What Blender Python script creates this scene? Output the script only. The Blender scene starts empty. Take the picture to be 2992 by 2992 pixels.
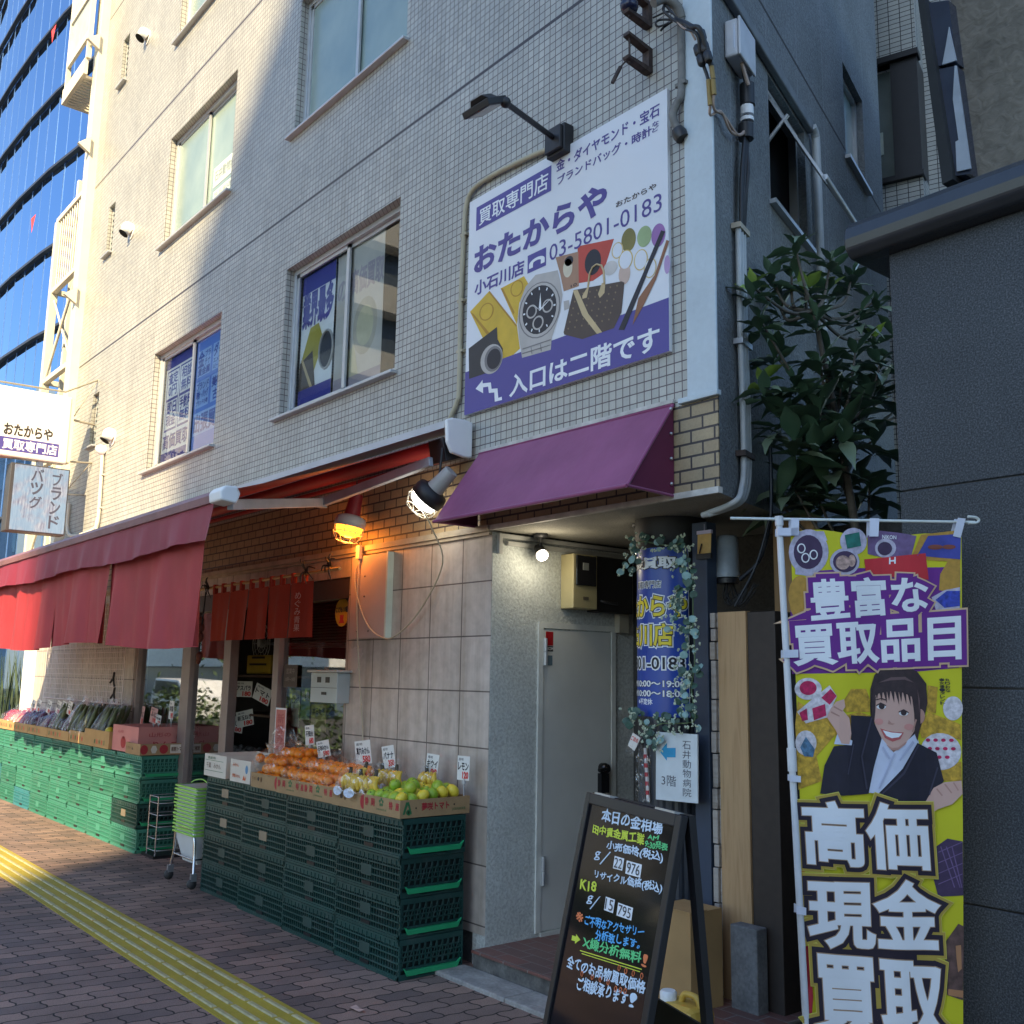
import bpy, math, random
from mathutils import Vector, Matrix
rnd = random.Random(11)
sc = bpy.context.scene
COL = sc.collection
R = math.radians
# ------------------------------------------------------------------ camera
FPX, YAW, PIT, ROL, EYE = 2945.6264, -0.88578177, 0.16310792, 0.01674494, 1.6
_f = Vector((math.sin(YAW)*math.cos(PIT), math.cos(YAW)*math.cos(PIT), math.sin(PIT)))
_r = Vector((math.cos(YAW), -math.sin(YAW), 0)); _u = _r.cross(_f)
_r, _u = math.cos(ROL)*_r+math.sin(ROL)*_u, -math.sin(ROL)*_r+math.cos(ROL)*_u
CAM = Vector((0, 0, EYE))
cd = bpy.data.cameras.new('camera'); co = bpy.data.objects.new('camera', cd); COL.objects.link(co)
cd.sensor_width = 36; cd.sensor_fit = 'HORIZONTAL'; cd.lens = FPX/2992*36; cd.clip_end = 2000; cd.clip_start = .05
m = Matrix((( _r.x, _u.x, -_f.x, 0), (_r.y, _u.y, -_f.y, 0), (_r.z, _u.z, -_f.z, EYE), (0, 0, 0, 1)))
co.matrix_world = m
sc.camera = co
# ------------------------------------------------------------------ sky, sun, exposure
SUNDIR = Vector((-.62, .78, -.70)).normalized()          # the way the light travels
wd = bpy.data.worlds.new('World'); sc.world = wd; wd.use_nodes = True
wn = wd.node_tree; bgn = wn.nodes['Background']
sky = wn.nodes.new('ShaderNodeTexSky'); sky.sky_type = 'NISHITA'; sky.sun_disc = False
sky.sun_elevation = math.asin(-SUNDIR.z); sky.sun_rotation = math.atan2(-SUNDIR.x, -SUNDIR.y)
sky.air_density = 1.0; sky.dust_density = .6; sky.ozone_density = 1.0
_tint = wn.nodes.new('ShaderNodeMix'); _tint.data_type = 'RGBA'; _tint.blend_type = 'MULTIPLY'; _tint.inputs[0].default_value = 1.; _tint.inputs[7].default_value = (.86, 1., 1.12, 1)
wn.links.new(sky.outputs[0], _tint.inputs[6]); wn.links.new(_tint.outputs[2], bgn.inputs[0]); bgn.inputs[1].default_value = .115
sl = bpy.data.lights.new('sun', 'SUN'); sl.energy = 5.0; sl.angle = R(.53); sl.color = (1, .79, .47)
so = bpy.data.objects.new('sun', sl); COL.objects.link(so); so.location = (20, -30, 40)
so.rotation_euler = SUNDIR.to_track_quat('-Z', 'Y').to_euler()
sc.view_settings.view_transform = 'Standard'; sc.view_settings.look = 'None'
sc.view_settings.exposure = 1.3; sc.view_settings.gamma = 1
sc.cycles.max_bounces = 8; sc.cycles.transparent_max_bounces = 16
# ------------------------------------------------------------------ helpers: photo measurements -> metres
ZS = {'A': (540, 1580, .3106), 'B': (0, 1960, .3106), 'C': (1780, 1540, .445), 'D': (580, 2080, .4244), 'E': (0, 0, .881),
      'G': (1820, 0, .2588), '1': (0, 0, .5176), '2': (1000, 0, .5176), '3': (1992, 0, .5176), '4': (0, 1000, .5176),
      '5': (1000, 1000, .5176), '6': (1992, 1000, .5176), '9': (0, 1992, .5176), '10': (1000, 1992, .5176),
      '11': (1992, 1992, .5176), '7': (1340, 240, .3416), '8': (1340, 800, .3416), 's': (0, 0, 1)}
def ray(z, x, y):
    a, b, s = ZS[z]; px, py = a+x*s, b+y*s
    return _f+(px-1496)/FPX*_r+(1496-py)/FPX*_u
def onY(z, x, y, v):
    d = ray(z, x, y); return CAM+d*(v/d.y)
def onX(z, x, y, v):
    d = ray(z, x, y); return CAM+d*(v/d.x)
def onZ(z, x, y, v=0.):
    d = ray(z, x, y); return CAM+d*((v-EYE)/d.z)
def onP(z, x, y, p0, n):
    d = ray(z, x, y); return CAM+d*((Vector(p0)-CAM).dot(n)/d.dot(n))
def atD(z, x, y, t):
    return CAM+ray(z, x, y)*t
# ------------------------------------------------------------------ helpers: colours and materials
def lin(v): return v/12.92 if v <= .04045 else ((v+.055)/1.055)**2.4
def hx(s):
    s = s.lstrip('#'); return tuple(lin(int(s[i:i+2], 16)/255) for i in (0, 2, 4))+(1,)
def C4(c): return hx(c) if isinstance(c, str) else (tuple(c)+(1,) if len(c) == 3 else tuple(c))
MATS = {}
class NT:
    def __init__(s, name):
        s.m = bpy.data.materials.new(name); s.m.use_nodes = True; s.t = s.m.node_tree
        s.b = s.t.nodes['Principled BSDF']; s.out = s.t.nodes['Material Output']
    def n(s, ty, **kw):
        o = s.t.nodes.new(ty)
        for k, v in kw.items():
            if k.startswith('i_'):
                key = k[2:]; key = int(key) if key.isdigit() else key.replace('_', ' ')
                o.inputs[key].default_value = v
            else: setattr(o, k, v)
        return o
    def l(s, a, b): s.t.links.new(a, b)
    def coord(s, kind='Object'): return s.n('ShaderNodeTexCoord').outputs[kind]
    def noise(s, scale, detail=4, rough=.55, vec=None, dist=0):
        o = s.n('ShaderNodeTexNoise', i_Scale=scale, i_Detail=detail, i_Roughness=rough, i_Distortion=dist)
        s.l(vec if vec else s.coord(), o.inputs['Vector']); return o.outputs[0]
    def ramp(s, fac, stops):
        o = s.n('ShaderNodeValToRGB'); e = o.color_ramp.elements
        while len(e) < len(stops): e.new(.5)
        for i, (p, c) in enumerate(stops): e[i].position = p; e[i].color = C4(c)
        s.l(fac, o.inputs[0]); return o.outputs[0]
    def mix(s, fac, a, b, mode='MIX'):
        o = s.n('ShaderNodeMix', data_type='RGBA', blend_type=mode)
        for sock, v in ((o.inputs[0], fac), (o.inputs[6], a), (o.inputs[7], b)):
            if hasattr(v, 'is_output'): s.l(v, sock)
            else: sock.default_value = v if isinstance(v, float) else C4(v)
        return o.outputs[2]
    def math(s, op, a, b=None):
        o = s.n('ShaderNodeMath', operation=op)
        for i, v in enumerate((a, b)):
            if v is None: continue
            if hasattr(v, 'is_output'): s.l(v, o.inputs[i])
            else: o.inputs[i].default_value = v
        return o.outputs[0]
    def bump(s, h, strength, dist=.01):
        o = s.n('ShaderNodeBump', i_Strength=strength, i_Distance=dist); s.l(h, o.inputs['Height'])
        s.l(o.outputs[0], s.b.inputs['Normal']); return o
    def set(s, **kw):
        for k, v in kw.items():
            sock = s.b.inputs[k.replace('_', ' ')]
            if hasattr(v, 'is_output'): s.l(v, sock)
            else: sock.default_value = C4(v) if isinstance(v, (str, tuple)) else v
        return s
def mat(name, c, rough=.6, var=.12, scale=6., bump=0., bscale=60., metal=0., spec=.5, dist=.004, coat=0., fine=0.):
    if name in MATS: return MATS[name]
    t = NT(name); c = C4(c)
    lo = tuple(x*(1-var) for x in c[:3]); hi = tuple(min(1, x*(1+var)) for x in c[:3])
    colr = t.ramp(t.noise(scale), [(.3, lo), (.7, hi)])
    if fine:
        colr = t.mix(1., colr, t.ramp(t.noise(bscale, 2), [(.3, (1-fine,)*3), (.7, (1, 1, 1))]), 'MULTIPLY')
    t.set(Base_Color=colr, Roughness=rough, Metallic=metal, Specular_IOR_Level=spec, Coat_Weight=coat)
    if bump: t.bump(t.noise(bscale, 3), bump, dist)
    MATS[name] = t.m; return t.m
def emit(name, c, strength):
    if name in MATS: return MATS[name]
    t = NT(name); t.set(Base_Color=c, Emission_Color=c, Emission_Strength=strength, Roughness=.4)
    MATS[name] = t.m; return t.m
def glass(name, tint, refl=.25, rough=.02, mul=1.5):
    """clear pane: see-through, with the street mirrored in it"""
    if name in MATS: return MATS[name]
    t = NT(name)
    tr = t.n('ShaderNodeBsdfTransparent'); tr.inputs[0].default_value = C4(tint)
    gl = t.n('ShaderNodeBsdfGlossy', i_Roughness=rough); gl.inputs[0].default_value = (.95, .97, 1, 1)
    fr = t.n('ShaderNodeFresnel', i_IOR=1.5)
    mx = t.n('ShaderNodeMixShader')
    fac = t.math('MINIMUM', t.math('ADD', t.math('MULTIPLY', fr.outputs[0], mul), refl), .95)
    t.l(fac, mx.inputs[0]); t.l(tr.outputs[0], mx.inputs[1]); t.l(gl.outputs[0], mx.inputs[2])
    t.l(mx.outputs[0], t.out.inputs[0]); MATS[name] = t.m; return t.m
# ------------------------------------------------------------------ helpers: meshes and objects
class MB:
    def __init__(s): s.v = []; s.f = []; s.mi = []; s.cur = 0; s.sm = []
        
    def add(s, vs, fs, smooth=False):
        o = len(s.v); s.v += [Vector(p) for p in vs]
        for f in fs: s.f.append(tuple(i+o for i in f)); s.mi.append(s.cur); s.sm.append(smooth)
        return s
    def box(s, x0, x1, y0, y1, z0, z1):
        return s.add([(x0, y0, z0), (x1, y0, z0), (x1, y1, z0), (x0, y1, z0), (x0, y0, z1), (x1, y0, z1), (x1, y1, z1), (x0, y1, z1)],
                     [(0, 3, 2, 1), (4, 5, 6, 7), (0, 1, 5, 4), (1, 2, 6, 5), (2, 3, 7, 6), (3, 0, 4, 7)])
    def obox(s, c, ax, ay, az, hx_, hy, hz):
        c = Vector(c); P = []
        for dz in (-1, 1):
            for dx, dy in ((-1, -1), (1, -1), (1, 1), (-1, 1)):
                P.append(c+Vector(ax)*hx_*dx+Vector(ay)*hy*dy+Vector(az)*hz*dz)
        return s.add(P, [(0, 3, 2, 1), (4, 5, 6, 7), (0, 1, 5, 4), (1, 2, 6, 5), (2, 3, 7, 6), (3, 0, 4, 7)])
    def quad(s, a, b, c, d): return s.add([a, b, c, d], [(0, 1, 2, 3)])
    def prism(s, pts, off):
        """polygon pts swept by the vector off, capped"""
        n = len(pts); off = Vector(off); P = [Vector(p) for p in pts]
        s.add(P+[p+off for p in P], [tuple(range(n))[::-1], tuple(range(n, 2*n))]+[(i, (i+1) % n, n+(i+1) % n, n+i) for i in range(n)])
        return s
    def tube(s, pts, r, n=8, caps=True, r2=None):
        pts = [Vector(p) for p in pts]; k = len(pts); rings = []
        up = Vector((0, 0, 1)); prev = None
        for i, p in enumerate(pts):
            d = (pts[min(i+1, k-1)]-pts[max(i-1, 0)])
            if d.length < 1e-9: d = Vector((0, 0, 1))
            d.normalize()
            if prev is None:
                a = d.cross(up) if abs(d.z) < .95 else d.cross(Vector((1, 0, 0)))
            else:
                a = prev-d*prev.dot(d)
                if a.length < 1e-6: a = d.cross(up)
            a.normalize(); b = d.cross(a); prev = a
            rr = r if r2 is None else r+(r2-r)*i/max(1, k-1)
            if isinstance(r, (list, tuple)): rr = r[i]
            rings.append([p+a*math.cos(2*math.pi*j/n)*rr+b*math.sin(2*math.pi*j/n)*rr for j in range(n)])
        vs = [q for g in rings for q in g]
        fs = [(i*n+j, i*n+(j+1) % n, (i+1)*n+(j+1) % n, (i+1)*n+j) for i in range(k-1) for j in range(n)]
        s.add(vs, fs, True)
        if caps: s.add(rings[0], [tuple(range(n))[::-1]]); s.add(rings[-1], [tuple(range(n))])
        return s
    def lathe(s, prof, base=(0, 0, 0), n=20, axis=(0, 0, 1)):
        """profile of (radius, height) turned about axis at base"""
        ax = Vector(axis).normalized(); a = ax.orthogonal().normalized(); b = ax.cross(a); base = Vector(base)
        vs = [base+ax*h+(a*math.cos(2*math.pi*j/n)+b*math.sin(2*math.pi*j/n))*rr for rr, h in prof for j in range(n)]
        k = len(prof)
        fs = [(i*n+j, i*n+(j+1) % n, (i+1)*n+(j+1) % n, (i+1)*n+j) for i in range(k-1) for j in range(n)]
        s.add(vs, fs, True)
        if prof[0][0] > 1e-4: s.add(vs[:n], [tuple(range(n))[::-1]])
        if prof[-1][0] > 1e-4: s.add(vs[-n:], [tuple(range(n))])
        return s
    def ball(s, c, rx, ry=None, rz=None, n=12, k=8, rot=None):
        ry = rx if ry is None else ry; rz = rx if rz is None else rz; vs = []; c = Vector(c)
        for i in range(k+1):
            th = math.pi*i/k
            for j in range(n):
                ph = 2*math.pi*j/n
                q = Vector((rx*math.sin(th)*math.cos(ph), ry*math.sin(th)*math.sin(ph), rz*math.cos(th)))
                if rot: q = rot @ q
                vs.append(c+q)
        return s.add(vs, [(i*n+j, (i+1)*n+j, (i+1)*n+(j+1) % n, i*n+(j+1) % n) for i in range(k) for j in range(n)], True)
    def build(s, name, mt, parent=None, loc=None, bev=0., smooth=None, sub=0):
        """link the collected shapes as ONE mesh object; world coordinates in, origin at loc (or the parent's)"""
        org = Vector(loc) if loc is not None else (ORG[parent.name] if parent else Vector((0, 0, 0)))
        me = bpy.data.meshes.new(name); me.from_pydata([tuple(p-org) for p in s.v], [], s.f)
        for x in (mt if isinstance(mt, (list, tuple)) else [mt]): me.materials.append(x)
        me.polygons.foreach_set('material_index', s.mi)
        me.polygons.foreach_set('use_smooth', s.sm if smooth is None else [smooth]*len(s.sm))
        me.update()
        o = bpy.data.objects.new(name, me); COL.objects.link(o)
        if parent:
            o.parent = parent; o.location = org-ORG[parent.name]
        else: o.location = org
        ORG[o.name] = org
        if bev:
            b = o.modifiers.new('bevel', 'BEVEL'); b.width = bev; b.segments = 2; b.limit_method = 'ANGLE'
        if sub:
            b = o.modifiers.new('subsurf', 'SUBSURF'); b.levels = sub; b.render_levels = sub
        return o
ORG = {}
def tag(o, label, cat, group=None, kind=None):
    if label: o['label'] = label
    if cat: o['category'] = cat
    if group: o['group'] = group
    if kind: o['kind'] = kind
    return o
def thing(name, loc, label, cat, group=None):
    o = bpy.data.objects.new(name, None); COL.objects.link(o); o.location = loc; ORG[o.name] = Vector(loc); o.empty_display_size = .1
    return tag(o, label, cat, group)
def dup(o, loc=None, rz=None, label=None, group=None, parent=None, scale=None):
    """a copy of a thing with copies of its parts and sub-parts"""
    c = o.copy(); COL.objects.link(c)
    if parent: c.parent = parent
    if loc is not None: c.location = loc
    if rz is not None: c.rotation_euler = (0, 0, rz)
    if scale is not None: c.scale = (scale,)*3
    if label: c['label'] = label
    if group: c['group'] = group
    for ch in list(o.children): dup(ch, parent=c)
    return c
def struct(name, mb, mt, **kw):
    o = mb.build(name, mt, **kw); o['kind'] = 'structure'; return o
# ------------------------------------------------------------------ helpers: lettering
_TXT = {}; _BND = {}
def glyphs(s, bold=0.):
    k = (s, bold)
    if k in _TXT: return _TXT[k]
    if bold and s not in _BND: glyphs(s, 0.)
    c = bpy.data.curves.new('lettering', 'FONT'); c.body = s; c.bevel_depth = bold; c.bevel_resolution = 0; c.resolution_u = 3
    o = bpy.data.objects.new('lettering', c); COL.objects.link(o); bpy.context.view_layer.update()
    me = bpy.data.meshes.new_from_object(o); bpy.data.objects.remove(o); bpy.data.curves.remove(c)
    vs = [tuple(v.co) for v in me.vertices]; fs = [tuple(p.vertices) for p in me.polygons]; bpy.data.meshes.remove(me)
    if not vs: return ([], [])
    if s not in _BND: _BND[s] = (min(v[0] for v in vs), max(v[0] for v in vs), min(v[1] for v in vs), max(v[1] for v in vs))
    x0, x1, y0, y1 = _BND[s]; zz = max(bold, 1e-6)
    _TXT[k] = ([((v[0]-x0)/(x1-x0+1e-9), (v[1]-y0)/(y1-y0+1e-9), v[2]/zz) for v in vs], fs); return _TXT[k]
def lay(mb, s, quad, f, h, bold=0.):
    """lay the words s into quad (BL, BR, TR, TL in surface coordinates) on the surface f(u, v, height)"""
    vs, fs = glyphs(s, bold)
    if not vs: return
    bl, br, tr, tl = quad
    P = []
    for x, y, z in vs:
        u = (bl[0]*(1-x)+br[0]*x)*(1-y)+(tl[0]*(1-x)+tr[0]*x)*y
        v = (bl[1]*(1-x)+br[1]*x)*(1-y)+(tl[1]*(1-x)+tr[1]*x)*y
        P.append(f(u, v, h+z*.0003))
    mb.add(P, fs)
def rect(a, b): return ((a[0], a[1]), (b[0], a[1]), (b[0], b[1]), (a[0], b[1]))
def column(mb, s, a, b, f, h, bold=0.):
    """vertical writing: one character per row from the top, between corners a (BL) and b (TR)"""
    n = len(s); dz = (b[1]-a[1])/n
    for i, ch in enumerate(s):
        z1 = b[1]-i*dz; lay(mb, ch, rect((a[0], z1-dz*.92), (b[0], z1-dz*.05)), f, h, bold)
def flat(mb, pts, f, h):
    mb.add([f(p[0], p[1], h) for p in pts], [tuple(range(len(pts)))])
def ell(cx, cy, rx, ry, n=24, a0=0., a1=360.):
    return [(cx+rx*math.cos(R(a0+(a1-a0)*i/n)), cy+ry*math.sin(R(a0+(a1-a0)*i/n))) for i in range(n if a1-a0 >= 360 else n+1)]
# ================================================================== materials of the setting
def brick_mat(name, bw, bh, mort, c1, c2, cm, u='x+y', v='z', off=.5, u0=0., v0=0., rough=.6, bump=.4, bdist=.004, stain=.25, lines=(), wave=0., speck=.1, sp_scale=90, bias=0., streak=0., spec=.4):
    t = NT(name); xyz = t.n('ShaderNodeSeparateXYZ'); t.l(t.coord(), xyz.inputs[0]); X, Y, Z = xyz.outputs
    ex = {'x+y': lambda: t.math('ADD', X, Y), 'x': lambda: X, 'y': lambda: Y, 'z': lambda: Z, 'x-y': lambda: t.math('SUBTRACT', X, Y)}
    U = t.math('SUBTRACT', ex[u](), u0); V = t.math('SUBTRACT', ex[v](), v0)
    if wave:
        V = t.math('ADD', V, t.math('MULTIPLY', t.math('SINE', t.math('MULTIPLY', U, 2*math.pi/(bw*.5))), wave))
        U = t.math('ADD', U, t.math('MULTIPLY', t.math('SINE', t.math('MULTIPLY', V, 2*math.pi/bh)), wave*1.2))
    cv = t.n('ShaderNodeCombineXYZ'); t.l(U, cv.inputs[0]); t.l(V, cv.inputs[1])
    b = t.n('ShaderNodeTexBrick', offset=off, squash=1.); b.inputs['Scale'].default_value = 1
    b.inputs['Brick Width'].default_value = bw; b.inputs['Row Height'].default_value = bh; b.inputs['Mortar Size'].default_value = mort
    b.inputs['Mortar Smooth'].default_value = .15; b.inputs['Bias'].default_value = bias
    b.inputs['Color1'].default_value = C4(c1); b.inputs['Color2'].default_value = C4(c2); b.inputs['Mortar'].default_value = C4(cm)
    t.l(cv.outputs[0], b.inputs['Vector'])
    colr = b.outputs['Color']
    colr = t.mix(1., colr, t.ramp(t.noise(1.3, 5, .65), [(.3, (1-stain,)*3), (.62, (1, 1, 1))]), 'MULTIPLY')
    if speck: colr = t.mix(1., colr, t.ramp(t.noise(sp_scale, 2), [(.35, (1-speck,)*3), (.6, (1, 1, 1))]), 'MULTIPLY')
    if streak:
        mp = t.n('ShaderNodeMapping'); mp.inputs['Scale'].default_value = (9, 9, .5); t.l(t.coord(), mp.inputs[0])
        colr = t.mix(1., colr, t.ramp(t.noise(1., 4, .6, mp.outputs[0]), [(.34, (1-streak, 1-streak*1.1, 1-streak*1.25)), (.55, (1, 1, 1))]), 'MULTIPLY')
    for z0, hw in lines:
        k = t.math('LESS_THAN', t.math('ABSOLUTE', t.math('SUBTRACT', Z, z0)), hw)
        colr = t.mix(k, colr, (.05, .04, .04))
    h = t.math('SUBTRACT', 1., b.outputs['Fac'])
    t.set(Base_Color=colr, Roughness=rough, Specular_IOR_Level=spec); t.bump(h, bump, bdist)
    MATS[name] = t.m; return t.m
def stucco_mat(name, c, scale=70., strength=.8, dist=.012, var=.15, rough=.85, grooves=False):
    t = NT(name); c = C4(c)
    colr = t.ramp(t.noise(2.2, 5, .6), [(.3, tuple(x*(1-var) for x in c[:3])), (.7, tuple(x*(1+var) for x in c[:3]))])
    h = t.noise(scale, 3, .5, dist=.6)
    colr = t.mix(1., colr, t.ramp(h, [(.35, (.72, .72, .72)), (.62, (1, 1, 1))]), 'MULTIPLY')
    if grooves:
        xyz = t.n('ShaderNodeSeparateXYZ'); t.l(t.coord(), xyz.inputs[0])
        s = t.math('DIVIDE', t.math('SUBTRACT', xyz.outputs[1], 3.68), .948)
        md = t.math('ABSOLUTE', t.math('SUBTRACT', t.math('FRACT', t.math('DIVIDE', t.math('ADD', s, .17), .63)), .5))
        colr = t.mix(t.math('LESS_THAN', md, .012), colr, (.22, .23, .24))
        zz = t.math('ABSOLUTE', t.math('SUBTRACT', xyz.outputs[2], 5.5))
        colr = t.mix(t.math('LESS_THAN', zz, .012), colr, (.05, .05, .05))
    t.set(Base_Color=colr, Roughness=rough, Specular_IOR_Level=.3); t.bump(h, strength, dist)
    MATS[name] = t.m; return t.m

M_TILE = brick_mat('facade_mosaic_tile', .051, .051, .0032, (.50, .50, .45), (.41, .415, .38), (.125, .10, .105), off=0., u0=.012, v0=.0, rough=.35, bump=.5, bdist=.003, stain=.2, speck=.06, lines=((5.55, .012), (8.087, .012), (10.62, .012)), streak=.10)
M_BRICK = brick_mat('band_brick', .145, .064, .006, (.42, .33, .20), (.34, .26, .16), (.06, .05, .05), off=.5, v0=2.477, rough=.5, bump=.6, bdist=.006, stain=.2, speck=.12)
M_WTILE = brick_mat('shop_wall_tile', .336, .325, .0045, (.60, .535, .475), (.53, .475, .42), (.15, .13, .12), u='x+y', off=0., u0=-4.685+3.68, v0=.218, rough=.45, bump=.3, bdist=.004, stain=.18, speck=.14, sp_scale=14, streak=.25)
M_PAVE = brick_mat('interlocking_paver', .225, .1125, .0052, (.40, .27, .215), (.20, .15, .135), (.035, .03, .028), u='y', v='x', off=.5, rough=.8, bump=.5, bdist=.006, stain=.4, wave=.006, speck=.3, sp_scale=160, spec=.3)
M_STEPTILE = brick_mat('entrance_floor_tile', .2, .1, .004, (.24, .10, .08), (.16, .09, .08), (.26, .23, .21), u='x', v='y', off=.5, rough=.4, bump=.3, stain=.3, speck=.15)
M_ALLEYTILE = brick_mat('white_wall_tile', .1, .05, .004, (.52, .52, .47), (.44, .45, .42), (.045, .04, .045), u='x', v='z', off=0., rough=.35, bump=.3, stain=.2)
M_STUCCO_SIDE = stucco_mat('grey_spray_stucco', (.20, .215, .22), 55, .9, .012, grooves=True)
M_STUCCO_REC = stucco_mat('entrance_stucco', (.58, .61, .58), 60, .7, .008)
M_SOFFIT = stucco_mat('soffit_stucco', (.30, .285, .24), 120, .8, .006)
M_PILLAR = mat('pale_blue_paint', (.50, .57, .60), .55, .08, 3, .15, 40, dist=.004, fine=.06)
M_CONC = mat('concrete', (.34, .33, .31), .85, .3, 7, .4, 60, dist=.006, fine=.25)
M_CONCD = mat('stained_concrete', (.13, .125, .115), .85, .5, 9, .5, 60, dist=.006, fine=.3)
M_ASPH = mat('asphalt', (.05, .05, .052), .9, .25, 5, .5, 220, dist=.004, fine=.3)
M_ALU = mat('aluminium_frame', (.48, .50, .51), .35, .06, 10, metal=.35)
M_ALUB = mat('bronze_door_frame', (.33, .26, .22), .4, .1, 10, metal=.3)
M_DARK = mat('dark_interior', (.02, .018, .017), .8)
M_WHITE = mat('white_paint', (.78, .78, .76), .4, .04)
M_BLACK = mat('black_plastic', (.012, .012, .014), .4, .2)
M_STEEL = mat('galvanised_steel', (.45, .46, .48), .35, .1, 12, metal=.8)
M_CREAM = mat('cream_paint', (.66, .62, .50), .45, .06, 3)
M_PIPE = mat('beige_conduit', (.42, .37, .25), .5, .1)
M_GREYPVC = mat('grey_conduit', (.42, .44, .44), .45, .1)
def frost_mat(name, c, rough, dark):
    t = NT(name)
    t.set(Base_Color=t.ramp(t.noise(1.4, 4), [(.3, dark), (.7, c)]), Roughness=rough, Specular_IOR_Level=.8, Coat_Weight=.4, Coat_Roughness=.15)
    t.bump(t.noise(160, 2), .08, .002); MATS[name] = t.m; return t.m
M_FROST = frost_mat('frosted_glass', (.30, .38, .33), .25, (.19, .27, .26))
M_PANE = glass('clear_glass', (.86, .90, .89), .0, mul=.9)
M_SHOPPANE = glass('shop_glass', (.72, .74, .72), .16)
# ================================================================== ground
struct('road', MB().add([(-500, -500, -.12), (500, -500, -.12), (500, 500, -.12), (-500, 500, -.12)], [(0, 1, 2, 3)]), M_ASPH)
struct('pavement', MB().box(-70, 30, -1.6, 3.9, -.5, 0), M_PAVE)
struct('road_kerb', MB().box(-70, 30, -1.78, -1.605, -.5, .008), M_CONC)
mb = MB(); mb.box(-70, 30, -4.9, -4.75, -.116, -.1156)
struct('lane_line', mb, M_WHITE)
M_YEL = mat('yellow_tactile_block', (.42, .33, .035), .7, .15, 4, .3, 120, fine=.15)
M_YELW = mat('worn_tactile_bar', (.40, .36, .19), .65, .2, 30)
mb = MB(); mb.box(-40, 4, 2.164, 2.505, -.05, .006)
k = -40.
while k < 4:
    for j in range(4):
        yc = 2.164+.341*(j+.5)/4; mb.cur = 1
        mb.add([(k+.012, yc-.015, .0061), (k+.288, yc-.015, .0061), (k+.288, yc+.015, .0061), (k+.012, yc+.015, .0061),
                (k+.02, yc-.009, .0115), (k+.28, yc-.009, .0115), (k+.28, yc+.009, .0115), (k+.02, yc+.009, .0115)],
               [(4, 5, 6, 7), (0, 1, 5, 4), (1, 2, 6, 5), (2, 3, 7, 6), (3, 0, 4, 7)])
    mb.cur = 0; k += .3
struct('tactile_paving', mb, [M_YEL, M_YELW])
mb = MB()
for i in range(4): mb.box(-4.76+i*.605, -4.76+i*.605+.6, 3.395, 3.60, -.2, .022)
struct('gutter_kerb', mb, M_CONC, bev=.008)
struct('entrance_step', MB().box(-4.68, -2.9, 3.60, 4.9, -.3, .096), [M_CONCD])
mb = MB(); mb.box(-4.683, -2.9, 3.585, 4.9, .097, .112); struct('entrance_floor', mb, M_STEPTILE, bev=.003)
# ================================================================== the tiled building
W = 3.68
DS = Vector((-.317, .948, 0)).normalized(); NS = Vector((DS.y, -DS.x, 0)); CS = Vector((-2.969, W, 0))
def side(s, z, h=0.): return CS+DS*s+Vector((0, 0, z))+NS*h
def wall_holes(mb, x0, x1, z0, z1, holes, f, depth):
    """flat wall with openings on surface f(x, z, height); each opening gets reveals of the given depth"""
    xs = sorted({x0, x1} | {h[0] for h in holes} | {h[1] for h in holes}); zs = sorted({z0, z1} | {h[2] for h in holes} | {h[3] for h in holes})
    for i in range(len(xs)-1):
        for j in range(len(zs)-1):
            cx, cz = (xs[i]+xs[i+1])/2, (zs[j]+zs[j+1])/2
            if any(h[0] < cx < h[1] and h[2] < cz < h[3] for h in holes): continue
            mb.quad(f(xs[i], zs[j], 0), f(xs[i+1], zs[j], 0), f(xs[i+1], zs[j+1], 0), f(xs[i], zs[j+1], 0))
    for a, b, c, d in holes:
        for p, q in (((a, c), (a, d)), ((a, d), (b, d)), ((b, d), (b, c)), ((b, c), (a, c))):
            mb.quad(f(p[0], p[1], 0), f(p[0], p[1], -depth), f(q[0], q[1], -depth), f(q[0], q[1], 0))
fac = lambda x, z, h=0.: Vector((x, W-h, z))
bld = thing('tiled_building', (-8, W, 0), 'beige mosaic tiled building with a greengrocer on its ground floor', 'building')
WINS = [(-10.75, -8.97, a, b) for a, b in ((3.72, 5.04), (6.285, 7.59), (8.82, 10.13), (11.35, 12.7))]+[(-7.62, -5.84, a, b) for a, b in ((3.72, 5.035), (6.285, 7.59), (8.82, 10.13), (11.35, 12.7))]
SLITS = [(-12.87, -12.63, a, a+.68) for a in (4.345, 6.86, 9.24, 11.8)]
mb = MB(); wall_holes(mb, -13.6, -3.155, 2.935, 13.6, WINS+SLITS, fac, .13)
mb.quad((-13.6, 7.5, 2.5), (-13.6, W, 2.5), (-13.6, W, 13.6), (-13.6, 7.5, 13.6))
mb.build('tiled_wall', M_TILE, bld)
mb = MB(); mb.box(-3.155, -2.969, W-.012, W+.004, 2.965, 13.6); mb.build('corner_pillar', M_PILLAR, bld, bev=.006)
mb = MB(); mb.box(-3.2, -2.955, W-.03, W+.004, 2.937, 2.964); mb.build('pillar_ledge', M_PILLAR, bld, bev=.004)
mb = MB(); mb.box(-13.6, -2.972, W-.004, W+.006, 2.50, 2.934); mb.build('brick_band', M_BRICK, bld)
mb = MB(); mb.box(-4.69, -2.965, W-.02, W+.012, 2.468, 2.498); mb.build('drip_edge', mat('old_white_trim', (.50, .48, .44), .6, .25, 14), bld)
mb = MB(); mb.box(-13.6, -4.692, W-.035, W+.1, 2.462, 2.499); mb.box(-13.6, -4.692, W-.02, W+.1, 2.44, 2.461); mb.build('ledge_moulding', mat('dusty_cream_trim', (.42, .36, .27), .6, .2, 9), bld)
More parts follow.
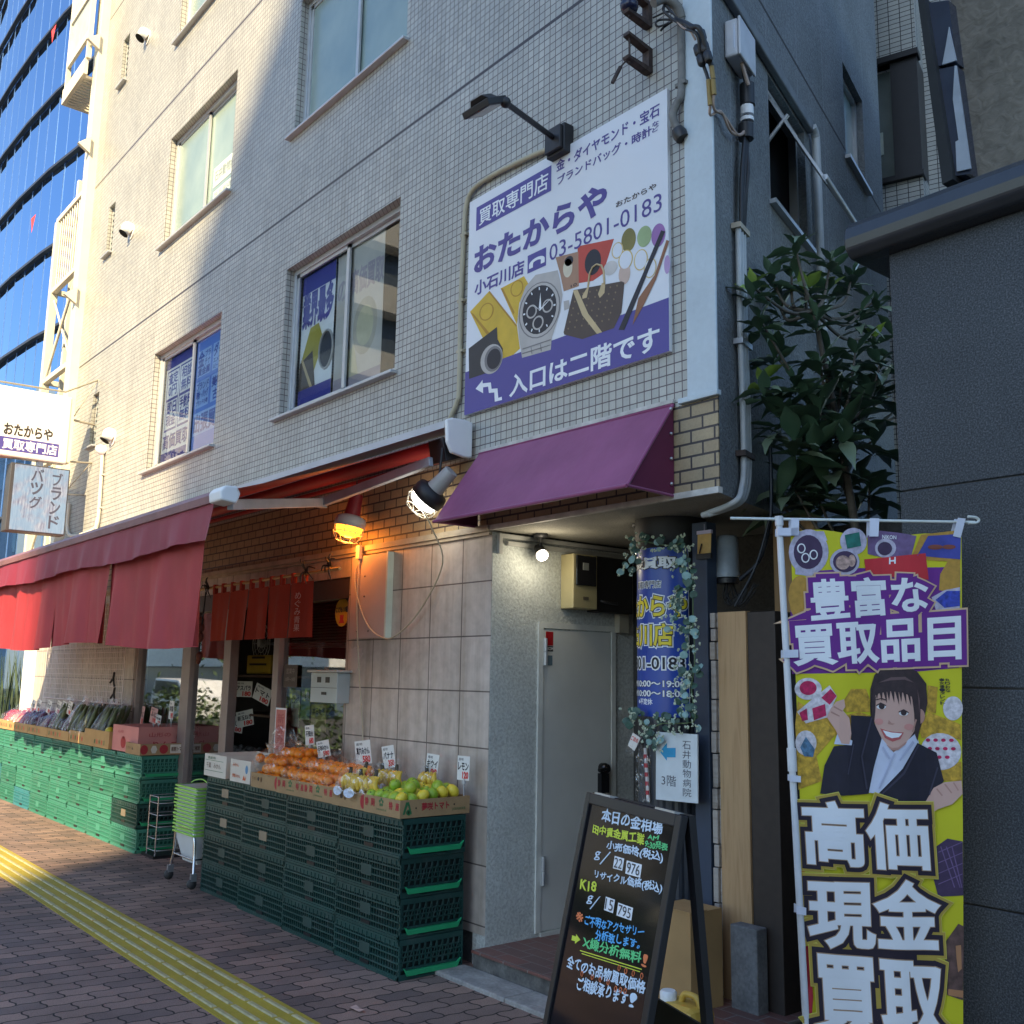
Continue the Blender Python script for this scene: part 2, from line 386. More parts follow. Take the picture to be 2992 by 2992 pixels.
mb = MB(); mb.quad((-4.69, W, 2.467), (-2.969, W, 2.467), (-3.3, 4.9, 2.467), (-4.69, 4.9, 2.467));
mb.add([(-2.969, W, 2.4672), (-2.969-.3486, W+1.043, 2.4672), (-3.3, 4.9, 2.4672)], [(0, 1, 2)])
mb.build('soffit', M_SOFFIT, bld)
# side wall
HA = (.89, 1.63, 4.31, 5.10); HB = (2.74, 3.36, 5.46, 6.23)
mb = MB(); wall_holes(mb, 0., 4.0, 2.468, 13.6, [HA, HB], side, .12)
mb.quad(side(1.0, 0), side(4, 0), side(4, 2.468), side(1.0, 2.468)); mb.quad(side(4, 0), (-13.6, 7.5, 0), (-13.6, 7.5, 13.6), side(4, 13.6))
mb.build('stucco_side_wall', M_STUCCO_SIDE, bld)
mb = MB(); mb.add([(-13.6, W, 13.6), (-2.969, W, 13.6), side(4, 13.6), (-13.6, 7.5, 13.6)], [(0, 1, 2, 3)]); mb.build('roof', M_CONC, bld)
# windows of the facade
def frame_mb(x0, x1, z0, z1, y, w=.045, d=.05, mull=True):
    mb = MB(); mb.box(x0, x1, y, y+d, z0, z0+w); mb.box(x0, x1, y, y+d, z1-w, z1)
    mb.box(x0, x0+w, y, y+d, z0+w, z1-w); mb.box(x1-w, x1, y, y+d, z0+w, z1-w)
    return mb
for (x0, x1, z0, z1) in WINS:
    clear = z1 < 5.5
    w = frame_mb(x0, x1, z0, z1, W+.07).build('window', M_ALU, bld, bev=.003)
    xm = (x0+x1)/2; mb = MB()
    for a, b, y in ((x0+.045, xm+.03, W+.085), (xm-.03, x1-.045, W+.105)):
        for q in ((a, a+.035, z0+.045, z1-.045), (b-.04, b, z0+.045, z1-.045)): mb.box(q[0], q[1], y, y+.018, q[2], q[3])
        mb.box(a, b, y, y+.018, z0+.045, z0+.085); mb.box(a, b, y, y+.018, z1-.075, z1-.045)
    mb.build('sash', M_ALU, w)
    mb = MB()
    for a, b, y in ((x0+.07, xm, W+.095), (xm, x1-.07, W+.115)): mb.quad((a, y, z0+.08), (b, y, z0+.08), (b, y, z1-.07), (a, y, z1-.07))
    mb.build('pane', M_PANE if clear else M_FROST, w)
    mb = MB(); mb.box(x0-.09, x1+.035, W-.055, W+.12, z0-.025, z0-.002); mb.build('sill', M_ALU, w, bev=.004)
    if clear:
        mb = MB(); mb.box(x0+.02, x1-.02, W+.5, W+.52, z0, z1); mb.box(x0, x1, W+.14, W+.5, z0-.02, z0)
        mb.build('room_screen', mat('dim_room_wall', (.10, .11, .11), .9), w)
for (x0, x1, z0, z1) in SLITS:
    w = frame_mb(x0, x1, z0, z1, W+.05, .02, .05).build('louvre_window', M_ALU, bld)
    mb = MB()
    for i in range(8):
        zz = z0+.04+i*(z1-z0-.06)/8; mb.quad((x0+.02, W+.09, zz+.08), (x1-.02, W+.09, zz+.08), (x1-.02, W+.045, zz), (x0+.02, W+.045, zz))
    mb.build('glass_slats', M_FROST, w)
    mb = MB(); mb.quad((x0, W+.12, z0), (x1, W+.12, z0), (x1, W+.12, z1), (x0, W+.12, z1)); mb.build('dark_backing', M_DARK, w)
    mb = MB(); mb.box(x0-.05, x1+.03, W-.05, W+.12, z0-.022, z0-.002); mb.build('sill', M_ALU, w)
# windows of the side wall
def side_box(mb, s0, s1, h0, h1, z0, z1):
    return mb.add([side(s0, z0, h0), side(s1, z0, h0), side(s1, z0, h1), side(s0, z0, h1), side(s0, z1, h0), side(s1, z1, h0), side(s1, z1, h1), side(s0, z1, h1)],
                  [(0, 3, 2, 1), (4, 5, 6, 7), (0, 1, 5, 4), (1, 2, 6, 5), (2, 3, 7, 6), (3, 0, 4, 7)])
def side_frame(s0, s1, z0, z1, h=-.10):
    mb = MB(); side_box(mb, s0, s1, h, h+.05, z0, z0+.03); side_box(mb, s0, s1, h, h+.05, z1-.03, z1)
    side_box(mb, s0, s0+.03, h, h+.05, z0+.03, z1-.03); side_box(mb, s1-.03, s1, h, h+.05, z0+.03, z1-.03); return mb
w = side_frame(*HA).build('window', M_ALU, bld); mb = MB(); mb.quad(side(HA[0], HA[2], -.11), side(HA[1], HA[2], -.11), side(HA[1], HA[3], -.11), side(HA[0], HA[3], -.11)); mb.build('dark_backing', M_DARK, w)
mb = MB()                                                  # the sash pushed open at the bottom
a, b = side(0, HA[3]-.03, -.05), side(0, HA[2]+.08, .30)
for s0, s1 in ((HA[0]+.03, HA[0]+.07), (HA[1]-.08, HA[1]-.03)):
    mb.add([a+DS*s0, a+DS*s1, b+DS*s1, b+DS*s0]+[q+Vector((0, 0, -.03)) for q in (a+DS*s0, a+DS*s1, b+DS*s1, b+DS*s0)], [(0, 1, 2, 3), (7, 6, 5, 4), (0, 4, 5, 1), (1, 5, 6, 2), (2, 6, 7, 3), (3, 7, 4, 0)])
mb.tube([b+DS*(HA[0]+.03), b+DS*(HA[1]-.03)], .018, 6); mb.tube([a+DS*(HA[0]+.03), a+DS*(HA[1]-.03)], .015, 6)
o = mb.build('sash', M_ALU, w)
mb = MB(); mb.quad(a+DS*(HA[0]+.06), b+DS*(HA[0]+.06), b+DS*(HA[1]-.07), a+DS*(HA[1]-.07)); mb.build('pane', M_FROST, w)
mb = MB(); mb.tube([side(HA[0]+.04, HA[2]+.35, -.06), side(HA[0]+.04, HA[2]+.52, .10)], .012, 6); mb.build('stay_arm', M_ALU, w)
mb = MB(); side_box(mb, HA[0]-.03, HA[1]+.05, -.1, .04, HA[2]-.03, HA[2]-.003); mb.build('sill', M_ALU, w)
w = side_frame(*HB).build('window', M_ALU, bld); mb = MB(); mb.quad(side(HB[0], HB[2], -.08), side(HB[1], HB[2], -.08), side(HB[1], HB[3], -.08), side(HB[0], HB[3], -.08)); mb.build('pane', M_FROST, w)
mb = MB(); side_box(mb, HB[0]-.03, HB[1]+.05, -.1, .04, HB[2]-.03, HB[2]-.003); mb.build('sill', M_ALU, w)
# ground floor: tile walls, shop front, entrance recess
mb = MB(); mb.box(-6.33, -4.686, W, W+.15, .17, 2.44); mb.box(-14.38, -10.66, W, W+.15, .12, 2.44); mb.box(-10.66, -6.33, W, W+.15, 2.30, 2.44); mb.build('shop_tile_wall', M_WTILE, bld)
mb = MB(); mb.box(-6.33, -4.686, W+.015, W+.15, 0, .168); mb.box(-14.38, -10.66, W+.015, W+.15, 0, .118); mb.build('plinth', M_CONCD, bld)
mb = MB(); mb.box(-10.66, -6.331, W+.01, W+.12, 2.15, 2.298); mb.build('shop_lintel', mat('brown_steel', (.06, .04, .035), .5), bld)
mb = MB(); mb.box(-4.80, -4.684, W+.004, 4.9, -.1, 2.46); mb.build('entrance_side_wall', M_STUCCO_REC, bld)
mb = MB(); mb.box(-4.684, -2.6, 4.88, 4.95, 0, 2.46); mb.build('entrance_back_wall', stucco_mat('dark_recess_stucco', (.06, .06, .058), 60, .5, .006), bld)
# steel door in the recess side wall (plane x = -4.685)
DX = -4.683
mb = MB()
mb.box(DX-.02, DX+.012, 4.045, 4.083, .135, 1.94); mb.box(DX-.02, DX+.012, 4.668, 4.706, .135, 1.94); mb.box(DX-.02, DX+.012, 4.083, 4.668, 1.905, 1.94); mb.box(DX-.02, DX+.016, 4.083, 4.668, .112, .135)
fr = mb.build('door_frame', mat('door_frame_paint', (.62, .63, .58), .45), bld)
dr = MB().box(DX-.02, DX+.006, 4.088, 4.663, .142, 1.897).build('steel_door', mat('grey_door_paint', (.60, .61, .57), .4, .06, 3, .1, 25), bld)
mb = MB(); mb.lathe([(.0, 0), (.032, .0), (.034, .03), (.026, .055), (0, .06)], (DX+.006, 4.585, 1.05), 16, (1, 0, 0)); mb.tube([(DX+.05, 4.585, 1.05), (DX+.065, 4.56, 1.05), (DX+.07, 4.50, 1.045)], .012, 8); mb.box(DX+.006, DX+.04, 4.55, 4.62, .90, 1.02)
mb.build('handle', mat('dark_chrome', (.05, .05, .055), .25, metal=.9), dr)
for zz in (1.68, .40):
    mb = MB(); mb.lathe([(.012, 0), (.012, .08)], (DX+.02, 4.092, zz), 10); mb.lathe([(.012, .083), (.012, .163)], (DX+.02, 4.092, zz), 10); mb.build('hinge', M_ALU, dr)
mb = MB(); mb.box(DX+.0062, DX+.0075, 4.105, 4.165, 1.80, 1.885); mb.build('red_sticker', mat('red_sticker', (.35, .01, .015), .4), dr)
mb = MB(); mb.box(DX+.0062, DX+.0075, 4.105, 4.165, 1.765, 1.797); mb.build('black_sticker', M_BLACK, dr)
mb = MB()
lay(mb, 'SECOM', rect((4.108, 1.772), (4.162, 1.79)), lambda u, v, h: Vector((DX+h, u, v)), .009, .03); mb.build('lettering', M_WHITE, dr)
mb = MB(); mb.box(DX+.0062, DX+.0075, 4.125, 4.16, 1.68, 1.74); mb.build('blue_sticker', mat('blue_grey_sticker', (.12, .19, .23), .5), dr)
# shop front
M_SHOPFR = mat('dull_pink_aluminium', (.27, .22, .20), .4, .08, metal=.3)
for x0, x1 in ((-10.70, -10.60), (-9.42, -9.22), (-8.48, -8.34), (-7.525, -7.43), (-6.385, -6.332)):
    MB().box(x0, x1, W+.02, W+.10, 0, 2.15).build('shop_frame_post', M_SHOPFR, bld, bev=.004)
mb = MB(); mb.box(-10.6, -9.42, W+.04, W+.09, 0, .10); mb.box(-9.22, -8.48, W+.04, W+.09, 0, .10); mb.box(-7.43, -6.385, W+.04, W+.09, 0, .35); mb.build('shop_kick_rail', M_SHOPFR, bld)
for x0, x1 in ((-10.60, -9.42), (-9.22, -8.48), (-7.43, -6.385)):
    mb = MB(); mb.quad((x0, W+.065, .1), (x1, W+.065, .1), (x1, W+.065, 2.15), (x0, W+.065, 2.15)); mb.build('shop_window', M_SHOPPANE, bld)
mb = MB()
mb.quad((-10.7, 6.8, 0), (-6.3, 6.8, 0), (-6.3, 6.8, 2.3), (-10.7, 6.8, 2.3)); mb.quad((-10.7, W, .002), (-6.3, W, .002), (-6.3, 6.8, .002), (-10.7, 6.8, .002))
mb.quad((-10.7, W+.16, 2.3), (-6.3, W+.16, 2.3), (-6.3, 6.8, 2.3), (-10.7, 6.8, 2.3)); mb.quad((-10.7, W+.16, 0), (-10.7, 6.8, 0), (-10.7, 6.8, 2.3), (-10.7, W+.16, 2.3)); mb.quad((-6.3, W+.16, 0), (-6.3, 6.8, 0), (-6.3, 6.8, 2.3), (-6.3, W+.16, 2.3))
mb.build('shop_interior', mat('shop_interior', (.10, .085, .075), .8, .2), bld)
# vent hoods on the facade
for x, z in ((-11.885, 9.45), (-11.887, 6.863), (-11.94, 4.31)):
    mb = MB(); prof = []
    n = 14
    for i in range(7):
        th = math.pi/2*i/6; prof.append((.085*math.cos(th), .085*math.sin(th)*1.1))
    mb.lathe([(.095, 0), (.095, .012)], (x, W, z), 20, (0, -1, 0))
    mb.lathe([(.08, .012), (.08, .05), (.074, .085), (.055, .112), (.03, .124), (0, .127)], (x, W, z+.012), 18, (0, -.86, .35))
    v = mb.build('vent_hood', M_WHITE, bld)
    mb = MB(); mb.lathe([(0, 0), (.062, 0)], (x, W-.098, z-.05), 16, (0, -.55, -.85)); mb.build('vent_mouth', M_DARK, v)
# ================================================================== neighbours
def sky_glass(name, tint, rough=.03):
    t = NT(name); t.set(Base_Color=tint, Roughness=rough, Metallic=1.0); t.bump(t.noise(.35, 2), .02, .05); MATS[name] = t.m; return t.m
# curved blue glass office block farther along the street
M_BGLASS = sky_glass('blue_mirror_glass', (.36, .55, .80))
M_MULL = mat('dark_mullion', (.03, .03, .035), .4)
gb = thing('glass_office_building', (-48, 11, 0), 'curved blue mirror glass office block beyond the tiled building', 'building')
plan = [(-86, 16), (-76, 12.4), (-68, 11.0), (-60, 10.55), (-56, 10.6), (-52, 10.75), (-48, 11.05), (-44, 11.55), (-40, 12.3), (-36, 13.4), (-34, 16), (-34, 30)]
def resample(pl, n):
    out = []
    for (a, b) in zip(pl[:-1], pl[1:]):
        for i in range(n): out.append((a[0]+(b[0]-a[0])*i/n, a[1]+(b[1]-a[1])*i/n))
    return out+[pl[-1]]
pl2 = resample(plan, 3); ZB = [0.4, 4.3, 8.4, 12.4, 16.5, 20.6, 24.7, 28.7, 32.8, 36.9, 41]
mb = MB(); rr = random.Random(3)
for a, b in zip(pl2[:-1], pl2[1:]):
    for z0, z1 in zip(ZB[:-1], ZB[1:]):
        d = [rr.uniform(-.012, .012) for _ in range(4)]
        mb.quad((a[0], a[1]+d[0], z0), (b[0], b[1]+d[1], z0), (b[0], b[1]+d[2], z1), (a[0], a[1]+d[3], z1))
mb.build('curtain_wall', M_BGLASS, gb)
mb = MB()
for z in ZB:
    for a, b in zip(plan[:-1], plan[1:]):
        d = Vector((b[0]-a[0], b[1]-a[1], 0)).normalized(); n_ = Vector((d.y, -d.x, 0)); c = Vector(((a[0]+b[0])/2, (a[1]+b[1])/2, z))
        mb.obox(c+n_*.12, d, n_, (0, 0, 1), (Vector(b)-Vector(a)).length/2, .10, .06)
mb.build('floor_band', M_MULL, gb)
mb = MB()
for p in pl2:
    mb.box(p[0]-.018, p[0]+.018, p[1]-.015, p[1]+.02, .4, 41)
mb.build('glazing_bar', mat('glazing_bar_blue', (.18, .28, .46), .3, metal=.7), gb)
mb = MB()
for z, w_ in ((91, 'x'),):
    pass
def tri_mark(z, x, y, s):
    p = atD('1', x, y, 46.5); q = p+Vector((0, -.25, 0))
    return [q+Vector((-s, 0, s)), q+Vector((s, 0, s)), q+Vector((0, 0, -s*1.5))]
for x, y in ((317, 195), (202, 1262)):
    k = None; d = ray('1', x, y)
    for a, b in zip(plan[:-1], plan[1:]):                       # where the sight line meets the glass
        den = d.x*(b[1]-a[1])-d.y*(b[0]-a[0])
        tt = (a[0]*(b[1]-a[1])-a[1]*(b[0]-a[0]))/den; p = CAM+d*tt
        if tt > 0 and min(a[0], b[0]) <= p.x <= max(a[0], b[0]): k = p
    if k:
        q = k+Vector((0, -.10, 0)); mb = MB(); mb.add([q+Vector((-.25, 0, .22)), q+Vector((.25, .02, .22)), q+Vector((0, 0, -.36))], [(0, 2, 1)])
        mb.build('rescue_mark', mat('red_rescue_mark', (.75, .06, .04), .5), gb)
# cream steel balcony frame at the end of the tiled building
sf = thing('steel_balcony_frame', (-14.2, 3.7, 0), 'cream steel escape balcony frame at the far end of the tiled wall', 'balcony')
mb = MB(); mb.box(-13.80, -13.602, 3.56, 3.70, 2.6, 13.6); mb.box(-13.9, -13.81, 3.60, 3.67, 2.6, 13.6); mb.build('post', M_CREAM, sf, bev=.006)
mb = MB(); mb.box(-15.02, -14.92, 3.55, 3.66, 2.4, 8.05); mb.box(-14.62, -14.55, 3.70, 3.78, 2.4, 8.6); mb.build('post', M_CREAM, sf, bev=.006)
mb = MB()
for z in (3.0, 4.35, 5.6, 6.95, 8.05):
    mb.box(-15.02, -13.8, 3.57, 3.64, z, z+.07); mb.box(-14.98, -14.92, 3.64, 5.4, z, z+.07)
mb.build('beam', M_CREAM, sf)
mb = MB()
for z0 in (3.1, 5.67):
    mb.tube([(-14.95, 3.6, z0), (-13.85, 3.6, z0+1.2)], .022, 6); mb.tube([(-13.85, 3.62, z0+.05), (-14.95, 3.62, z0+1.2)], .016, 6)
for i in range(9): mb.tube([(-14.85+i*.11, 3.6, 7.0), (-14.85+i*.11, 3.6, 8.05)], .012, 5)
mb.build('bracing', M_CREAM, sf)
mb = MB(); mb.box(-14.75, -13.7, 3.42, 3.47, 9.75, 9.98); mb.box(-14.75, -14.70, 3.47, 4.6, 9.75, 9.98)
for i in range(12): mb.box(-14.7+i*.08, -14.66+i*.08, 3.47, 4.6, 9.74, 9.78)
mb.box(-14.75, -13.7, 3.42, 3.47, 12.3, 12.5); mb.build('balcony_deck', M_CREAM, sf)
mb = MB(); mb.box(-14.72, -14.66, 3.43, 3.49, 9.98, 12.3); mb.box(-13.72, -13.66, 3.43, 3.49, 9.98, 12.3); mb.box(-14.66, -13.72, 3.43, 3.47, 11.0, 11.06); mb.box(-14.66, -13.72, 3.43, 3.47, 10.3, 10.42); mb.build('balcony_rail', M_CREAM, sf)
mb = MB(); mb.quad((-14.66, 3.455, 10.42), (-13.72, 3.455, 10.42), (-13.72, 3.455, 12.3), (-14.66, 3.455, 12.3)); mb.build('balcony_panel', mat('milky_panel', (.42, .46, .44), .3), sf)
mb = MB()
for z in (4.9, 6.4, 8.55, 10.1): mb.prism([(-13.62, 3.56, z), (-13.62, 3.40, z+.1), (-13.62, 3.56, z+.24)], (.06, 0, 0))
mb.build('bracket', M_CREAM, sf)
# pale wall of the next building behind the frame
nb = thing('pale_neighbour_building', (-15.6, 6, 0), 'narrow pale grey building end behind the cream balcony frame', 'building')
MB().box(-15.9, -13.9, 5.6, 9, 0, 8.6).build('wall', mat('pale_render', (.42, .42, .40), .8), nb)
mb = MB(); mb.box(-15.95, -13.85, 5.5, 5.6, 8.6, 8.8); mb.build('parapet', M_CREAM, nb)
mb = MB(); mb.box(-15.3, -14.43, 3.75, 4.6, 0, 2.9); tag(mb.build('white_end_pillar', mat('white_render', (.74, .72, .66), .7), bev=.01), 'white rendered pillar at the far left end of the shop front', 'pillar')
# dark granite wall on the right
GY = 3.76
M_GRAN = NT('dark_granite')
_c = M_GRAN.ramp(M_GRAN.noise(150, 2, .7), [(.32, (.018, .022, .027)), (.5, (.048, .056, .064)), (.68, (.12, .13, .14))])
_c = M_GRAN.mix(1., _c, M_GRAN.ramp(M_GRAN.noise(1.2, 5, .6), [(.3, (.62, .62, .64)), (.65, (1, 1, 1))]), 'MULTIPLY')
M_GRAN.set(Base_Color=_c, Roughness=.55, Specular_IOR_Level=.35); M_GRAN = M_GRAN.m
gr = thing('granite_wall_building', (-1.5, GY, 0), 'dark speckled granite clad building wall at the right edge', 'building')
gx = onY('s', 2630, 1456, GY).x
zj = [onY('6', 1235, 845, GY).z, onY('11', 1570, 35, GY).z, onY('11', 1590, 1250, GY).z, -.3]
ztop = onY('s', 2600, 742, GY).z
zz = [ztop]+zj
mb = MB()
for a, b in zip(zz[:-1], zz[1:]): mb.box(gx, gx+1.52, GY, GY+.5, b+.003, a-.003); mb.box(gx+1.526, gx+6, GY, GY+.5, b+.003, a-.003)
mb.build('granite_panels', M_GRAN, gr, bev=.004)
MB().box(gx+.01, gx+6, GY+.01, GY+.49, -.3, ztop).build('joint_backing', M_BLACK, gr)
mb = MB(); zc = ztop+.075
prof = [(-.03, .10), (-.075, .085), (-.105, .05), (-.115, 0), (-.105, -.045), (-.07, -.075), (-.005, -.078), (.55, -.078), (.55, .10)]
mb.prism([(gx-.14, GY+p[0], zc+p[1]) for p in prof], (7, 0, 0))
mb.build('coping', mat('polished_dark_coping', (.035, .038, .045), .25, .1, spec=.6), gr, bev=.01)
mb = MB(); mb.box(gx, gx+.4, GY+.5, 12, -.3, ztop+.12); mb.build('return_wall', mat('black_return', (.012, .012, .013), .7), gr)
# buildings seen up the alley
e = Vector((.948, .317, 0))
ab = thing('white_tiled_block', tuple(side(5.2, 0)), 'white tiled block with a curtained bay window up the alley', 'building')
p0 = onP('3', 1085, 600, side(5.2, 0), -DS); 
def alley(z, x, y, dep=5.2): return onP(z, x, y, side(dep, 0), -DS)
a0 = alley('3', 1340, 1000); a1 = alley('3', 1300, 200)
xl = p0-e*1.2; xl.z = 0; xr = alley('3', 1322, 250); W1 = (xr-xl).dot(e)
zt, zb = alley('3', 1200, 350).z, alley('3', 1230, 1000).z
mb = MB()
def ablk(mb, u0, u1, z0, z1, d0=0., d1=.6):
    b = xl; P = []
    for z in (z0, z1):
        for u, d in ((u0, d0), (u1, d0), (u1, d1), (u0, d1)): P.append(b+e*u+DS*d+Vector((0, 0, z)))
    mb.add(P, [(0, 3, 2, 1), (4, 5, 6, 7), (0, 1, 5, 4), (1, 2, 6, 5), (2, 3, 7, 6), (3, 0, 4, 7)])
ablk(mb, 0, W1, 0, zb); ablk(mb, 0, W1, zt, 14); ablk(mb, W1, W1+.35, 0, 14, .35, .9); mb.build('tiled_wall', M_ALLEYTILE, ab)
mb = MB(); ablk(mb, 0, W1-.25, zb+.02, zt-.02, .10, .12); wd_ = mb.build('window_glass', mat('grey_window', (.16, .19, .18), .15, .3, 2), ab)
mb = MB()
for i in range(9):
    u = W1-.75+i*.045; ablk(mb, u, u+.03, zb+.2+abs(i-4)*.03, zt-.3-abs(i-4)*.09, .085, .099)
mb.build('curtain', mat('pale_curtain', (.46, .52, .46), .8), wd_)
mb = MB(); ablk(mb, 0, W1+.02, zb-.05, zb, -.06, .1); ablk(mb, 0, W1+.02, zt, zt+.06, -.05, .1); ablk(mb, W1-.25, W1, zb, zt, .0, .5); mb.build('window_surround', M_BLACK, ab)
bb = thing('brown_rendered_building', tuple(alley('3', 1700, 600, 4.0)*1.0), 'brown grey rendered building rising above the granite coping', 'building')
def upq(pts, dep): return [onY('3', x, y, dep) for x, y in pts]
mb = MB(); q = upq([(1512, -40), (1645, 1030), (2700, 1030), (2700, -400), (1500, -400)], 6.0); mb.prism(q, (0, 3, 0)); mb.build('rendered_wall', stucco_mat('brown_render', (.22, .20, .165), 14, .5, .03), bb)
mb = MB(); mb.prism(upq([(1360, 20), (1505, 0), (1550, 350), (1395, 385)], 5.9), (0, .1, 0)); mb.prism(upq([(1400, 400), (1550, 370), (1630, 980), (1500, 1000)], 5.9), (0, .1, 0)); gl = mb.build('corner_glass', mat('dark_corner_glass', (.05, .06, .09), .08, spec=.9), bb)
mb = MB(); mb.prism(upq([(1508, 150), (1550, 340), (1470, 365), (1490, 260)], 5.88), (0, .01, 0)); mb.prism(upq([(1540, 370), (1550, 370), (1632, 950), (1552, 968), (1545, 800), (1562, 790), (1530, 560)], 5.88), (0, .01, 0)); mb.build('pale_blind', mat('pale_blind', (.42, .47, .53), .6), bb)
mb = MB(); mb.prism(upq([(1330, -20), (1368, -20), (1530, 1010), (1470, 1040)], 5.85), (0, .3, 0)); mb.build('dark_jamb', mat('dark_jamb', (.03, .033, .035), .6), bb)
# buildings and planting across the road: mirrored in the glass, and the tower that shades the near half of the street
tw = thing('shading_tower', (40, -37, 0), 'tall office tower across the road, behind the viewer', 'building')
MB().box(27.2, 62, -43, -22, -.1, 47.5).build('wall', mat('tower_wall', (.38, .38, .38), .7), tw)
ap = thing('banded_apartment_block', (-48, -25, 0), 'white balconied apartment block mirrored in the poster window', 'building')
mb = MB(); mb.box(-62, -36, -44, -13, -.1, 24); mb.build('wall', mat('apartment_glass', (.10, .14, .20), .2), ap)
mb = MB()
for i in range(8): mb.box(-62.3, -35.2, -44.3, -12.2, i*3+1.9, i*3+3.1)
mb.build('balcony_band', mat('white_balcony', (.72, .72, .70), .6), ap)
a2 = thing('grey_apartment_tower', (-110, -14, 0), 'grey apartment tower mirrored in the blue glass', 'building')
MB().box(-128, -92, -34, -12, -.1, 27).build('wall', mat('grey_tower_wall', (.30, .31, .32), .7), a2)
mb = MB()
for i in range(8):
    for j in range(8): mb.box(-126+j*4.2, -123.6+j*4.2, -12, -11.9, i*3.2+1, i*3.2+2.9)
mb.build('window_grid', mat('tower_window', (.04, .05, .06), .2), a2)
hd = MB(); hr = random.Random(5)
for i in range(9000):
    c = Vector((hr.uniform(-60, -3.5), hr.uniform(-3.3, -2.3), 0)); c.z = hr.uniform(-.1, 1.05+.25*math.sin(c.x*.9)); s = hr.uniform(.05, .10)
    a = Vector((hr.gauss(0, 1), hr.gauss(0, 1), hr.gauss(0, 1))).normalized(); b = a.orthogonal().normalized()
    hd.quad(c-a*s, c-b*s*.6, c+a*s, c+b*s*.6)
tag(hd.build('hedge', mat('hedge_leaf', (.07, .12, .03), .6, .5, 8)), 'clipped green hedge across the road mirrored in the shop glass', 'hedge')
tr = thing('street_tree', (-27, -5, 0), 'leafy street tree across the road mirrored in the shop glass', 'tree')
mb = MB(); mb.tube([(-27, -5, -.1), (-27.1, -5, 1.6), (-26.8, -5.1, 3.4)], .16, 8, r2=.07); mb.tube([(-27.05, -5, 1.8), (-28.2, -5.2, 3.2)], .07, 6, r2=.03); mb.build('trunk', mat('bark', (.10, .08, .06), .9), tr)
mb = MB()
for i in range(2600):
    c = Vector((hr.gauss(-27, 1.4), hr.gauss(-5, 1.), hr.gauss(3.7, .9))); s = hr.uniform(.07, .13)
    a = Vector((hr.gauss(0, 1), hr.gauss(0, 1), hr.gauss(0, 1))).normalized(); b = a.orthogonal().normalized()
    mb.quad(c-a*s, c-b*s*.6, c+a*s, c+b*s*.6)
mb.build('crown', mat('tree_leaf', (.06, .11, .03), .6, .5, 8), tr)
cv = thing('parked_car', (-33.5, -6.2, -.12), 'white parked car across the road mirrored in the shop glass', 'car')
mb = MB(); mb.prism([(-35.4, -7, .15), (-31.6, -7, .15), (-31.5, -7, .75), (-32.4, -7, .85), (-33, -7, 1.35), (-35.1, -7, 1.4), (-35.4, -7, .8)], (0, 1.6, 0)); mb.build('body', mat('car_white', (.8, .8, .8), .25), cv, bev=.05)
mb = MB(); mb.prism([(-32.62, -5.39, .88), (-33.05, -5.39, 1.27), (-35, -5.39, 1.32), (-35.1, -5.39, .88)], (0, .01, 0)); mb.build('side_window', M_BLACK, cv)
for x in (-34.7, -32.3):
    mb = MB(); mb.lathe([(.32, 0), (.32, .2)], (x, -5.58, .2), 18, (0, 1, 0)); mb.build('wheel', M_BLACK, cv)
# ================================================================== big signboard on the tiled wall
M_INDIGO = mat('indigo_print', (.075, .06, .27), .45, .05, 2)
M_BOARD = mat('white_sign_print', (.70, .72, .75), .4, .03, 2)
M_PURP = mat('violet_ink', (.075, .055, .25), .45, .05)
M_INK = mat('black_ink', (.015, .013, .02), .5, .05)
M_WINK = mat('white_ink', (.78, .80, .82), .45, .03)
def col(n, c, r=.5): return mat(n, c, r, .10, 9)
SY = W-.026
sb = thing('signboard', (-4.11, W, 3.2), 'large white signboard with a watch, bag and gold bars above the magenta awning', 'signboard')
sfn = lambda u, v, h: Vector((u, SY-h, v))
def q8(*pts, z='8', y=SY): return [(p.x, p.z) for p in (onY(z, a, b, y) for a, b in pts)]
def r8(z, a, b): (p, q) = q8(a, b, z=z); return rect(p, q)
mb = MB(); mb.box(-4.962, -3.253, SY, W-.002, 3.222, 4.652); mb.build('panel', M_BOARD, sb, bev=.002)
mb = MB(); flat(mb, [(-4.962, 3.222), (-3.253, 3.222), (-3.253, 3.503), (-4.962, 3.503)], sfn, .0012); mb.build('indigo_band', M_INDIGO, sb)
mb = MB(); lay(mb, '入口は二階です', r8('8', (440, 1055), (1715, 440)), sfn, .0025, .025)
flat(mb, q8((148, 985), (208, 908), (208, 938), (278, 930), (285, 985), (335, 980), (342, 1062), (372, 1052), (374, 1080), (312, 1095), (308, 1015), (262, 1020), (255, 965), (212, 972), (212, 1022)), sfn, .0025); mb.build('lettering', M_WINK, sb)
mb = MB(); flat(mb, [*r8('7', (150, 1275), (795, 710))], sfn, .0012); flat(mb, [*r8('7', (590, 1640), (750, 1412))], sfn, .0012); mb.build('indigo_plate', M_INDIGO, sb)
mb = MB(); lay(mb, '買取専門店', r8('7', (178, 1232), (768, 762)), sfn, .0025, .012)
mb2 = r8('7', (605, 1605), (740, 1462)); (hx0, hz0), (hx1, hz1) = mb2[0], mb2[2]; cx, cw, ch = (hx0+hx1)/2, (hx1-hx0)/2, hz1-hz0
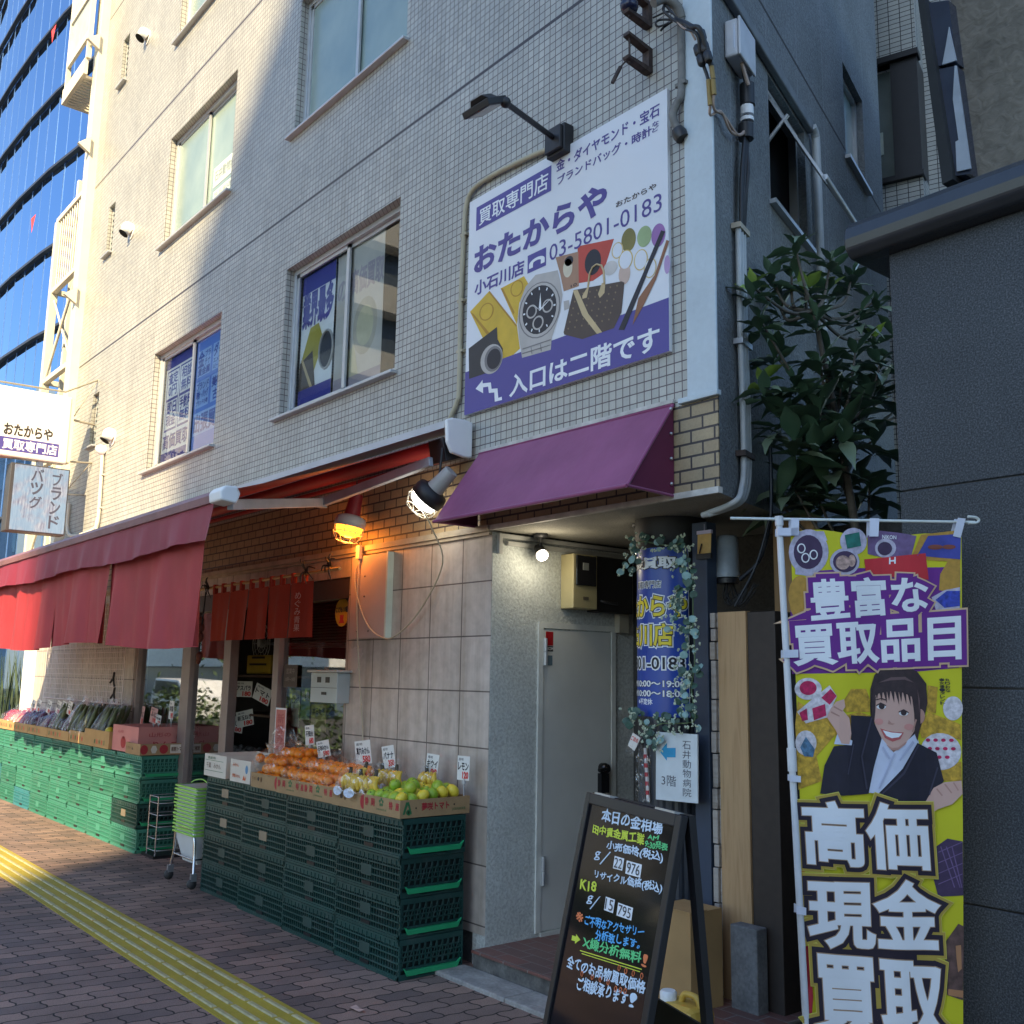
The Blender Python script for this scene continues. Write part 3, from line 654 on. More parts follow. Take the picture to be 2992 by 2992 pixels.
hand = [(hx0, hz0+.05*ch), (hx0, hz0+.45*ch)]+[(cx+cw*math.cos(R(a))*1., hz0+.45*ch+.5*ch*math.sin(R(a))) for a in range(165, 10, -15)]+[(hx1, hz0+.45*ch), (hx1, hz0+.05*ch), (hx1-.035, hz0+.05*ch), (hx1-.035, hz0+.35*ch)]+[(cx+cw*.55*math.cos(R(a)), hz0+.42*ch+.22*ch*math.sin(R(a))) for a in range(20, 170, 25)]+[(hx0+.035, hz0+.35*ch), (hx0+.035, hz0+.05*ch)]
flat(mb, hand, sfn, .0025); mb.build('lettering', M_WINK, sb)
mb = MB(); lay(mb, '金・ダイヤモンド・宝石', r8('7', (838, 772), (1718, 175)), sfn, .0014, .022); lay(mb, 'ブランドバッグ・時計', r8('7', (848, 885), (1650, 365)), sfn, .0014, .022)
(a, _, b, _) = r8('7', (1658, 440), (1712, 318)); column(mb, 'など', a, b, sfn, .0014, .02)
lay(mb, 'おたからや', r8('7', (140, 1640), (1260, 855)), sfn, .0014, .042); lay(mb, '小石川店', r8('7', (140, 1830), (560, 1515)), sfn, .0014, .03); lay(mb, '03-5801-0183', r8('7', (778, 1535), (1738, 940)), sfn, .0014, .0)
mb.build('lettering', M_PURP, sb)
mb = MB(); lay(mb, 'おたからや', r8('7', (1348, 1075), (1690, 860)), sfn, .0014, .02); mb.build('lettering', mat('brown_ink', (.05, .03, .025), .5), sb)
# the printed goods
def pic(name, m_, polys, h, z='8', parent=None):
    mb = MB()
    for p in polys: flat(mb, q8(*p, z=z), sfn, h)
    return mb.build(name, m_, parent or sb)
gold = col('gold_print', (.62, .40, .03)); goldd = col('dark_gold_print', (.42, .22, .015))
pic('gold_bar_picture', gold, [[(98, 325), (265, 145), (500, 440), (525, 640), (365, 790), (300, 740)], [(360, 125), (560, 20), (600, 90), (520, 250), (500, 440)]], .0006)
pic('gold_bar_shade', goldd, [[(98, 325), (130, 345), (310, 560), (300, 600)], [(360, 125), (380, 125), (480, 330), (470, 350)], [(265, 145), (500, 440), (490, 452), (258, 160)]], .0010)
def ring8(cx, cy, rx, ry, z='8', n=26, slant=-.31): return [(cx+rx*math.cos(R(360*i/n)), cy+ry*math.sin(R(360*i/n))+slant*rx*math.cos(R(360*i/n))) for i in range(n)]
pic('gold_bar_stamp', goldd, [ring8(240, 325, 62, 75), ring8(500, 125, 55, 70)], .0012); pic('gold_bar_stamp', gold, [ring8(240, 325, 52, 65), ring8(500, 125, 46, 60)], .0016)
silver = col('silver_print', (.42, .40, .38), .3); silvd = col('dark_silver_print', (.18, .17, .17))
pic('watch_picture', silver, [[(575, 110), (660, 10), (850, -30), (870, 60), (890, 180), (870, 330), (800, 540), (790, 650), (545, 720), (520, 560), (505, 400), (530, 230)], [(900, 235), (945, 225), (955, 295), (905, 315)]], .0018)
pic('watch_bezel', silvd, [ring8(695, 310, 178, 238)], .0022); pic('watch_bezel', silver, [ring8(695, 310, 168, 228)], .0026); pic('watch_dial', M_INK, [ring8(695, 308, 146, 205)], .003)
pic('watch_counter', silver, [ring8(628, 325, 46, 58), ring8(765, 275, 46, 58), ring8(683, 420, 48, 60)], .0034); pic('watch_counter', M_INK, [ring8(628, 325, 34, 44), ring8(765, 275, 34, 44), ring8(683, 420, 36, 46)], .0038)
hands = [[(690, 300), (705, 160), (712, 300)], [(690, 312), (800, 205), (700, 318)], [(688, 300), (640, 262), (694, 312)]]
for k in range(12):
    a = R(k*30); c_, s_ = math.cos(a), math.sin(a); f0 = lambda rr, w_: (695+c_*rr*.72-s_*w_*.6, 308+s_*rr-.31*c_*rr*.72+c_*w_)
    hands.append([f0(168, -7), f0(192, -7), f0(192, 7), f0(168, 7)])
pic('watch_hand', M_WINK, hands, .0042)
pic('watch_strap_line', silvd, [[(548, 640), (790, 560), (792, 568), (550, 650)], [(545, 680), (790, 605), (791, 612), (546, 690)], [(620, 630), (628, 690), (634, 688), (626, 628)], [(700, 605), (708, 665), (714, 662), (706, 602)]], .003)
bag = col('brown_bag_print', (.075, .048, .035)); tan = col('tan_strap_print', (.56, .42, .22))
pic('bag_picture', bag, [[(985, 140), (1395, 65), (1420, 75), (1395, 330), (1330, 465), (1060, 560), (905, 520), (900, 500)]], .0018)
pic('bag_strap', tan, [[(980, 145), (1020, 138), (1110, 340), (1230, 500), (1185, 515), (1060, 355)]]+[[(1108+10*0, 108), (1060, 190), (1062, 215), (1098, 205), (1118, 112)], [(1228, 80), (1195, 175), (1210, 208), (1250, 165), (1258, 78)]], .0024)
hp = [(1110, 112), (1125, 0), (1150, -55), (1185, -80), (1225, -70), (1245, -20), (1250, 85)]
mb = MB(); hq = q8(*hp); mb.tube([sfn(u, v, .003) for u, v in hq], .006, 5)
mb.build('bag_handle', tan, sb)
dots = []
for i in range(7):
    for j in range(6):
        cx, cy = 1010+i*58-j*14, 180+j*58-i*13
        if cx < 985-(cy-140)*.2 or cx > 1385-(cy-65)*.12 or cy > 540-(cx-900)*.2: continue
        dots.append([(cx, cy-10), (cx+8, cy), (cx, cy+10), (cx-8, cy)])
pic('bag_pattern', col('bag_pattern_print', (.22, .15, .08)), dots, .0022)
pic('red_card_picture', col('red_card_print', (.50, .06, .035)), [[(1018, 1405+0), (1330, 1340), (1235, 1640), (1150, 1700), (1025, 1720)]], .0008, '7')
pic('brown_card_picture', col('brown_card_print', (.36, .20, .12)), [[(830, 1500), (1025, 1450), (1030, 1745), (900, 1790), (870, 1640)]], .0010, '7')
pic('card_motif', col('cream_print', (.62, .55, .40)), [ring8(935, 1590, 40, 80)], .0014, '7'); pic('card_motif', M_INK, [ring8(945, 1530, 38, 42), ring8(1150, 1540, 70, 110)], .0014, '7')
mb = MB(); lay(mb, '10', r8('7', (962, 1760), (1012, 1715)), sfn, .002, .01); mb.build('lettering', M_INK, sb)
cam8 = col('black_camera_print', (.03, .028, .03))
pic('camera_picture', cam8, [[(88, 640), (330, 455), (335, 560), (380, 640), (370, 740), (240, 850), (92, 900)]], .0020)
pic('camera_lens', silver, [ring8(285, 730, 95, 125)], .0026); pic('camera_lens', silvd, [ring8(300, 728, 76, 108)], .003); pic('camera_lens', M_INK, [ring8(305, 728, 60, 86)], .0034)
pic('sword_picture', M_INK, [[(1735, 1268), (1770, 1278), (1640, 1580), (1420, 2120), (1370, 2120), (1600, 1590)]], .0026, '7')
pic('sword_picture', col('brown_sword_print', (.26, .11, .05)), [[(1780, 1350), (1805, 1360), (1690, 1690), (1590, 1900), (1490, 2080), (1540, 1850), (1680, 1650)]], .0026, '7')
jw = [(1455, 1350, 62, 100, (.20, .17, .04)), (1590, 1320, 62, 90, (.32, .42, .20)), (1710, 1310, 60, 100, (.30, .14, .36)), (1360, 1440, 50, 70, (.60, .45, .18)), (1430, 1520, 62, 85, (.58, .42, .12)), (1560, 1520, 60, 90, (.60, .45, .16)), (1300, 1590, 60, 60, (.58, .54, .50)), (1420, 1640, 50, 90, (.55, .40, .32)), (1640, 1590, 55, 85, (.58, .45, .2)), (1785, 1560, 26, 80, (.45, .30, .52))]
for i, (cx, cy, rx, ry, c) in enumerate(jw):
    pic('jewel_picture', col('jewel_print_%d' % i, c), [ring8(cx, cy, rx, ry)], .0010+.00006*i, '7')
    if i in (3, 4, 5, 8): pic('jewel_inside', M_BOARD, [ring8(cx, cy, rx-9, ry-9)], .0017, '7')
# ================================================================== sign lamp, conduits, cable fittings
lm = thing('sign_lamp', (-4.07, W, 4.7), 'black floodlight on an arm above the large white signboard', 'lamp')
mb = MB(); mb.box(-4.15, -3.995, W-.075, W-.001, 4.60, 4.775); mb.box(-4.14, -4.005, W-.10, W-.076, 4.615, 4.76); mb.build('mount_box', mat('matt_black', (.018, .018, .02), .5), lm, bev=.005)
a, b = Vector((-4.07, W-.10, 4.70)), Vector((-3.87, 3.07, 4.62))
mb = MB(); mb.tube([a, b], .016, 8); mb.ball(b, .03); mb.build('arm', MATS['matt_black'], lm)
hd_c = Vector((-3.96, 3.0, 4.605)); ax = Vector((-.93, -.05, -.0)).normalized(); ay = Vector((.05, -.80, -.45)).normalized(); az = ax.cross(ay).normalized()
mb = MB(); mb.obox(hd_c, ax, ay, az, .105, .075, .018); mb.prism([hd_c+az*.017+ax*-.085+ay*-.05, hd_c+az*.017+ax*.085+ay*-.05, hd_c+az*.055+ax*.045+ay*-.03, hd_c+az*.055+ax*-.045+ay*-.03], ay*.075)
mb.build('lamp_head', MATS['matt_black'], lm, bev=.004)
mb = MB(); mb.obox(hd_c-az*.0195, ax, ay, az, .09, .06, .001); mb.build('lens', mat('lamp_lens', (.4, .4, .4), .2), lm)
def conduit(name, pts, r, m_, label, cat='conduit', clips=(), n=8, parent=None):
    t = thing(name, tuple(pts[-1]), label, cat)
    MB().tube(pts, r, n).build('pipe', m_, t)
    for c in clips:
        MB().box(c[0]-r-.014, c[0]+r+.014, c[1]-r*.6, c[1]+r+.012, c[2]-.009, c[2]+.009).build('clip', m_, t)
    return t
def arc(pts, n=6):
    """rounded polyline: Catmull-Rom through the points"""
    P = [Vector(p) for p in pts]; P = [P[0]*2-P[1]]+P+[P[-1]*2-P[-2]]; out = []
    for i in range(1, len(P)-2):
        for k in range(n):
            t = k/n; a, b, c, d = P[i-1:i+3]
            out.append(.5*((2*b)+(c-a)*t+(2*a-5*b+4*c-d)*t*t+(3*b-a-3*c+d)*t**3))
    return out+[P[-2]]
y_ = W-.022
conduit('beige_conduit', arc([(-4.15, y_, 4.70), (-4.4, y_, 4.728), (-4.7, y_, 4.748), (-4.87, y_, 4.744), (-4.96, y_, 4.715), (-5.005, y_, 4.64), (-5.02, y_, 4.476), (-5.035, y_, 4.0), (-5.03, y_, 3.42), (-5.05, y_, 3.33), (-5.13, y_, 3.22)]), .0165, M_PIPE,
        'beige conduit bending round the upper left corner of the white signboard', clips=((-4.5, y_, 4.735), (-4.78, y_, 4.748), (-5.02, y_, 4.45), (-5.035, y_, 4.0), (-5.03, y_, 3.66)))
M_GPIPE = mat('weathered_grey_pipe', (.16, .155, .14), .6, .3, 14)
t = conduit('dark_cable_conduit', arc([(-3.155, y_, 5.0), (-3.157, y_, 4.6), (-3.18, y_-.01, 4.53), (-3.20, y_-.02, 4.47), (-3.185, y_-.01, 4.40), (-3.15, y_, 4.335)]), .021, M_GPIPE, 'weathered dark conduit curving down beside the right edge of the white signboard', clips=((-3.157, y_, 4.63),))
mb = MB(); mb.lathe([(.034, 0), (.04, .03), (.034, .06)], (-3.155, y_, 4.325), 12, (-.4, -.2, .9)); mb.build('end_fitting', M_BLACK, t)
mb = MB(); mb.tube(arc([(-3.155, y_, 5.0), (-3.16, y_-.03, 5.06), (-3.19, y_-.09, 5.09), (-3.21, y_-.15, 5.05)]), .026, 8); mb.build('entry_head', M_GPIPE, t)
rust = mat('rusty_iron', (.05, .032, .026), .7, .5, 30)
def bracket(z, label, ins):
    br = thing('cable_bracket', (-3.39, W, z), label, 'bracket', 'iron cable brackets beside the pillar')
    mb = MB(); pr = [(W, z-.07), (W-.02, z-.075), (W-.18, z-.055), (W-.185, z-.04), (W-.03, z-.045), (W-.03, z+.05), (W-.18, z+.08), (W-.18, z+.095), (W, z+.07)]
    mb.prism([(-3.42, p[0], p[1]) for p in pr], (.045, 0, 0)); mb.build('iron_hook', rust, br)
    mb = MB(); mb.tube([(-3.398, W-.155, z-.07), (-3.398, W-.155, z+.10)], .006, 6); mb.build('bolt', rust, br)
    if ins:
        mb = MB(); mb.lathe([(.02, -.06), (.045, -.05), (.05, -.02), (.038, 0), (.05, .02), (.045, .05), (.02, .06)], (-3.398, W-.155, z+.02), 14); mb.build('insulator', mat('navy_insulator', (.012, .016, .05), .25), br)
    else:
        mb = MB(); mb.tube([(-3.398, W-.16, z-.04), (-3.42, W-.2, z-.10)], .005, 5); mb.tube([(-3.42, W-.2, z-.10), (-3.45, W-.23, z-.19)], .011, 6); mb.build('hanging_clip', rust, br)
bracket(5.15, 'iron wall bracket with a dark blue insulator at the top edge', True)
bracket(4.88, 'empty iron wall bracket hooked above the white signboard', False)
def cable(pts, r, m_, label, name='power_cable', grp=None):
    p = arc(pts, 5); o = MB().tube(p, r, 6).build(name, m_, loc=tuple(p[-1])); return tag(o, label, 'cable', grp)
M_CAB = mat('black_cable', (.012, .012, .013), .45, .2); M_CABY = mat('ochre_sleeve', (.28, .19, .05), .55); M_CABP = mat('buff_cable', (.40, .30, .24), .5)
yc = W-.06
def onyp(x, y, d=.08): p = onY('G', x, y, W-d); return tuple(p)
c1 = thing('spliced_power_cable', onyp(970, 1200), 'spliced black and ochre power cables arching over the pale corner pillar', 'cable')
mb = MB()
mb.tube(arc([onyp(600, 225), onyp(690, 250, .14), onyp(780, 300, .18), onyp(850, 310, .18), onyp(900, 400, .16), onyp(930, 520, .14), onyp(960, 640, .12), onyp(1000, 740, .1)]), .013, 6)
mb.tube(arc([onyp(610, 240), onyp(700, 320, .14), onyp(800, 350, .17), onyp(850, 420, .16), onyp(870, 560, .14), onyp(890, 680, .12), onyp(940, 820, .1), onyp(965, 900, .1)]), .009, 6)
mb.tube(arc([onyp(560, 150), onyp(480, 60, .1), onyp(460, 120, .12), onyp(540, 200, .1), onyp(620, 250, .1)]), .008, 6); mb.tube(arc([onyp(560, 220), onyp(420, 225, .1), onyp(370, 260, .13), onyp(400, 300, .12), onyp(520, 260, .1)]), .006, 6)
mb.tube(arc([onyp(560, 240), onyp(460, 310, .1), onyp(430, 345, .12)]), .006, 6); mb.tube(arc([onyp(620, 215), onyp(520, 130, .1), onyp(340, 200, .12)]), .005, 6)
mb.build('black_wire', M_CAB, c1)
mb = MB()
for x, y in ((850, 570), (885, 680), (890, 400), (925, 535), (960, 640)):
    p = Vector(onyp(x, y, .13)); mb.lathe([(.016, -.03), (.022, -.02), (.022, .02), (.016, .03)], p, 10, (.25, 0, -1))
mb.build('splice_sleeve', M_CAB, c1)
mb = MB(); mb.tube([onyp(1000, 750, .1), onyp(1020, 890, .09)], .012, 6); mb.tube([onyp(965, 900, .1), onyp(985, 1190, .08)], .012, 6); mb.tube([onyp(1015, 900, .09), onyp(1030, 1070, .08)], .013, 6); mb.build('ochre_sleeve', M_CABY, c1)
mb = MB(); mb.tube(arc([onyp(985, 1190, .08), onyp(990, 1300, .05), tuple(side(.02, 4.40, .03)), tuple(side(.13, 4.345, .04)), tuple(side(.26, 4.39, .05)), tuple(side(.33, 4.45, .05))]), .0075, 6)
mb.tube(arc([onyp(1025, 1070, .08), onyp(1030, 1230, .05), tuple(side(.06, 4.40, .03)), tuple(side(.2, 4.36, .05)), tuple(side(.34, 4.46, .05))]), .0075, 6); mb.tube(arc([onyp(615, 245, .1), onyp(680, 310, .14), onyp(760, 350, .16), onyp(820, 450, .14)]), .006, 6); mb.build('buff_wire', M_CABP, c1)
jb = thing('junction_box', tuple(side(.38, 4.76, .01)), 'white junction box on the grey side wall with cables below it', 'junction box')
mb = MB(); side_box(mb, .165, .40, .002, .075, 4.785, 4.995); mb.build('box_body', mat('grey_white_plastic', (.50, .51, .53), .45), jb, bev=.012)
mb = MB(); side_box(mb, .16, .405, .076, .09, 4.78, 5.0); mb.build('lid', MATS['grey_white_plastic'], jb, bev=.008)
mb = MB(); mb.add([side(.1635, 4.82, .05), side(.1635, 4.82, .062), side(.1635, 4.96, .062), side(.1635, 4.96, .05)], [(0, 1, 2, 3)]); mb.build('clasp', M_STEEL, jb)
cb = thing('cable_bundle', tuple(side(.30, 3.9)), 'thick black cable bundle hanging from the white junction box', 'cable')
mb = MB(); cr = random.Random(4)
for i in range(7):
    o_ = (i-3)*.009
    mb.tube(arc([side(.34+o_*1.6, 4.80, .05), side(.37+o_, 4.65, .06+cr.uniform(-.01, .02)), side(.34+o_*.8, 4.45, .05), side(.31+o_*1.4, 4.2, .05+cr.uniform(-.01, .02)), side(.29+o_*1.2, 4.0, .04), side(.285+o_*.8, 3.86, .035)]), .010, 6)
mb.build('black_wire', M_CAB, cb)
mb = MB(); mb.tube([side(.25, 4.80, .06), side(.30, 4.68, .08)], .011, 6); mb.build('buff_tail', M_CABP, cb)
mb = MB(); mb.lathe([(.034, 0), (.034, .05)], side(.345, 4.54, .055), 10); mb.lathe([(.036, 0), (.036, .02)], side(.34, 4.50, .055), 10); mb.build('white_tape', M_WHITE, cb)
mb = MB(); mb.lathe([(.04, 0), (.04, .12)], side(.355, 4.60, .055), 10); mb.lathe([(.04, 0), (.042, .08)], side(.335, 4.40, .05), 10); mb.build('black_tape', M_CAB, cb)
gp = thing('grey_wall_conduits', tuple(side(.1, 2.4)), 'three pale grey conduits running down the stucco side wall corner', 'conduit')
for i in range(3):
    ds = (i-1)*.036
    MB().tube(arc([side(.275+ds, 3.90, .03), side(.27+ds, 3.4, .03), side(.285+ds, 2.95, .03), side(.285+ds, 2.66, .03), side(.25+ds, 2.53, .03), side(.16+ds*.7, 2.445, .02), (-3.16+ds*.5, 3.80, 2.40)]), .0155, 8).build('pipe', M_GREYPVC, gp)
for z, m_ in ((3.88, MATS['dusty_cream_trim']), (3.27, M_STEEL), (2.70, rust)):
    mb = MB(); side_box(mb, .21, .355, .002, .052, z-.014, z+.014); mb.build('clamp', m_, gp)
hp = thing('side_wall_pipe', tuple(side(.1, 5.15)), 'weathered horizontal pipe along the top of the stucco side wall', 'pipe')
MB().tube([side(.03, 5.60, .05), side(.14, 5.36, .05), side(.14, 5.20, .05)], .02, 8).build('pipe', M_GPIPE, hp)
mb = MB(); side_box(mb, .10, 1.70, .002, .045, 5.115, 5.19); mb.build('duct', mat('dark_duct', (.14, .15, .155), .6, .2), hp, bev=.01)
mb = MB(); mb.tube(arc([side(1.68, 5.15, .04), side(1.74, 5.12, .04), side(1.755, 5.0, .04), side(1.76, 4.2, .04), side(1.77, 3.0, .04)]), .028, 8); mb.build('down_pipe', M_GREYPVC, hp)
# ================================================================== fixed magenta awning over the entrance
M_MAG = NT('magenta_awning_cloth')
_c = M_MAG.ramp(M_MAG.noise(2.5, 5, .6), [(.3, (.20, .034, .105)), (.7, (.29, .062, .16))])
M_MAG.set(Base_Color=_c, Roughness=.55, Sheen_Weight=.25, Specular_IOR_Level=.4); M_MAG.bump(M_MAG.noise(7, 3), .18, .02); M_MAG = M_MAG.m
fa = thing('magenta_awning', (-4.0, W, 2.49), 'fixed magenta canvas awning over the entrance recess', 'awning')
TL, TR = (-4.815, W-.012, 2.957), (-3.243, W-.012, 2.947)
def awnp(z, x, y):
    return None
# front bar: solve its height and reach from the outline
FL = onX('5', 500, 1010, -4.815); FR = onX('5', 1625, 812, -3.243)
FL.z = FR.z = (FL.z+FR.z)/2; FL.y = FR.y = (FL.y+FR.y)/2
mb = MB(); nx, nz = 24, 8; V = []; F_ = []
for j in range(nz+1):
    for i in range(nx+1):
        a, b = i/nx, j/nz; top = Vector(TL)*(1-a)+Vector(TR)*a; bot = FL*(1-a)+FR*a; p = top*(1-b)+bot*b
        p += Vector((0, .012, .012))*-math.sin(math.pi*b)*(.25+.4*math.sin(a*17)*.2)
        V.append(p)
for j in range(nz):
    for i in range(nx): F_.append((j*(nx+1)+i, (j+1)*(nx+1)+i, (j+1)*(nx+1)+i+1, j*(nx+1)+i+1))
mb.add(V, F_, True)
WL, WR = Vector((-4.815, W-.012, 2.50)), Vector((-3.243, W-.012, 2.487))
mb.build('canvas', M_MAG, fa)
mb = MB(); mb.add([TR, FR, WR], [(0, 1, 2)]); mb.add([TL, FL, WL], [(0, 2, 1)]); mb.build('end_panel', mat('deep_magenta_cloth', (.115, .012, .045), .6, .1, 4, .1, 8), fa)
mb = MB(); mb.tube([FL, FR], .011, 8); mb.tube([Vector(TL), Vector(TR)], .009, 6); mb.tube([FR, Vector(TR)], .008, 6); mb.tube([FR, WR], .008, 6); mb.tube([FL, WL], .008, 6); mb.build('frame_tube', MATS['magenta_awning_cloth'] if 'magenta_awning_cloth' in MATS else M_MAG, fa)
mb = MB(); mb.box(-4.815, -3.24, W-.02, W-.002, 2.955, 2.975); mb.build('flashing', MATS['old_white_trim'], fa)
mb = MB()
for k in range(4): mb.ball((-3.2385, W-.035, 2.92-k*.125), .009, n=8, k=5)
mb.build('rivet', M_STEEL, fa)
# ================================================================== retractable awning over the greengrocer
ra = thing('retractable_awning', (-9, W, 2.9), 'dark red retractable shop awning with a white cassette and folding arms', 'awning')
M_RED = mat('wine_red_cloth', (.34, .026, .034), .6, .12, 3, .15, 12); M_REDU = mat('wine_red_valance', (.24, .022, .05), .55, .12, 3, .2, 14)
XR, XL = -4.90, -12.85
capp = [(3.455, 3.147), (3.50, 3.165), (3.60, 3.168), (3.655, 3.16), (3.655, 2.935), (3.60, 2.93), (3.50, 2.945), (3.465, 3.01)]
mb = MB(); mb.prism([(XR, p[0], p[1]) for p in capp], (.03, 0, 0)); mb.build('end_cap', M_WHITE, ra, bev=.01)
mb = MB(); mb.prism([(XR-.002, p[0], p[1]) for p in [(3.46, 3.10), (3.462, 3.145), (3.50, 3.162), (3.60, 3.166), (3.655, 3.158), (3.655, 3.13), (3.52, 3.125)]], (XL-XR, 0, 0)); mb.build('cassette_hood', mat('grey_white_hood', (.44, .46, .48), .4, .08), ra)
mb = MB(); mb.tube([(XR-.02, 3.545, 3.02), (XL, 3.545, 3.02)], .048, 14); mb.box(XL, XR-.05, 3.62, 3.66, 2.955, 2.975); mb.build('roller', M_RED, ra)
mb = MB(); mb.prism([(XR-.03, 3.47, 3.05), (XR-.03, 3.60, 3.02), (XR-.03, 3.62, 2.94), (XR-.03, 3.50, 2.90)], (-.16, 0, 0)); mb.tube([(XR-.03, 3.47, 2.98), (XR-.035, 3.46, 2.83), (XR-.05, 3.46, 2.76)], .009, 6); mb.build('arm_mount', MATS['matt_black'], ra, bev=.006)
BY, BZ = 2.164, 2.53
mb = MB(); nx, nz = 60, 10; V = []; F_ = []
for j in range(nz+1):
    for i in range(nx+1):
        a, b = i/nx, j/nz; x = XR-.06+(XL-XR)*a
        y = 3.51+(BY+.03-3.51)*b; z = 3.06+(BZ+.035-3.06)*b-.02*math.sin(math.pi*b)
        V.append((x, y, z))
for j in range(nz):
    for i in range(nx): F_.append((j*(nx+1)+i, j*(nx+1)+i+1, (j+1)*(nx+1)+i+1, (j+1)*(nx+1)+i))
mb.add(V, F_, True); mb.build('awning_cloth', M_RED, ra)
mb = MB(); mb.prism([(XR-.1, p[0], p[1]) for p in [(BY-.045, BZ-.03), (BY-.05, BZ+.01), (BY-.03, BZ+.035), (BY+.03, BZ+.04), (BY+.045, BZ+.01), (BY+.03, BZ-.035)]], (XL-XR, 0, 0)); mb.build('front_bar', mat('dusty_wine_bar', (.22, .10, .11), .45, .2, 6), ra)
mb = MB(); mb.prism([(XR-.09, p[0], p[1]) for p in [(BY-.055, BZ-.035), (BY-.06, BZ+.015), (BY-.035, BZ+.045), (BY+.035, BZ+.05), (BY+.055, BZ+.01), (BY+.035, BZ-.045)]], (-.16, 0, 0)); mb.build('bar_end_cap', M_WHITE, ra, bev=.01)
el = Vector((-6.02, 3.26, 2.75)); sh = Vector((-5.0, 3.44, 2.90)); tp = Vector((-5.13, 2.22, 2.50))
for nm, a, b in (('arm', sh, el), ('arm', el, tp)):
    d = (b-a).normalized(); s_ = d.cross(Vector((0, 0, 1))).normalized(); u_ = s_.cross(d)
    MB().obox((a+b)/2, d, s_, u_, (b-a).length/2, .018, .030).build(nm, mat('grey_arm', (.36, .38, .42), .4), ra, bev=.005)
mb = MB(); mb.lathe([(.034, -.035), (.034, .035)], el, 12); mb.build('elbow', MATS['grey_arm'], ra)
def cloth(x0, x1, y, ztop, zbot, amp, wl, nx, nz, lean=0., seed=0, edge=0.):
    """hanging cloth with folds; edge lifts the right hem corner inwards"""
    q = random.Random(seed); ph = [q.uniform(0, 6.28) for _ in range(4)]; V = []; F_ = []
    for j in range(nz+1):
        b = j/nz
        for i in range(nx+1):
            a = i/nx; x = x0+(x1-x0)*a
            f = math.sin(x*6.28/wl+ph[0])+.6*math.sin(x*6.28/wl*1.9+ph[1]+b*1.3)+.35*math.sin(x*6.28/wl*3.7+ph[2])
            z = ztop+(zbot(x) if callable(zbot) else zbot)*b-ztop*b
            V.append((x-edge*b*max(0, (a-.9)/.1)**2, y+amp*f*(.15+.85*b)+lean*b, z))
    for j in range(nz):
        for i in range(nx): F_.append((j*(nx+1)+i, (j+1)*(nx+1)+i, (j+1)*(nx+1)+i+1, j*(nx+1)+i+1))
    return V, F_
V, F_ = cloth(XL, -5.13, BY-.03, BZ-.02, lambda x: 2.30+.012*math.sin(x*3.1), .010, .55, 160, 8, -.01, 2, .05)
mb = MB(); mb.add(V, F_, True); mb.build('valance', M_REDU, ra)
hangc = thing('hanging_shop_curtain', (-9, BY, 1.75), 'long wine red weather curtain hanging below the awning valance', 'curtain')
for k, (x0, x1) in enumerate(((-12.85, -11.6), (-11.62, -10.24), (-10.26, -8.22), (-8.25, -6.93), (-6.96, -5.38))):
    V, F_ = cloth(x0, x1, BY+.035-.006*(k % 2), 2.40, lambda x: 1.775+.02*math.sin(x*2.3)-.035*max(0, (x+7)/1.6), .030, .75, 46, 14, .0, 20+k, .06 if k == 4 else 0)
    mb = MB(); mb.add(V, F_, True); mb.build('curtain_panel', M_RED if k else M_RED, hangc)
# ================================================================== lamps under the awning
def flood(name, base, aim, label, warm, c_shade):
    t = thing(name, tuple(base), label, 'lamp'); aim = Vector(aim).normalized(); base = Vector(base)
    mb = MB(); mb.lathe([(.045, 0), (.052, .10), (.06, .17)], base, 16, aim); mb.build('housing', c_shade[0], t)
    mb = MB(); mb.lathe([(.06, .15), (.10, .165), (.108, .19), (.108, .235), (.102, .235), (.10, .20), (.06, .185)], base, 22, aim); mb.build('shade_ring', c_shade[1], t)
    mb = MB(); mb.lathe([(.088, .20), (.095, .235), (.085, .275), (.05, .30), (0, .31)], base, 18, aim); mb.build('lamp_glass', warm, t)
    ux = aim.orthogonal().normalized(); uy = aim.cross(ux); mb = MB()
    for k in range(8):
        a = R(45*k); d = ux*math.cos(a)+uy*math.sin(a)
        mb.tube([base+aim*.235+d*.105, base+aim*.29+d*.105, base+aim*.335+d*.07, base+aim*.35+d*.0], .0022, 4)
    for rr, hh in ((.106, .275), (.075, .33)): mb.tube([base+aim*hh+(ux*math.cos(R(20*k))+uy*math.sin(R(20*k)))*rr for k in range(19)], .0022, 4)
    mb.build('wire_guard', M_CREAM, t)
    return t
flood('work_light', (-4.87, 3.50, 2.83), (-.62, -.28, -.62), 'black caged work light glowing white under the awning end', emit('white_lamp_glow', (1, .97, .88), 2.5), (mat('light_shade_grey', (.35, .34, .31), .5), MATS['matt_black']))
flood('orange_work_light', (-6.03, 3.53, 2.84), (-.10, -.15, -1), 'red topped caged lamp glowing orange under the awning', emit('orange_lamp_glow', (1, .30, .02), 2.), (mat('red_lamp_housing', (.25, .02, .03), .5), MATS['grey_white_plastic']))
for nm, loc, e_, c, r_ in (('orange_lamp', (-6.10, 3.50, 2.50), 3.0, (1, .30, .04), .05), ('white_lamp', (-5.14, 3.42, 2.58), 1.3, (1, .93, .75), .07)):
    l = bpy.data.lights.new(nm, 'POINT'); l.energy = e_; l.color = c; l.shadow_soft_size = r_; o = bpy.data.objects.new(nm, l); COL.objects.link(o); o.location = loc
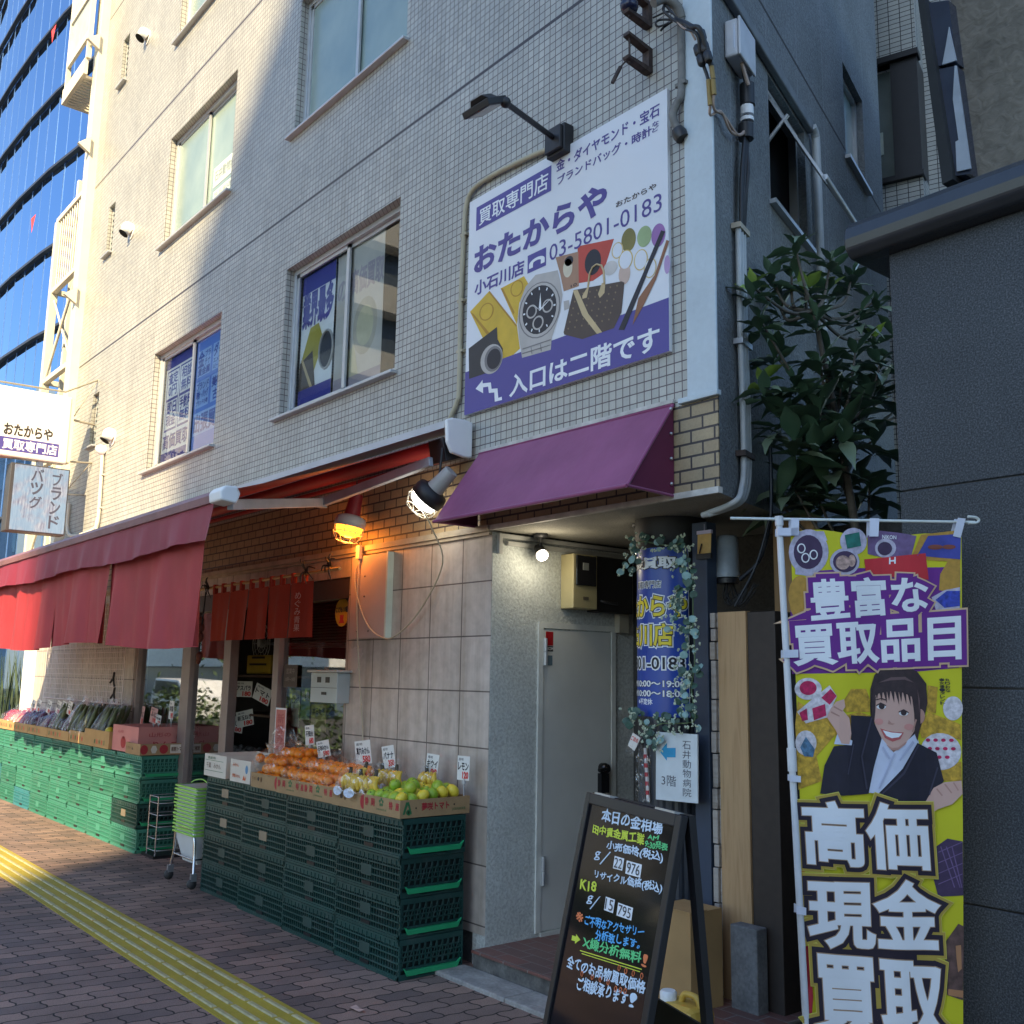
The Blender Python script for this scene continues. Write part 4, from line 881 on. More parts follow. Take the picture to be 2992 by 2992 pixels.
# wires and the faded panel on the tile wall
fp = thing('faded_pink_panel', (-6.0, W, 1.85), 'faded pink metal panel fixed to the tiled shop wall', 'panel')
mb = MB(); mb.box(-6.235, -5.775, W-.045, W-.002, 1.85, 2.425); mb.build('sheet', mat('faded_pink_paint', (.44, .36, .34), .5, .08, 4), fp, bev=.004)
mb = MB(); mb.box(-5.774, -5.755, W-.05, W-.002, 1.845, 2.43); mb.build('edge_trim', mat('mint_white_trim', (.55, .62, .55), .4), fp)
mb = MB()
for x, z in ((-6.05, 2.28), (-6.05, 2.14), (-6.13, 1.90), (-5.98, 1.90)): mb.ball((x, W-.046, z), .006, n=6, k=4)
mb.build('screw', M_BLACK, fp)
pk = thing('hanging_plug_lead', (-6.12, W-.06, 1.0), 'pale extension lead with a plug hanging down the pink panel', 'cable')
mb = MB(); mb.tube(arc([(-5.02, 3.40, 2.60), (-5.06, 3.5, 2.50), (-5.12, 3.63, 2.30), (-5.35, 3.63, 2.02), (-5.62, 3.625, 1.86), (-5.80, 3.625, 1.855), (-5.98, 3.62, 1.95), (-6.12, 3.62, 2.14), (-6.16, 3.62, 2.3), (-6.10, 3.62, 2.40), (-6.1, 3.61, 2.48)]), .0055, 6)
mb.tube(arc([(-6.11, 3.62, 2.42), (-6.12, 3.62, 2.1), (-6.10, 3.63, 1.8), (-6.08, 3.65, 1.5), (-6.04, 3.66, 1.2), (-5.97, 3.6, .98)]), .0055, 6); mb.build('lead', mat('ivory_lead', (.45, .41, .30), .5), pk)
mb = MB(); mb.box(-6.135, -6.09, 3.60, 3.63, 2.40, 2.50); mb.build('plug_socket', mat('ivory_plug', (.5, .46, .36), .5), pk, bev=.006)
mb = MB(); mb.tube([(-6.11, 3.61, 2.50), (-6.09, 3.56, 2.63), (-5.95, 3.48, 2.92)], .005, 5); mb.build('black_lead', M_CAB, pk)
pp = tag(MB().prism([tuple(onY('A', x, y, W-.002)) for x, y in [(1600, 995), (1575, 1020), (1560, 1010), (1548, 1060), (1560, 1090), (1548, 1130), (1562, 1160), (1550, 1205), (1570, 1240), (1600, 1245), (1615, 1210), (1640, 1180), (1636, 1120), (1660, 1100), (1678, 1060), (1660, 1050), (1672, 1010), (1640, 1015)]], (0, .0015, 0)).build('paint_patch', mat('pale_patch', (.58, .51, .46), .7)), 'pale leaf shaped patch of bare plaster on the shop tile', 'patch')
# short red shop curtain on its rod
nr = thing('short_shop_curtain', (-7.3, 3.45, 1.85), 'short orange red slit curtain hanging over the shop door', 'curtain')
M_NOREN = mat('orange_red_cloth', (.36, .035, .014), .75, .1, 5, .1, 200)
mb = MB(); mb.tube([(-8.50, 3.45, 2.312), (-6.08, 3.45, 2.322)], .012, 8); mb.build('rod', mat('bamboo', (.42, .28, .10), .5), nr)
for k in range(5):
    x0 = -8.20+k*.352; V, F_ = cloth(x0+.004, x0+.346, 3.45, 2.262, 1.862, .012, .4, 10, 8, -.01, 40+k)
    mb = MB(); mb.add(V, F_, True); mb.build('cloth_strip', M_NOREN, nr)
    for dx in (.03, .20):
        MB().box(x0+dx, x0+dx+.035, 3.434, 3.466, 2.255, 2.334).build('loop', M_NOREN, nr)
mb = MB(); column(mb, 'めぐみ青果', (-6.665, 1.90), (-6.575, 2.19), lambda u, v, h: Vector((u, 3.425-h, v)), .001, .0); mb.build('lettering', mat('pink_white_ink', (.62, .45, .40), .6), nr)
def ribbon(c, seed, label):
    q = random.Random(seed); mb = MB(); c = Vector(c)
    for i in range(7):
        d = Vector((q.uniform(-1, 1), q.uniform(-.5, .2), q.uniform(-.8, 1))).normalized(); mb.tube(arc([c, c+d*.05+Vector((0, -.02, .02)), c+d*.10]), .009, 5, r2=.004)
    return tag(mb.build('black_tie', M_BLACK, loc=tuple(c)), label, 'tie', 'black ties on the curtain rod')
ribbon((-8.25, 3.43, 2.31), 1, 'black tie knotted on the left end of the curtain rod')
ribbon((-6.52, 3.43, 2.33), 2, 'black tie knotted beside the last curtain loop')
ribbon((-6.17, 3.43, 2.34), 3, 'black tie knotted on the bare right end of the curtain rod')
dr_ = thing('hanging_charm', (-8.35, 3.44, 1.75), 'string of dark dried ornaments hanging left of the red curtain', 'ornament')
mb = MB(); mb.tube(arc([(-8.31, 3.43, 2.28), (-8.33, 3.43, 2.1), (-8.36, 3.43, 1.9), (-8.37, 3.43, 1.7)]), .006, 5); mb.build('string', M_BLACK, dr_)
mb = MB()
for z, s in ((2.04, .035), (1.98, .045), (1.90, .04), (1.88, .03), (1.74, .04), (1.70, .03)): mb.ball((-8.36+.01*math.sin(z*40), 3.43, z), s*.75, s*.75, s, 8, 6)
mb.build('dried_fruit', mat('dried_red', (.13, .03, .015), .6, .4, 40), dr_)
# ================================================================== stacked folding crates
CW, CD, CH = .70, .43, .2085
def crate_proto(name, body, plate, grip, label, inner_shade=(.004, .014, .012)):
    """crate with its front towards -y and its grip end towards +x, origin at the base centre"""
    t = thing(name, (0, 0, 0), label, 'crate')
    x0, x1, y0, y1, H = -CW/2+.004, CW/2-.004, -CD/2+.004, CD/2-.004, CH-.003
    mb = MB()
    def front(y, sgn):
        d0, d1 = (y, y+sgn*.012)
        a, b = min(d0, d1), max(d0, d1)
        mb.box(x0, x1, a, b, H-.038, H); mb.box(x0, x1, a, b, 0, .022)
        for z in (.045, .082, .118, .150): mb.box(x0, x1, a-.003, b-.003, z, z+.009)
        n = 26
        for i in range(n+1):
            x = x0+(x1-x0)*i/n; w_ = .012 if i in (0, n) else (.006 if i % 13 == 0 else .0026); mb.box(max(x0, x-w_), min(x1, x+w_), a+.002, b, .02, H-.036)
        for i in range(14): mb.box(x0+.03+i*.047, x0+.036+i*.047, a-.004*1, a, H-.036, H-.004)
        mb.box(x0+.02, x1-.02, a-.005, a, H-.012, H-.002); mb.box(x0+.02, x1-.02, a-.005, a, .0, .012)
    front(y0, 1); front(y1, -1)
    for x, sg in ((x0, 1), (x1, -1)):
        a, b = min(x, x+sg*.012), max(x, x+sg*.012)
        mb.box(a, b, y0, y1, H-.03, H); mb.box(a, b, y0, y0+.12, 0, .028); mb.box(a, b, y1-.12, y1, 0, .028); mb.box(a, b, y0, y1, .05, .060); mb.box(a, b, y0+.12, y1-.12, .0, .012)
        for z in (.086, .112, .138): mb.box(a, b-.002, y0, y1, z, z+.006)
        for i in range(11):
            yy = y0+.02+i*(y1-y0-.04)/10; mb.box(a+.001, b-.002, yy-.003, yy+.003, .05, H-.028)
        for i in range(10):
            yy = y0+.02+i*(y1-y0-.04)/10; mb.tube([(b-.004 if sg < 0 else a+.004, yy, .062), (b-.004 if sg < 0 else a+.004, yy+.036, H-.03)], .0028, 4)
    mb.box(x0, x1, y0, y1, .002, .008)
    mb.build('lattice_body', body, t)
    mb = MB(); mb.box(x0+.018, x1-.018, y0+.018, y1-.018, .0085, H-.02); mb.build('dark_lining', MATS.get(body.name+'_lining') or mat(body.name+'_lining', tuple(c*k_ for c, k_ in zip(inner_shade, (1, 1, 1))), .8), t)  # added inner box; the shade inside the crate is put into its colour
    mb = MB(); mb.box(-.055, .055, y0-.0055, y0+.001, .075, .135); mb.build('name_plate', plate, t)
    mb = MB(); mb.box(-.045, .045, y0-.002, y0+.013, .0225, .042); mb.build('hand_hole', M_BLACK, t)
    mb = MB(); mb.box(x1-.004, x1+.016, -.165, .165, .022, .048); mb.prism([(x1+.016, -.165, .048), (x1+.016, -.165, .022), (x1+.016, -.185, .062)], (-.012, 0, 0)); mb.prism([(x1+.016, .165, .022), (x1+.016, .165, .048), (x1+.016, .19, .066)], (-.012, 0, 0)); mb.build('green_grip', grip, t)
    return t
def crate_mat(name, c):
    t = NT(name); oi = t.n('ShaderNodeObjectInfo'); g = t.n('ShaderNodeNewGeometry')
    k = t.ramp(oi.outputs['Random'], [(0, (.72, .74, .74)), (1, (1.15, 1.1, 1.12))]); colr = t.mix(1., c, k, 'MULTIPLY')
    colr = t.mix(t.ramp(t.noise(7, 5, .65, g.outputs['Position']), [(.52, (0, 0, 0)), (.72, (.45,)*3)]), colr, tuple(x*.5+.07 for x in c))
    t.set(Base_Color=colr, Roughness=.48); MATS[name] = t.m; return t.m
M_CRD = crate_mat('dark_green_crate', (.011, .058, .050)); M_CRL = crate_mat('sea_green_crate', (.045, .225, .16)); M_CRB = crate_mat('blue_green_crate', (.04, .21, .24))
M_CPL = mat('crate_plate', (.022, .055, .048), .5); M_CPLT = mat('tan_crate_plate', (.26, .21, .14), .6); M_GRIP = mat('bright_green_grip', (.02, .32, .13), .4)
pd = crate_proto('folding_crate', M_CRD, M_CPL, M_GRIP, 'dark green folding crate of the near fruit stack')
pl = crate_proto('folding_crate', M_CRL, M_CRL, M_GRIP, 'sea green folding crate of the far produce stack', (.018, .10, .07))
pb = crate_proto('folding_crate', M_CRB, M_CRB, M_GRIP, 'bluish green folding crate of the far produce stack', (.018, .09, .10))
pt = crate_proto('folding_crate', M_CRD, M_CPLT, M_GRIP, 'dark green folding crate with a tan plate')
rown = ('lowest layer', 'second layer up', 'third layer up', 'top layer')
cname = ('right end', 'second column from the right', 'third column from the right', 'left end beside the basket cart')
used = set(); cr = random.Random(8)
for i in range(4):
    for k in range(4):
        src = pt if (i == 3 and k in (2, 3)) or (i == 2 and k == 2) else pd
        x = -4.745-CW/2-i*.7045+cr.uniform(-.006, .006); y = 3.15+CD/2+i*.024+cr.uniform(-.004, .004)
        lab = 'dark green crate under the fruit trays, %s, %s' % (rown[k], cname[i])
        g = 'dark green crates under the fruit'
        if src.name in used: o = dup(src, (x, y, k*CH+.001), 0, lab, g)
        else: o = src; o.location = (x, y, k*CH+.001); tag(o, lab, 'crate', g); used.add(src.name)
colw = ('nearest', 'second', 'third', 'fourth', 'fifth', 'sixth', 'seventh', 'farthest')
for i in range(8):
    for k in range(4):
        src = pb if (i, k) in ((5, 0), (7, 0), (7, 1)) else (pt if i == 0 and k in (1,) else pl)
        x = -9.325-CW/2-i*.7045+cr.uniform(-.008, .008); y = 3.352+CD/2+cr.uniform(-.006, .006)
        kind = 'bluish green' if src is pb else 'sea green'
        if src is pt: kind = 'dark tan plated'
        lab = '%s crate of the vegetable stand, %s, %s column from the door' % (kind, rown[k], colw[i]); g = 'green crates under the vegetable trays'
        if src.name in used: o = dup(src, (x, y, k*(CH+.0045)+.001), 0, lab, g)
        else: o = src; o.location = (x, y, k*(CH+.0045)+.001); tag(o, lab, 'crate', g); used.add(src.name)
TOPN, TOPF = 4*CH+.003, 4*(CH+.0045)+.003
# ================================================================== cardboard trays
M_CARD = mat('cardboard', (.36, .235, .115), .8, .1, 6, fine=.08, bscale=50); M_CARDY = mat('sunlit_tone_cardboard', (.42, .27, .11), .8, .1, 6); M_CRED = mat('red_carton_print', (.36, .022, .03), .6); M_CGRN = mat('green_carton_print', (.03, .14, .05), .6); M_CWH = mat('white_carton', (.62, .58, .50), .7, .06, 5)
M_CBRN = mat('brown_carton_print', (.12, .055, .025), .7); M_CPINK = mat('pink_carton', (.55, .22, .20), .7, .06, 5)
def tray(name, x0, x1, y0, y1, z0, h, m_, label, group=None, prints=(), inner=None, back=None):
    t = thing(name, ((x0+x1)/2, (y0+y1)/2, z0), label, 'cardboard box', group); w_ = .006; mb = MB()
    hb = back or h
    mb.box(x0, x1, y0, y0+w_, z0, z0+h); mb.box(x0, x1, y1-w_, y1, z0, z0+hb); mb.box(x0, x0+w_, y0+w_, y1-w_, z0, z0+h); mb.box(x1-w_, x1, y0+w_, y1-w_, z0, z0+h); mb.box(x0+w_, x1-w_, y0+w_, y1-w_, z0, z0+.006)
    mb.build('carton', m_, t)
    ff = lambda u, v, hh: Vector((u, y0-hh, v)); fe = lambda u, v, hh: Vector((x1+hh, u, v))
    by = {}
    for kind, mt, face, args in prints:
        b = by.setdefault((mt.name), (MB(), mt))[0]; f = ff if face == 'f' else fe
        if kind == 't': lay(b, args[0], rect(args[1], args[2]), f, .0015, args[3] if len(args) > 3 else .03)
        elif kind == 'o': flat(b, ell(*args), f, .0012)
        elif kind == 'r': flat(b, rect(args[0], args[1]), f, .0012)
        elif kind == 'p': flat(b, args[0], f, .0014)
    for b, mt in by.values(): b.build('print', mt, t)
    return t
zt = TOPN
def shizu(x, n=1):
    o = []
    o += [('t', M_CRED, 'f', ('静', (x, zt+.04), (x+.035, zt+.082))), ('t', M_CRED, 'f', ('岡', (x+.065, zt+.04), (x+.10, zt+.08)))]
    for k in range(5): a = R(90+72*k); o.append(('o', M_CGRN, 'f', (x+.17+.016*math.cos(a), zt+.068+.016*math.sin(a), .009, .009, 8)))
    o += [('t', M_CGRN, 'f', ('JA静岡経済連', (x+.12, zt+.022), (x+.225, zt+.034), .0)), ('t', M_CRED, 'f', ('特', (x+.25, zt+.04), (x+.285, zt+.08))), ('t', M_CRED, 'f', ('産', (x+.315, zt+.04), (x+.35, zt+.08)))]
    return o
def applemark(x): return [('o', M_CRED, 'f', (x, zt+.052, .035, .042)), ('r', M_CARD, 'f', ((x+.004, zt+.006), (x+.036, zt+.10)))]
def stamp(x): return [('t', M_CBRN, 'f', ('ギャバ', (x, zt+.045), (x+.065, zt+.075), .0)), ('o', M_BLACK, 'f', (x+.095, zt+.058, .016, .013)), ('t', M_CBRN, 'f', ('柿', (x+.125, zt+.04), (x+.15, zt+.075), .01))]
t1 = tray('fruit_tray', -5.12, -4.745, 3.128, 3.60, zt, .095, M_CARD, 'open cardboard tray of limes at the right end of the fruit stand', 'fruit trays on the dark crates',
          shizu(-5.105)+[('t', M_CRED, 'e', ('夢咲トマト', (3.27, zt+.035), (3.455, zt+.075), .03)), ('t', M_CGRN, 'e', ('JA静岡経済連', (3.475, zt+.02), (3.57, zt+.038), .0)), ('o', M_BLACK, 'e', (3.232, zt+.05, .005, .005, 10)), ('o', M_BLACK, 'e', (3.49, zt+.055, .005, .005, 10)),
           ('p', M_CGRN, 'e', ([(3.145, zt+.02), (3.165, zt+.085), (3.185, zt+.085), (3.205, zt+.02), (3.193, zt+.02), (3.177, zt+.07), (3.158, zt+.02)],)), ('o', M_CGRN, 'e', (3.185, zt+.03, .018, .016)), ('o', M_CARD, 'e', (3.186, zt+.031, .009, .008))])
t2 = tray('fruit_tray', -5.495, -5.125, 3.135, 3.60, zt, .095, M_CARD, 'open cardboard tray of banana bags in the fruit stand', 'fruit trays on the dark crates', stamp(-5.48)+applemark(-5.135))
t3 = tray('fruit_tray', -6.245, -5.50, 3.145, 3.61, zt, .095, M_CARD, 'long cardboard tray of bagged mandarins with red and green print', 'fruit trays on the dark crates', shizu(-6.225)+shizu(-5.86))
t4 = tray('fruit_tray', -6.65, -6.25, 3.155, 3.61, zt, .095, M_CARD, 'cardboard tray of mandarins with a half red disc print', 'fruit trays on the dark crates', stamp(-6.63)+applemark(-6.26))
t5 = tray('white_carton', -7.07, -6.74, 3.19, 3.62, zt, .155, M_CWH, 'white carton with an orange print at the left of the mandarins', None, [('t', mat('orange_carton_print', (.6, .12, .03), .6), 'f', ('みかん', (-7.03, zt+.105), (-6.93, zt+.13), .01)), ('t', MATS['orange_carton_print'], 'f', ('愛媛みかん', (-7.03, zt+.03), (-6.90, zt+.055), .01)), ('o', mat('blue_carton_print', (.1, .25, .42), .6), 'f', (-6.80, zt+.095, .022, .03)), ('p', MATS['orange_carton_print'], 'f', ([(-6.86, zt+.02), (-6.84, zt+.055), (-6.82, zt+.03), (-6.80, zt+.06), (-6.81, zt+.02)],))])
t6 = tray('white_carton', -7.56, -7.17, 3.20, 3.63, zt, .16, M_CWH, 'white carton with green lines at the left end of the fruit stand', None, [('r', M_CGRN, 'f', ((-7.54, zt+.115), (-7.22, zt+.118))), ('r', M_CGRN, 'f', ((-7.54, zt+.04), (-7.22, zt+.043))), ('t', M_CGRN, 'f', ('農産物', (-7.50, zt+.125), (-7.36, zt+.145), .0)), ('t', M_CBRN, 'f', ('千葉　みかん', (-7.52, zt+.06), (-7.26, zt+.10), .0))])
# ================================================================== fruit
M_MAND = NT('mandarin_skin'); _n = M_MAND.noise(220, 2)
M_MAND.set(Base_Color=M_MAND.ramp(M_MAND.noise(9), [(.3, (.72, .20, .012)), (.7, (.80, .29, .02))]), Roughness=.38, Subsurface_Weight=.08, Subsurface_Radius=[.02, .008, .002]); M_MAND.bump(_n, .15, .002); M_MAND = M_MAND.m
M_LIME = NT('lime_skin'); M_LIME.set(Base_Color=M_LIME.ramp(M_LIME.noise(5), [(.3, (.16, .36, .02)), (.7, (.42, .48, .04))]), Roughness=.4); M_LIME.bump(M_LIME.noise(200, 2), .15, .002); M_LIME = M_LIME.m
M_LEM = NT('lemon_skin'); M_LEM.set(Base_Color=M_LEM.ramp(M_LEM.noise(5), [(.3, (.62, .50, .03)), (.7, (.74, .58, .05))]), Roughness=.4); M_LEM.bump(M_LEM.noise(200, 2), .15, .002); M_LEM = M_LEM.m
M_STEM = mat('fruit_stem', (.10, .14, .03), .7)
def fruit_proto(name, m_, r, rz, label, cat, grp):
    mb = MB(); mb.ball((0, 0, 0), r, r, rz, 16, 10); mb.cur = 1; mb.lathe([(.006, 0), (.004, .003)], (0, 0, rz-.002), 6)
    return tag(mb.build(name, [m_, M_STEM], loc=(0, 0, 0)), label, cat, grp)
fr_ = random.Random(21)
def heap(proto, spots):
    for i, (x, y, z, s) in enumerate(spots):
        o = proto if i == 0 else proto.copy()
        if i: COL.objects.link(o)
        o.location = (x, y, z); o.rotation_euler = (fr_.uniform(-1, 1), fr_.uniform(-1, 1), fr_.uniform(0, 6)); o.scale = (s, s, s)
mp = fruit_proto('mandarin', M_MAND, .034, .029, 'orange mandarin heaped in the cardboard trays of the fruit stand', 'mandarin', 'mandarins on the fruit stand')
sp = []
def mound(x0, x1, y0, y1, z0, hfun, r, layers):
    for L in range(layers):
        ny = int((y1-y0)/(r*1.95)); nx = int((x1-x0)/(r*1.95))
        for i in range(nx):
            for j in range(ny):
                x = x0+r+(i+.5*(L % 2))*r*1.98+fr_.uniform(-.004, .004); y = y0+r+(j+.5*(L % 2))*r*1.95+fr_.uniform(-.004, .004); z = z0+r+L*r*1.55
                if x > x1-r*.6 or y > y1-r*.6: continue
                if z > hfun(x, y): continue
                front = j <= 1+L//2 or z > hfun(x, y)-r*2.4
                if not front: continue
                sp.append((x, y, z+fr_.uniform(-.003, .003), fr_.uniform(.92, 1.1)))
hm = lambda x, y: zt+.115+min(.10, max(0, (y-3.19)*.65))*(1 if x < -6.2 else .8)+(.035 if x < -6.35 else 0)-max(0, (x+5.75)*.12)
mound(-6.64, -6.26, 3.16, 3.55, zt+.035, hm, .034, 6); mound(-6.24, -5.52, 3.15, 3.50, zt+.03, hm, .034, 5)
for q in ((-6.72, 3.25), (-6.69, 3.33), (-6.70, 3.42)): sp.append((q[0], q[1], zt+.18, 1.05))
heap(mp, sp[:170])
lp = fruit_proto('lime', M_LIME, .034, .037, 'green lime in the right hand cardboard tray', 'lime', 'limes in the right tray')
ls, es = [], []
for L, (n, z) in enumerate(((0, 0), (0, 0))): pass
for j in range(6):
    for i in range(5):
        x = -5.085+i*.070+fr_.uniform(-.008, .008); y = 3.175+j*.070+fr_.uniform(-.008, .008); z = zt+.085+min(.035, j*.010)+fr_.uniform(-.008, .012)
        (ls if fr_.random() < .62 else es).append((x, y, z, fr_.uniform(.92, 1.12)))
for x, y in ((-5.02, 3.27), (-4.93, 3.34), (-4.86, 3.27), (-5.04, 3.40), (-4.84, 3.44)): ls.append((x, y, zt+.145, 1.05))
heap(lp, ls); ep = fruit_proto('lemon', M_LEM, .032, .040, 'yellow lemon among the limes of the right hand tray', 'lemon', 'lemons in the right tray'); heap(ep, es)
M_BAN = mat('banana_skin', (.68, .46, .05), .45, .15, 14); M_BANT = mat('banana_tip', (.05, .04, .02), .7); M_FILM = None
def film(name, alpha, tint=(1, 1, 1)):
    t = NT(name); tr = t.n('ShaderNodeBsdfTransparent'); tr.inputs[0].default_value = C4(tint)
    gl = t.n('ShaderNodeBsdfGlossy', i_Roughness=.12); gl.inputs[0].default_value = (.9, .93, .95, 1)
    lw = t.n('ShaderNodeLayerWeight', i_Blend=.35); mx = t.n('ShaderNodeMixShader')
    nz = t.noise(26, 4, .65); fac = t.math('ADD', t.math('MULTIPLY', lw.outputs['Facing'], .30), t.math('MULTIPLY', t.math('GREATER_THAN', nz, .60), alpha))
    b = t.n('ShaderNodeBump', i_Strength=.9, i_Distance=.02); t.l(t.noise(30, 3, .6), b.inputs['Height']); t.l(b.outputs[0], gl.inputs['Normal'])
    t.l(fac, mx.inputs[0]); t.l(tr.outputs[0], mx.inputs[1]); t.l(gl.outputs[0], mx.inputs[2]); t.l(mx.outputs[0], t.out.inputs[0]); MATS[name] = t.m; return t.m
M_FILM = film('clear_plastic_bag', .28)
M_LABB = mat('blue_white_label', (.55, .64, .78), .4, .2, 90)
def banana_bag(c, rz, label):
    t = thing('banana_bag', (0, 0, 0), label, 'bananas', 'bagged bananas in the trays')
    for k in range(4):
        mb = MB(); P = []; rad = []
        for i in range(9):
            a = i/8; th = -.5+a*1.5; P.append(Vector((.025+(k-1.5)*.030*(.5+.5*a)+.01*k, -.02-.055*math.sin(a*math.pi)*.8+.03*a, .10-.135*a+.02*math.sin(a*3.14)))); rad.append((.007, .012, .0165, .0175, .0175, .017, .0155, .012, .006)[i])
        mb.tube(P, rad, 8); mb.build('banana', M_BAN, t)
    mb = MB(); mb.tube([(.02, -.02, .10), (.01, -.01, .135)], .013, 7, r2=.010); mb.build('dark_stalk', M_BANT, t)
    mb = MB(); mb.add([Vector((x, -.088-.012*math.cos(x*20), z)) for x, z in ell(.0, .005, .042, .026, 16)], [tuple(range(16))]); mb.build('paper_label', M_LABB, t)
    mb = MB(); mb.lathe([(.055, -.04), (.085, -.01), (.088, .04), (.06, .10), (.018, .145), (.03, .175)], (.02, -.025, .0), 14); mb.build('clear_bag', M_FILM, t)
    t.location = c; t.rotation_euler = (0, 0, rz); return t
bspots = [(-5.41, 3.21, .1, 'bag of bananas nearest the mandarins at the front'), (-5.27, 3.19, .3, 'bag of bananas at the front between two blue labels'), (-5.16, 3.24, -.2, 'bag of bananas beside the limes at the front'), (-5.33, 3.37, .5, 'bag of bananas in the middle of the back row'), (-5.20, 3.40, .0, 'bag of bananas at the back by the tile wall'), (-5.06, 3.51, .4, 'bag of bananas standing behind the limes'), (-5.45, 3.35, -.4, 'bag of bananas pushed against the bagged mandarins')]
bp = banana_bag((0, 0, 0), 0, '')
for i, (x, y, rz, lab) in enumerate(bspots):
    if i == 0: bp.location = (x, y, zt+.085); bp.rotation_euler = (0, 0, rz); bp['label'] = lab
    else: dup(bp, (x, y, zt+.085+.022*(y > 3.3)), rz, lab)
def clear_bag(c, s, label, seed):
    mb = MB(); q = random.Random(seed); prof = [(.05, -.05), (.085, -.02), (.09, .02), (.07, .06), (.03, .09), (.012, .10), (.028, .125)]
    mb.lathe([(r_*s[0], h*s[2]) for r_, h in prof], c, 16); mb.v = [v+Vector((q.uniform(-1, 1), q.uniform(-1, 1), q.uniform(-1, 1)))*.008 for v in mb.v]
    o = mb.build('plastic_bag', M_FILM, loc=tuple(Vector(c)-Vector((0, 0, .05*s[2])))); return tag(o, label, 'bag', 'clear bags round the mandarins')
for i, (x, y, s) in enumerate(((-6.55, 3.24, 1.25), (-6.38, 3.22, 1.1), (-6.15, 3.23, 1.0), (-5.95, 3.22, 1.0), (-5.75, 3.22, 1.0), (-5.62, 3.24, .95), (-6.05, 3.36, 1.1), (-5.85, 3.36, 1.1), (-5.66, 3.38, 1.0), (-6.45, 3.36, 1.2))):
    clear_bag((x, y, hm(x, y)-.035), (s, s, s*.9), 'clear plastic bag stretched over mandarins in the cardboard trays', 60+i)
mb = MB(); q = random.Random(3); V = []
for j in range(7):
    for i in range(15):
        a = i/14*math.pi*1.1-.2; V.append(Vector((-6.72+.16*math.cos(a)*(1-.08*j), 3.42+.10*math.sin(a*2)*.5, zt+.13+.035*j+.05*math.sin(a)))+Vector((q.uniform(-1, 1), q.uniform(-1, 1), q.uniform(-1, 1)))*.014)
mb.add(V, [(j*15+i, j*15+i+1, (j+1)*15+i+1, (j+1)*15+i) for j in range(6) for i in range(14)], True); tag(mb.build('open_plastic_bag', M_FILM), 'large crumpled open plastic bag at the left of the mandarins', 'bag')
# ================================================================== price cards
M_CARDW = mat('price_card', (.74, .72, .67), .5, .03); M_CARDP = mat('pink_price_card', (.62, .34, .30), .5, .05); M_RINK = mat('red_marker', (.62, .04, .03), .5)
def price(x, y, z, w_, h, words, red, label, rz=0., tilt=0., pink=False, stick=True, grp='price cards of the fruit stand', vert=False):
    t = thing('price_card', (x, y, z-.16), label, 'price card', grp)
    M3 = Matrix.Rotation(rz, 3, 'Z') @ Matrix.Rotation(tilt, 3, 'Y'); c = Vector((x, y, z))
    f = lambda u, v, hh: c+M3 @ Vector((u, -hh, v))
    mb = MB(); P = [f(-w_/2, -h/2, 0), f(w_/2, -h/2, 0), f(w_/2, h/2, 0), f(-w_/2, h/2, 0)]; mb.prism(P, M3 @ Vector((0, .002, 0))); mb.build('card', M_CARDP if pink else M_CARDW, t)
    mb = MB()
    lay(mb, words, rect((-w_*.42, -h*.08), (w_*.42, h*.22)), f, .0015, .03); lay(mb, '産地', rect((-w_*.4, h*.3), (0, h*.42)), f, .0015, .0); mb.build('lettering', M_INK, t)
    mb = MB(); lay(mb, red, rect((-w_*.05, -h*.42), (w_*.42, -h*.16)), f, .0015, .05); mb.build('lettering', M_RINK, t)
    if stick:
        mb = MB(); mb.tube([c+Vector((0, .006, -h*.5+.01)), c+Vector((0, .008, -.19))], .0035, 5); mb.box(x-.012, x+.012, y, y+.012, z-h/2-.02, z-h/2+.01); mb.build('clip_stick', mat('clear_grey_plastic', (.5, .5, .5), .2), t)
    return t
price(-6.487, 3.50, 1.181, .085, .135, '不知火', '680', 'price card in front of the dark shop window behind the mandarins', .3, -.12)
price(-6.283, 3.50, 1.10, .10, .11, '石地みかん', '580', 'slanted white price card just right of the window edge card', .5, -.22)
price(-5.795, 3.52, 1.107, .115, .15, '真穴みかん', '580', 'large white price card over the last bagged mandarins', .5, -.15)
price(-5.489, 3.52, 1.10, .09, .135, 'バナナ', '350', 'white price card over the middle of the bananas', .4, -.18)
price(-5.042, 3.54, 1.081, .085, .13, 'キウイ', '98', 'white rounded price card over the right hand bananas', .4, .1)
price(-4.759, 3.56, 1.086, .085, .135, 'レモン', '120', 'white price card on a clear stick over the limes', .3, .02)
# ================================================================== vegetable stand in the sun
zf = TOPF
def vprint(x, n, w_=.30): return [('t', M_RINK if k % 2 else M_CGRN, 'f', (ch, (x+k*w_/n, zf+.03), (x+k*w_/n+.035, zf+.075), .02)) for k, ch in enumerate('群馬特産甘藷野菜'[:n])]+[('o', M_BLACK, 'f', (x+.02, zf+.05, .014, .012, 10))]
M_CARDT = M_CARDY  # lighter, warmer card: sunlight on these trays is put into the colour
fx = [(-14.6, -14.05, .11), (-14.04, -13.80, .10), (-13.79, -13.14, .105), (-13.13, -12.31, .105), (-12.30, -11.50, .10), (-11.48, -10.95, .12)]
for i, (a, b, h) in enumerate(fx):
    tray('vegetable_tray', a, b, 3.335, 3.78, zf, h, M_CARDT, ('farthest cardboard vegetable tray at the left edge', 'narrow cardboard tray second from the left edge', 'cardboard tray of purple sweet potatoes third from left', 'wide printed cardboard tray below the white card cluster', 'printed cardboard tray of bagged greens', 'cardboard tray with a round hole beside the pink box side')[i], 'vegetable trays on the green crates', vprint(a+.06, 3 if i in (1,) else 6, min(.5, b-a-.08)))
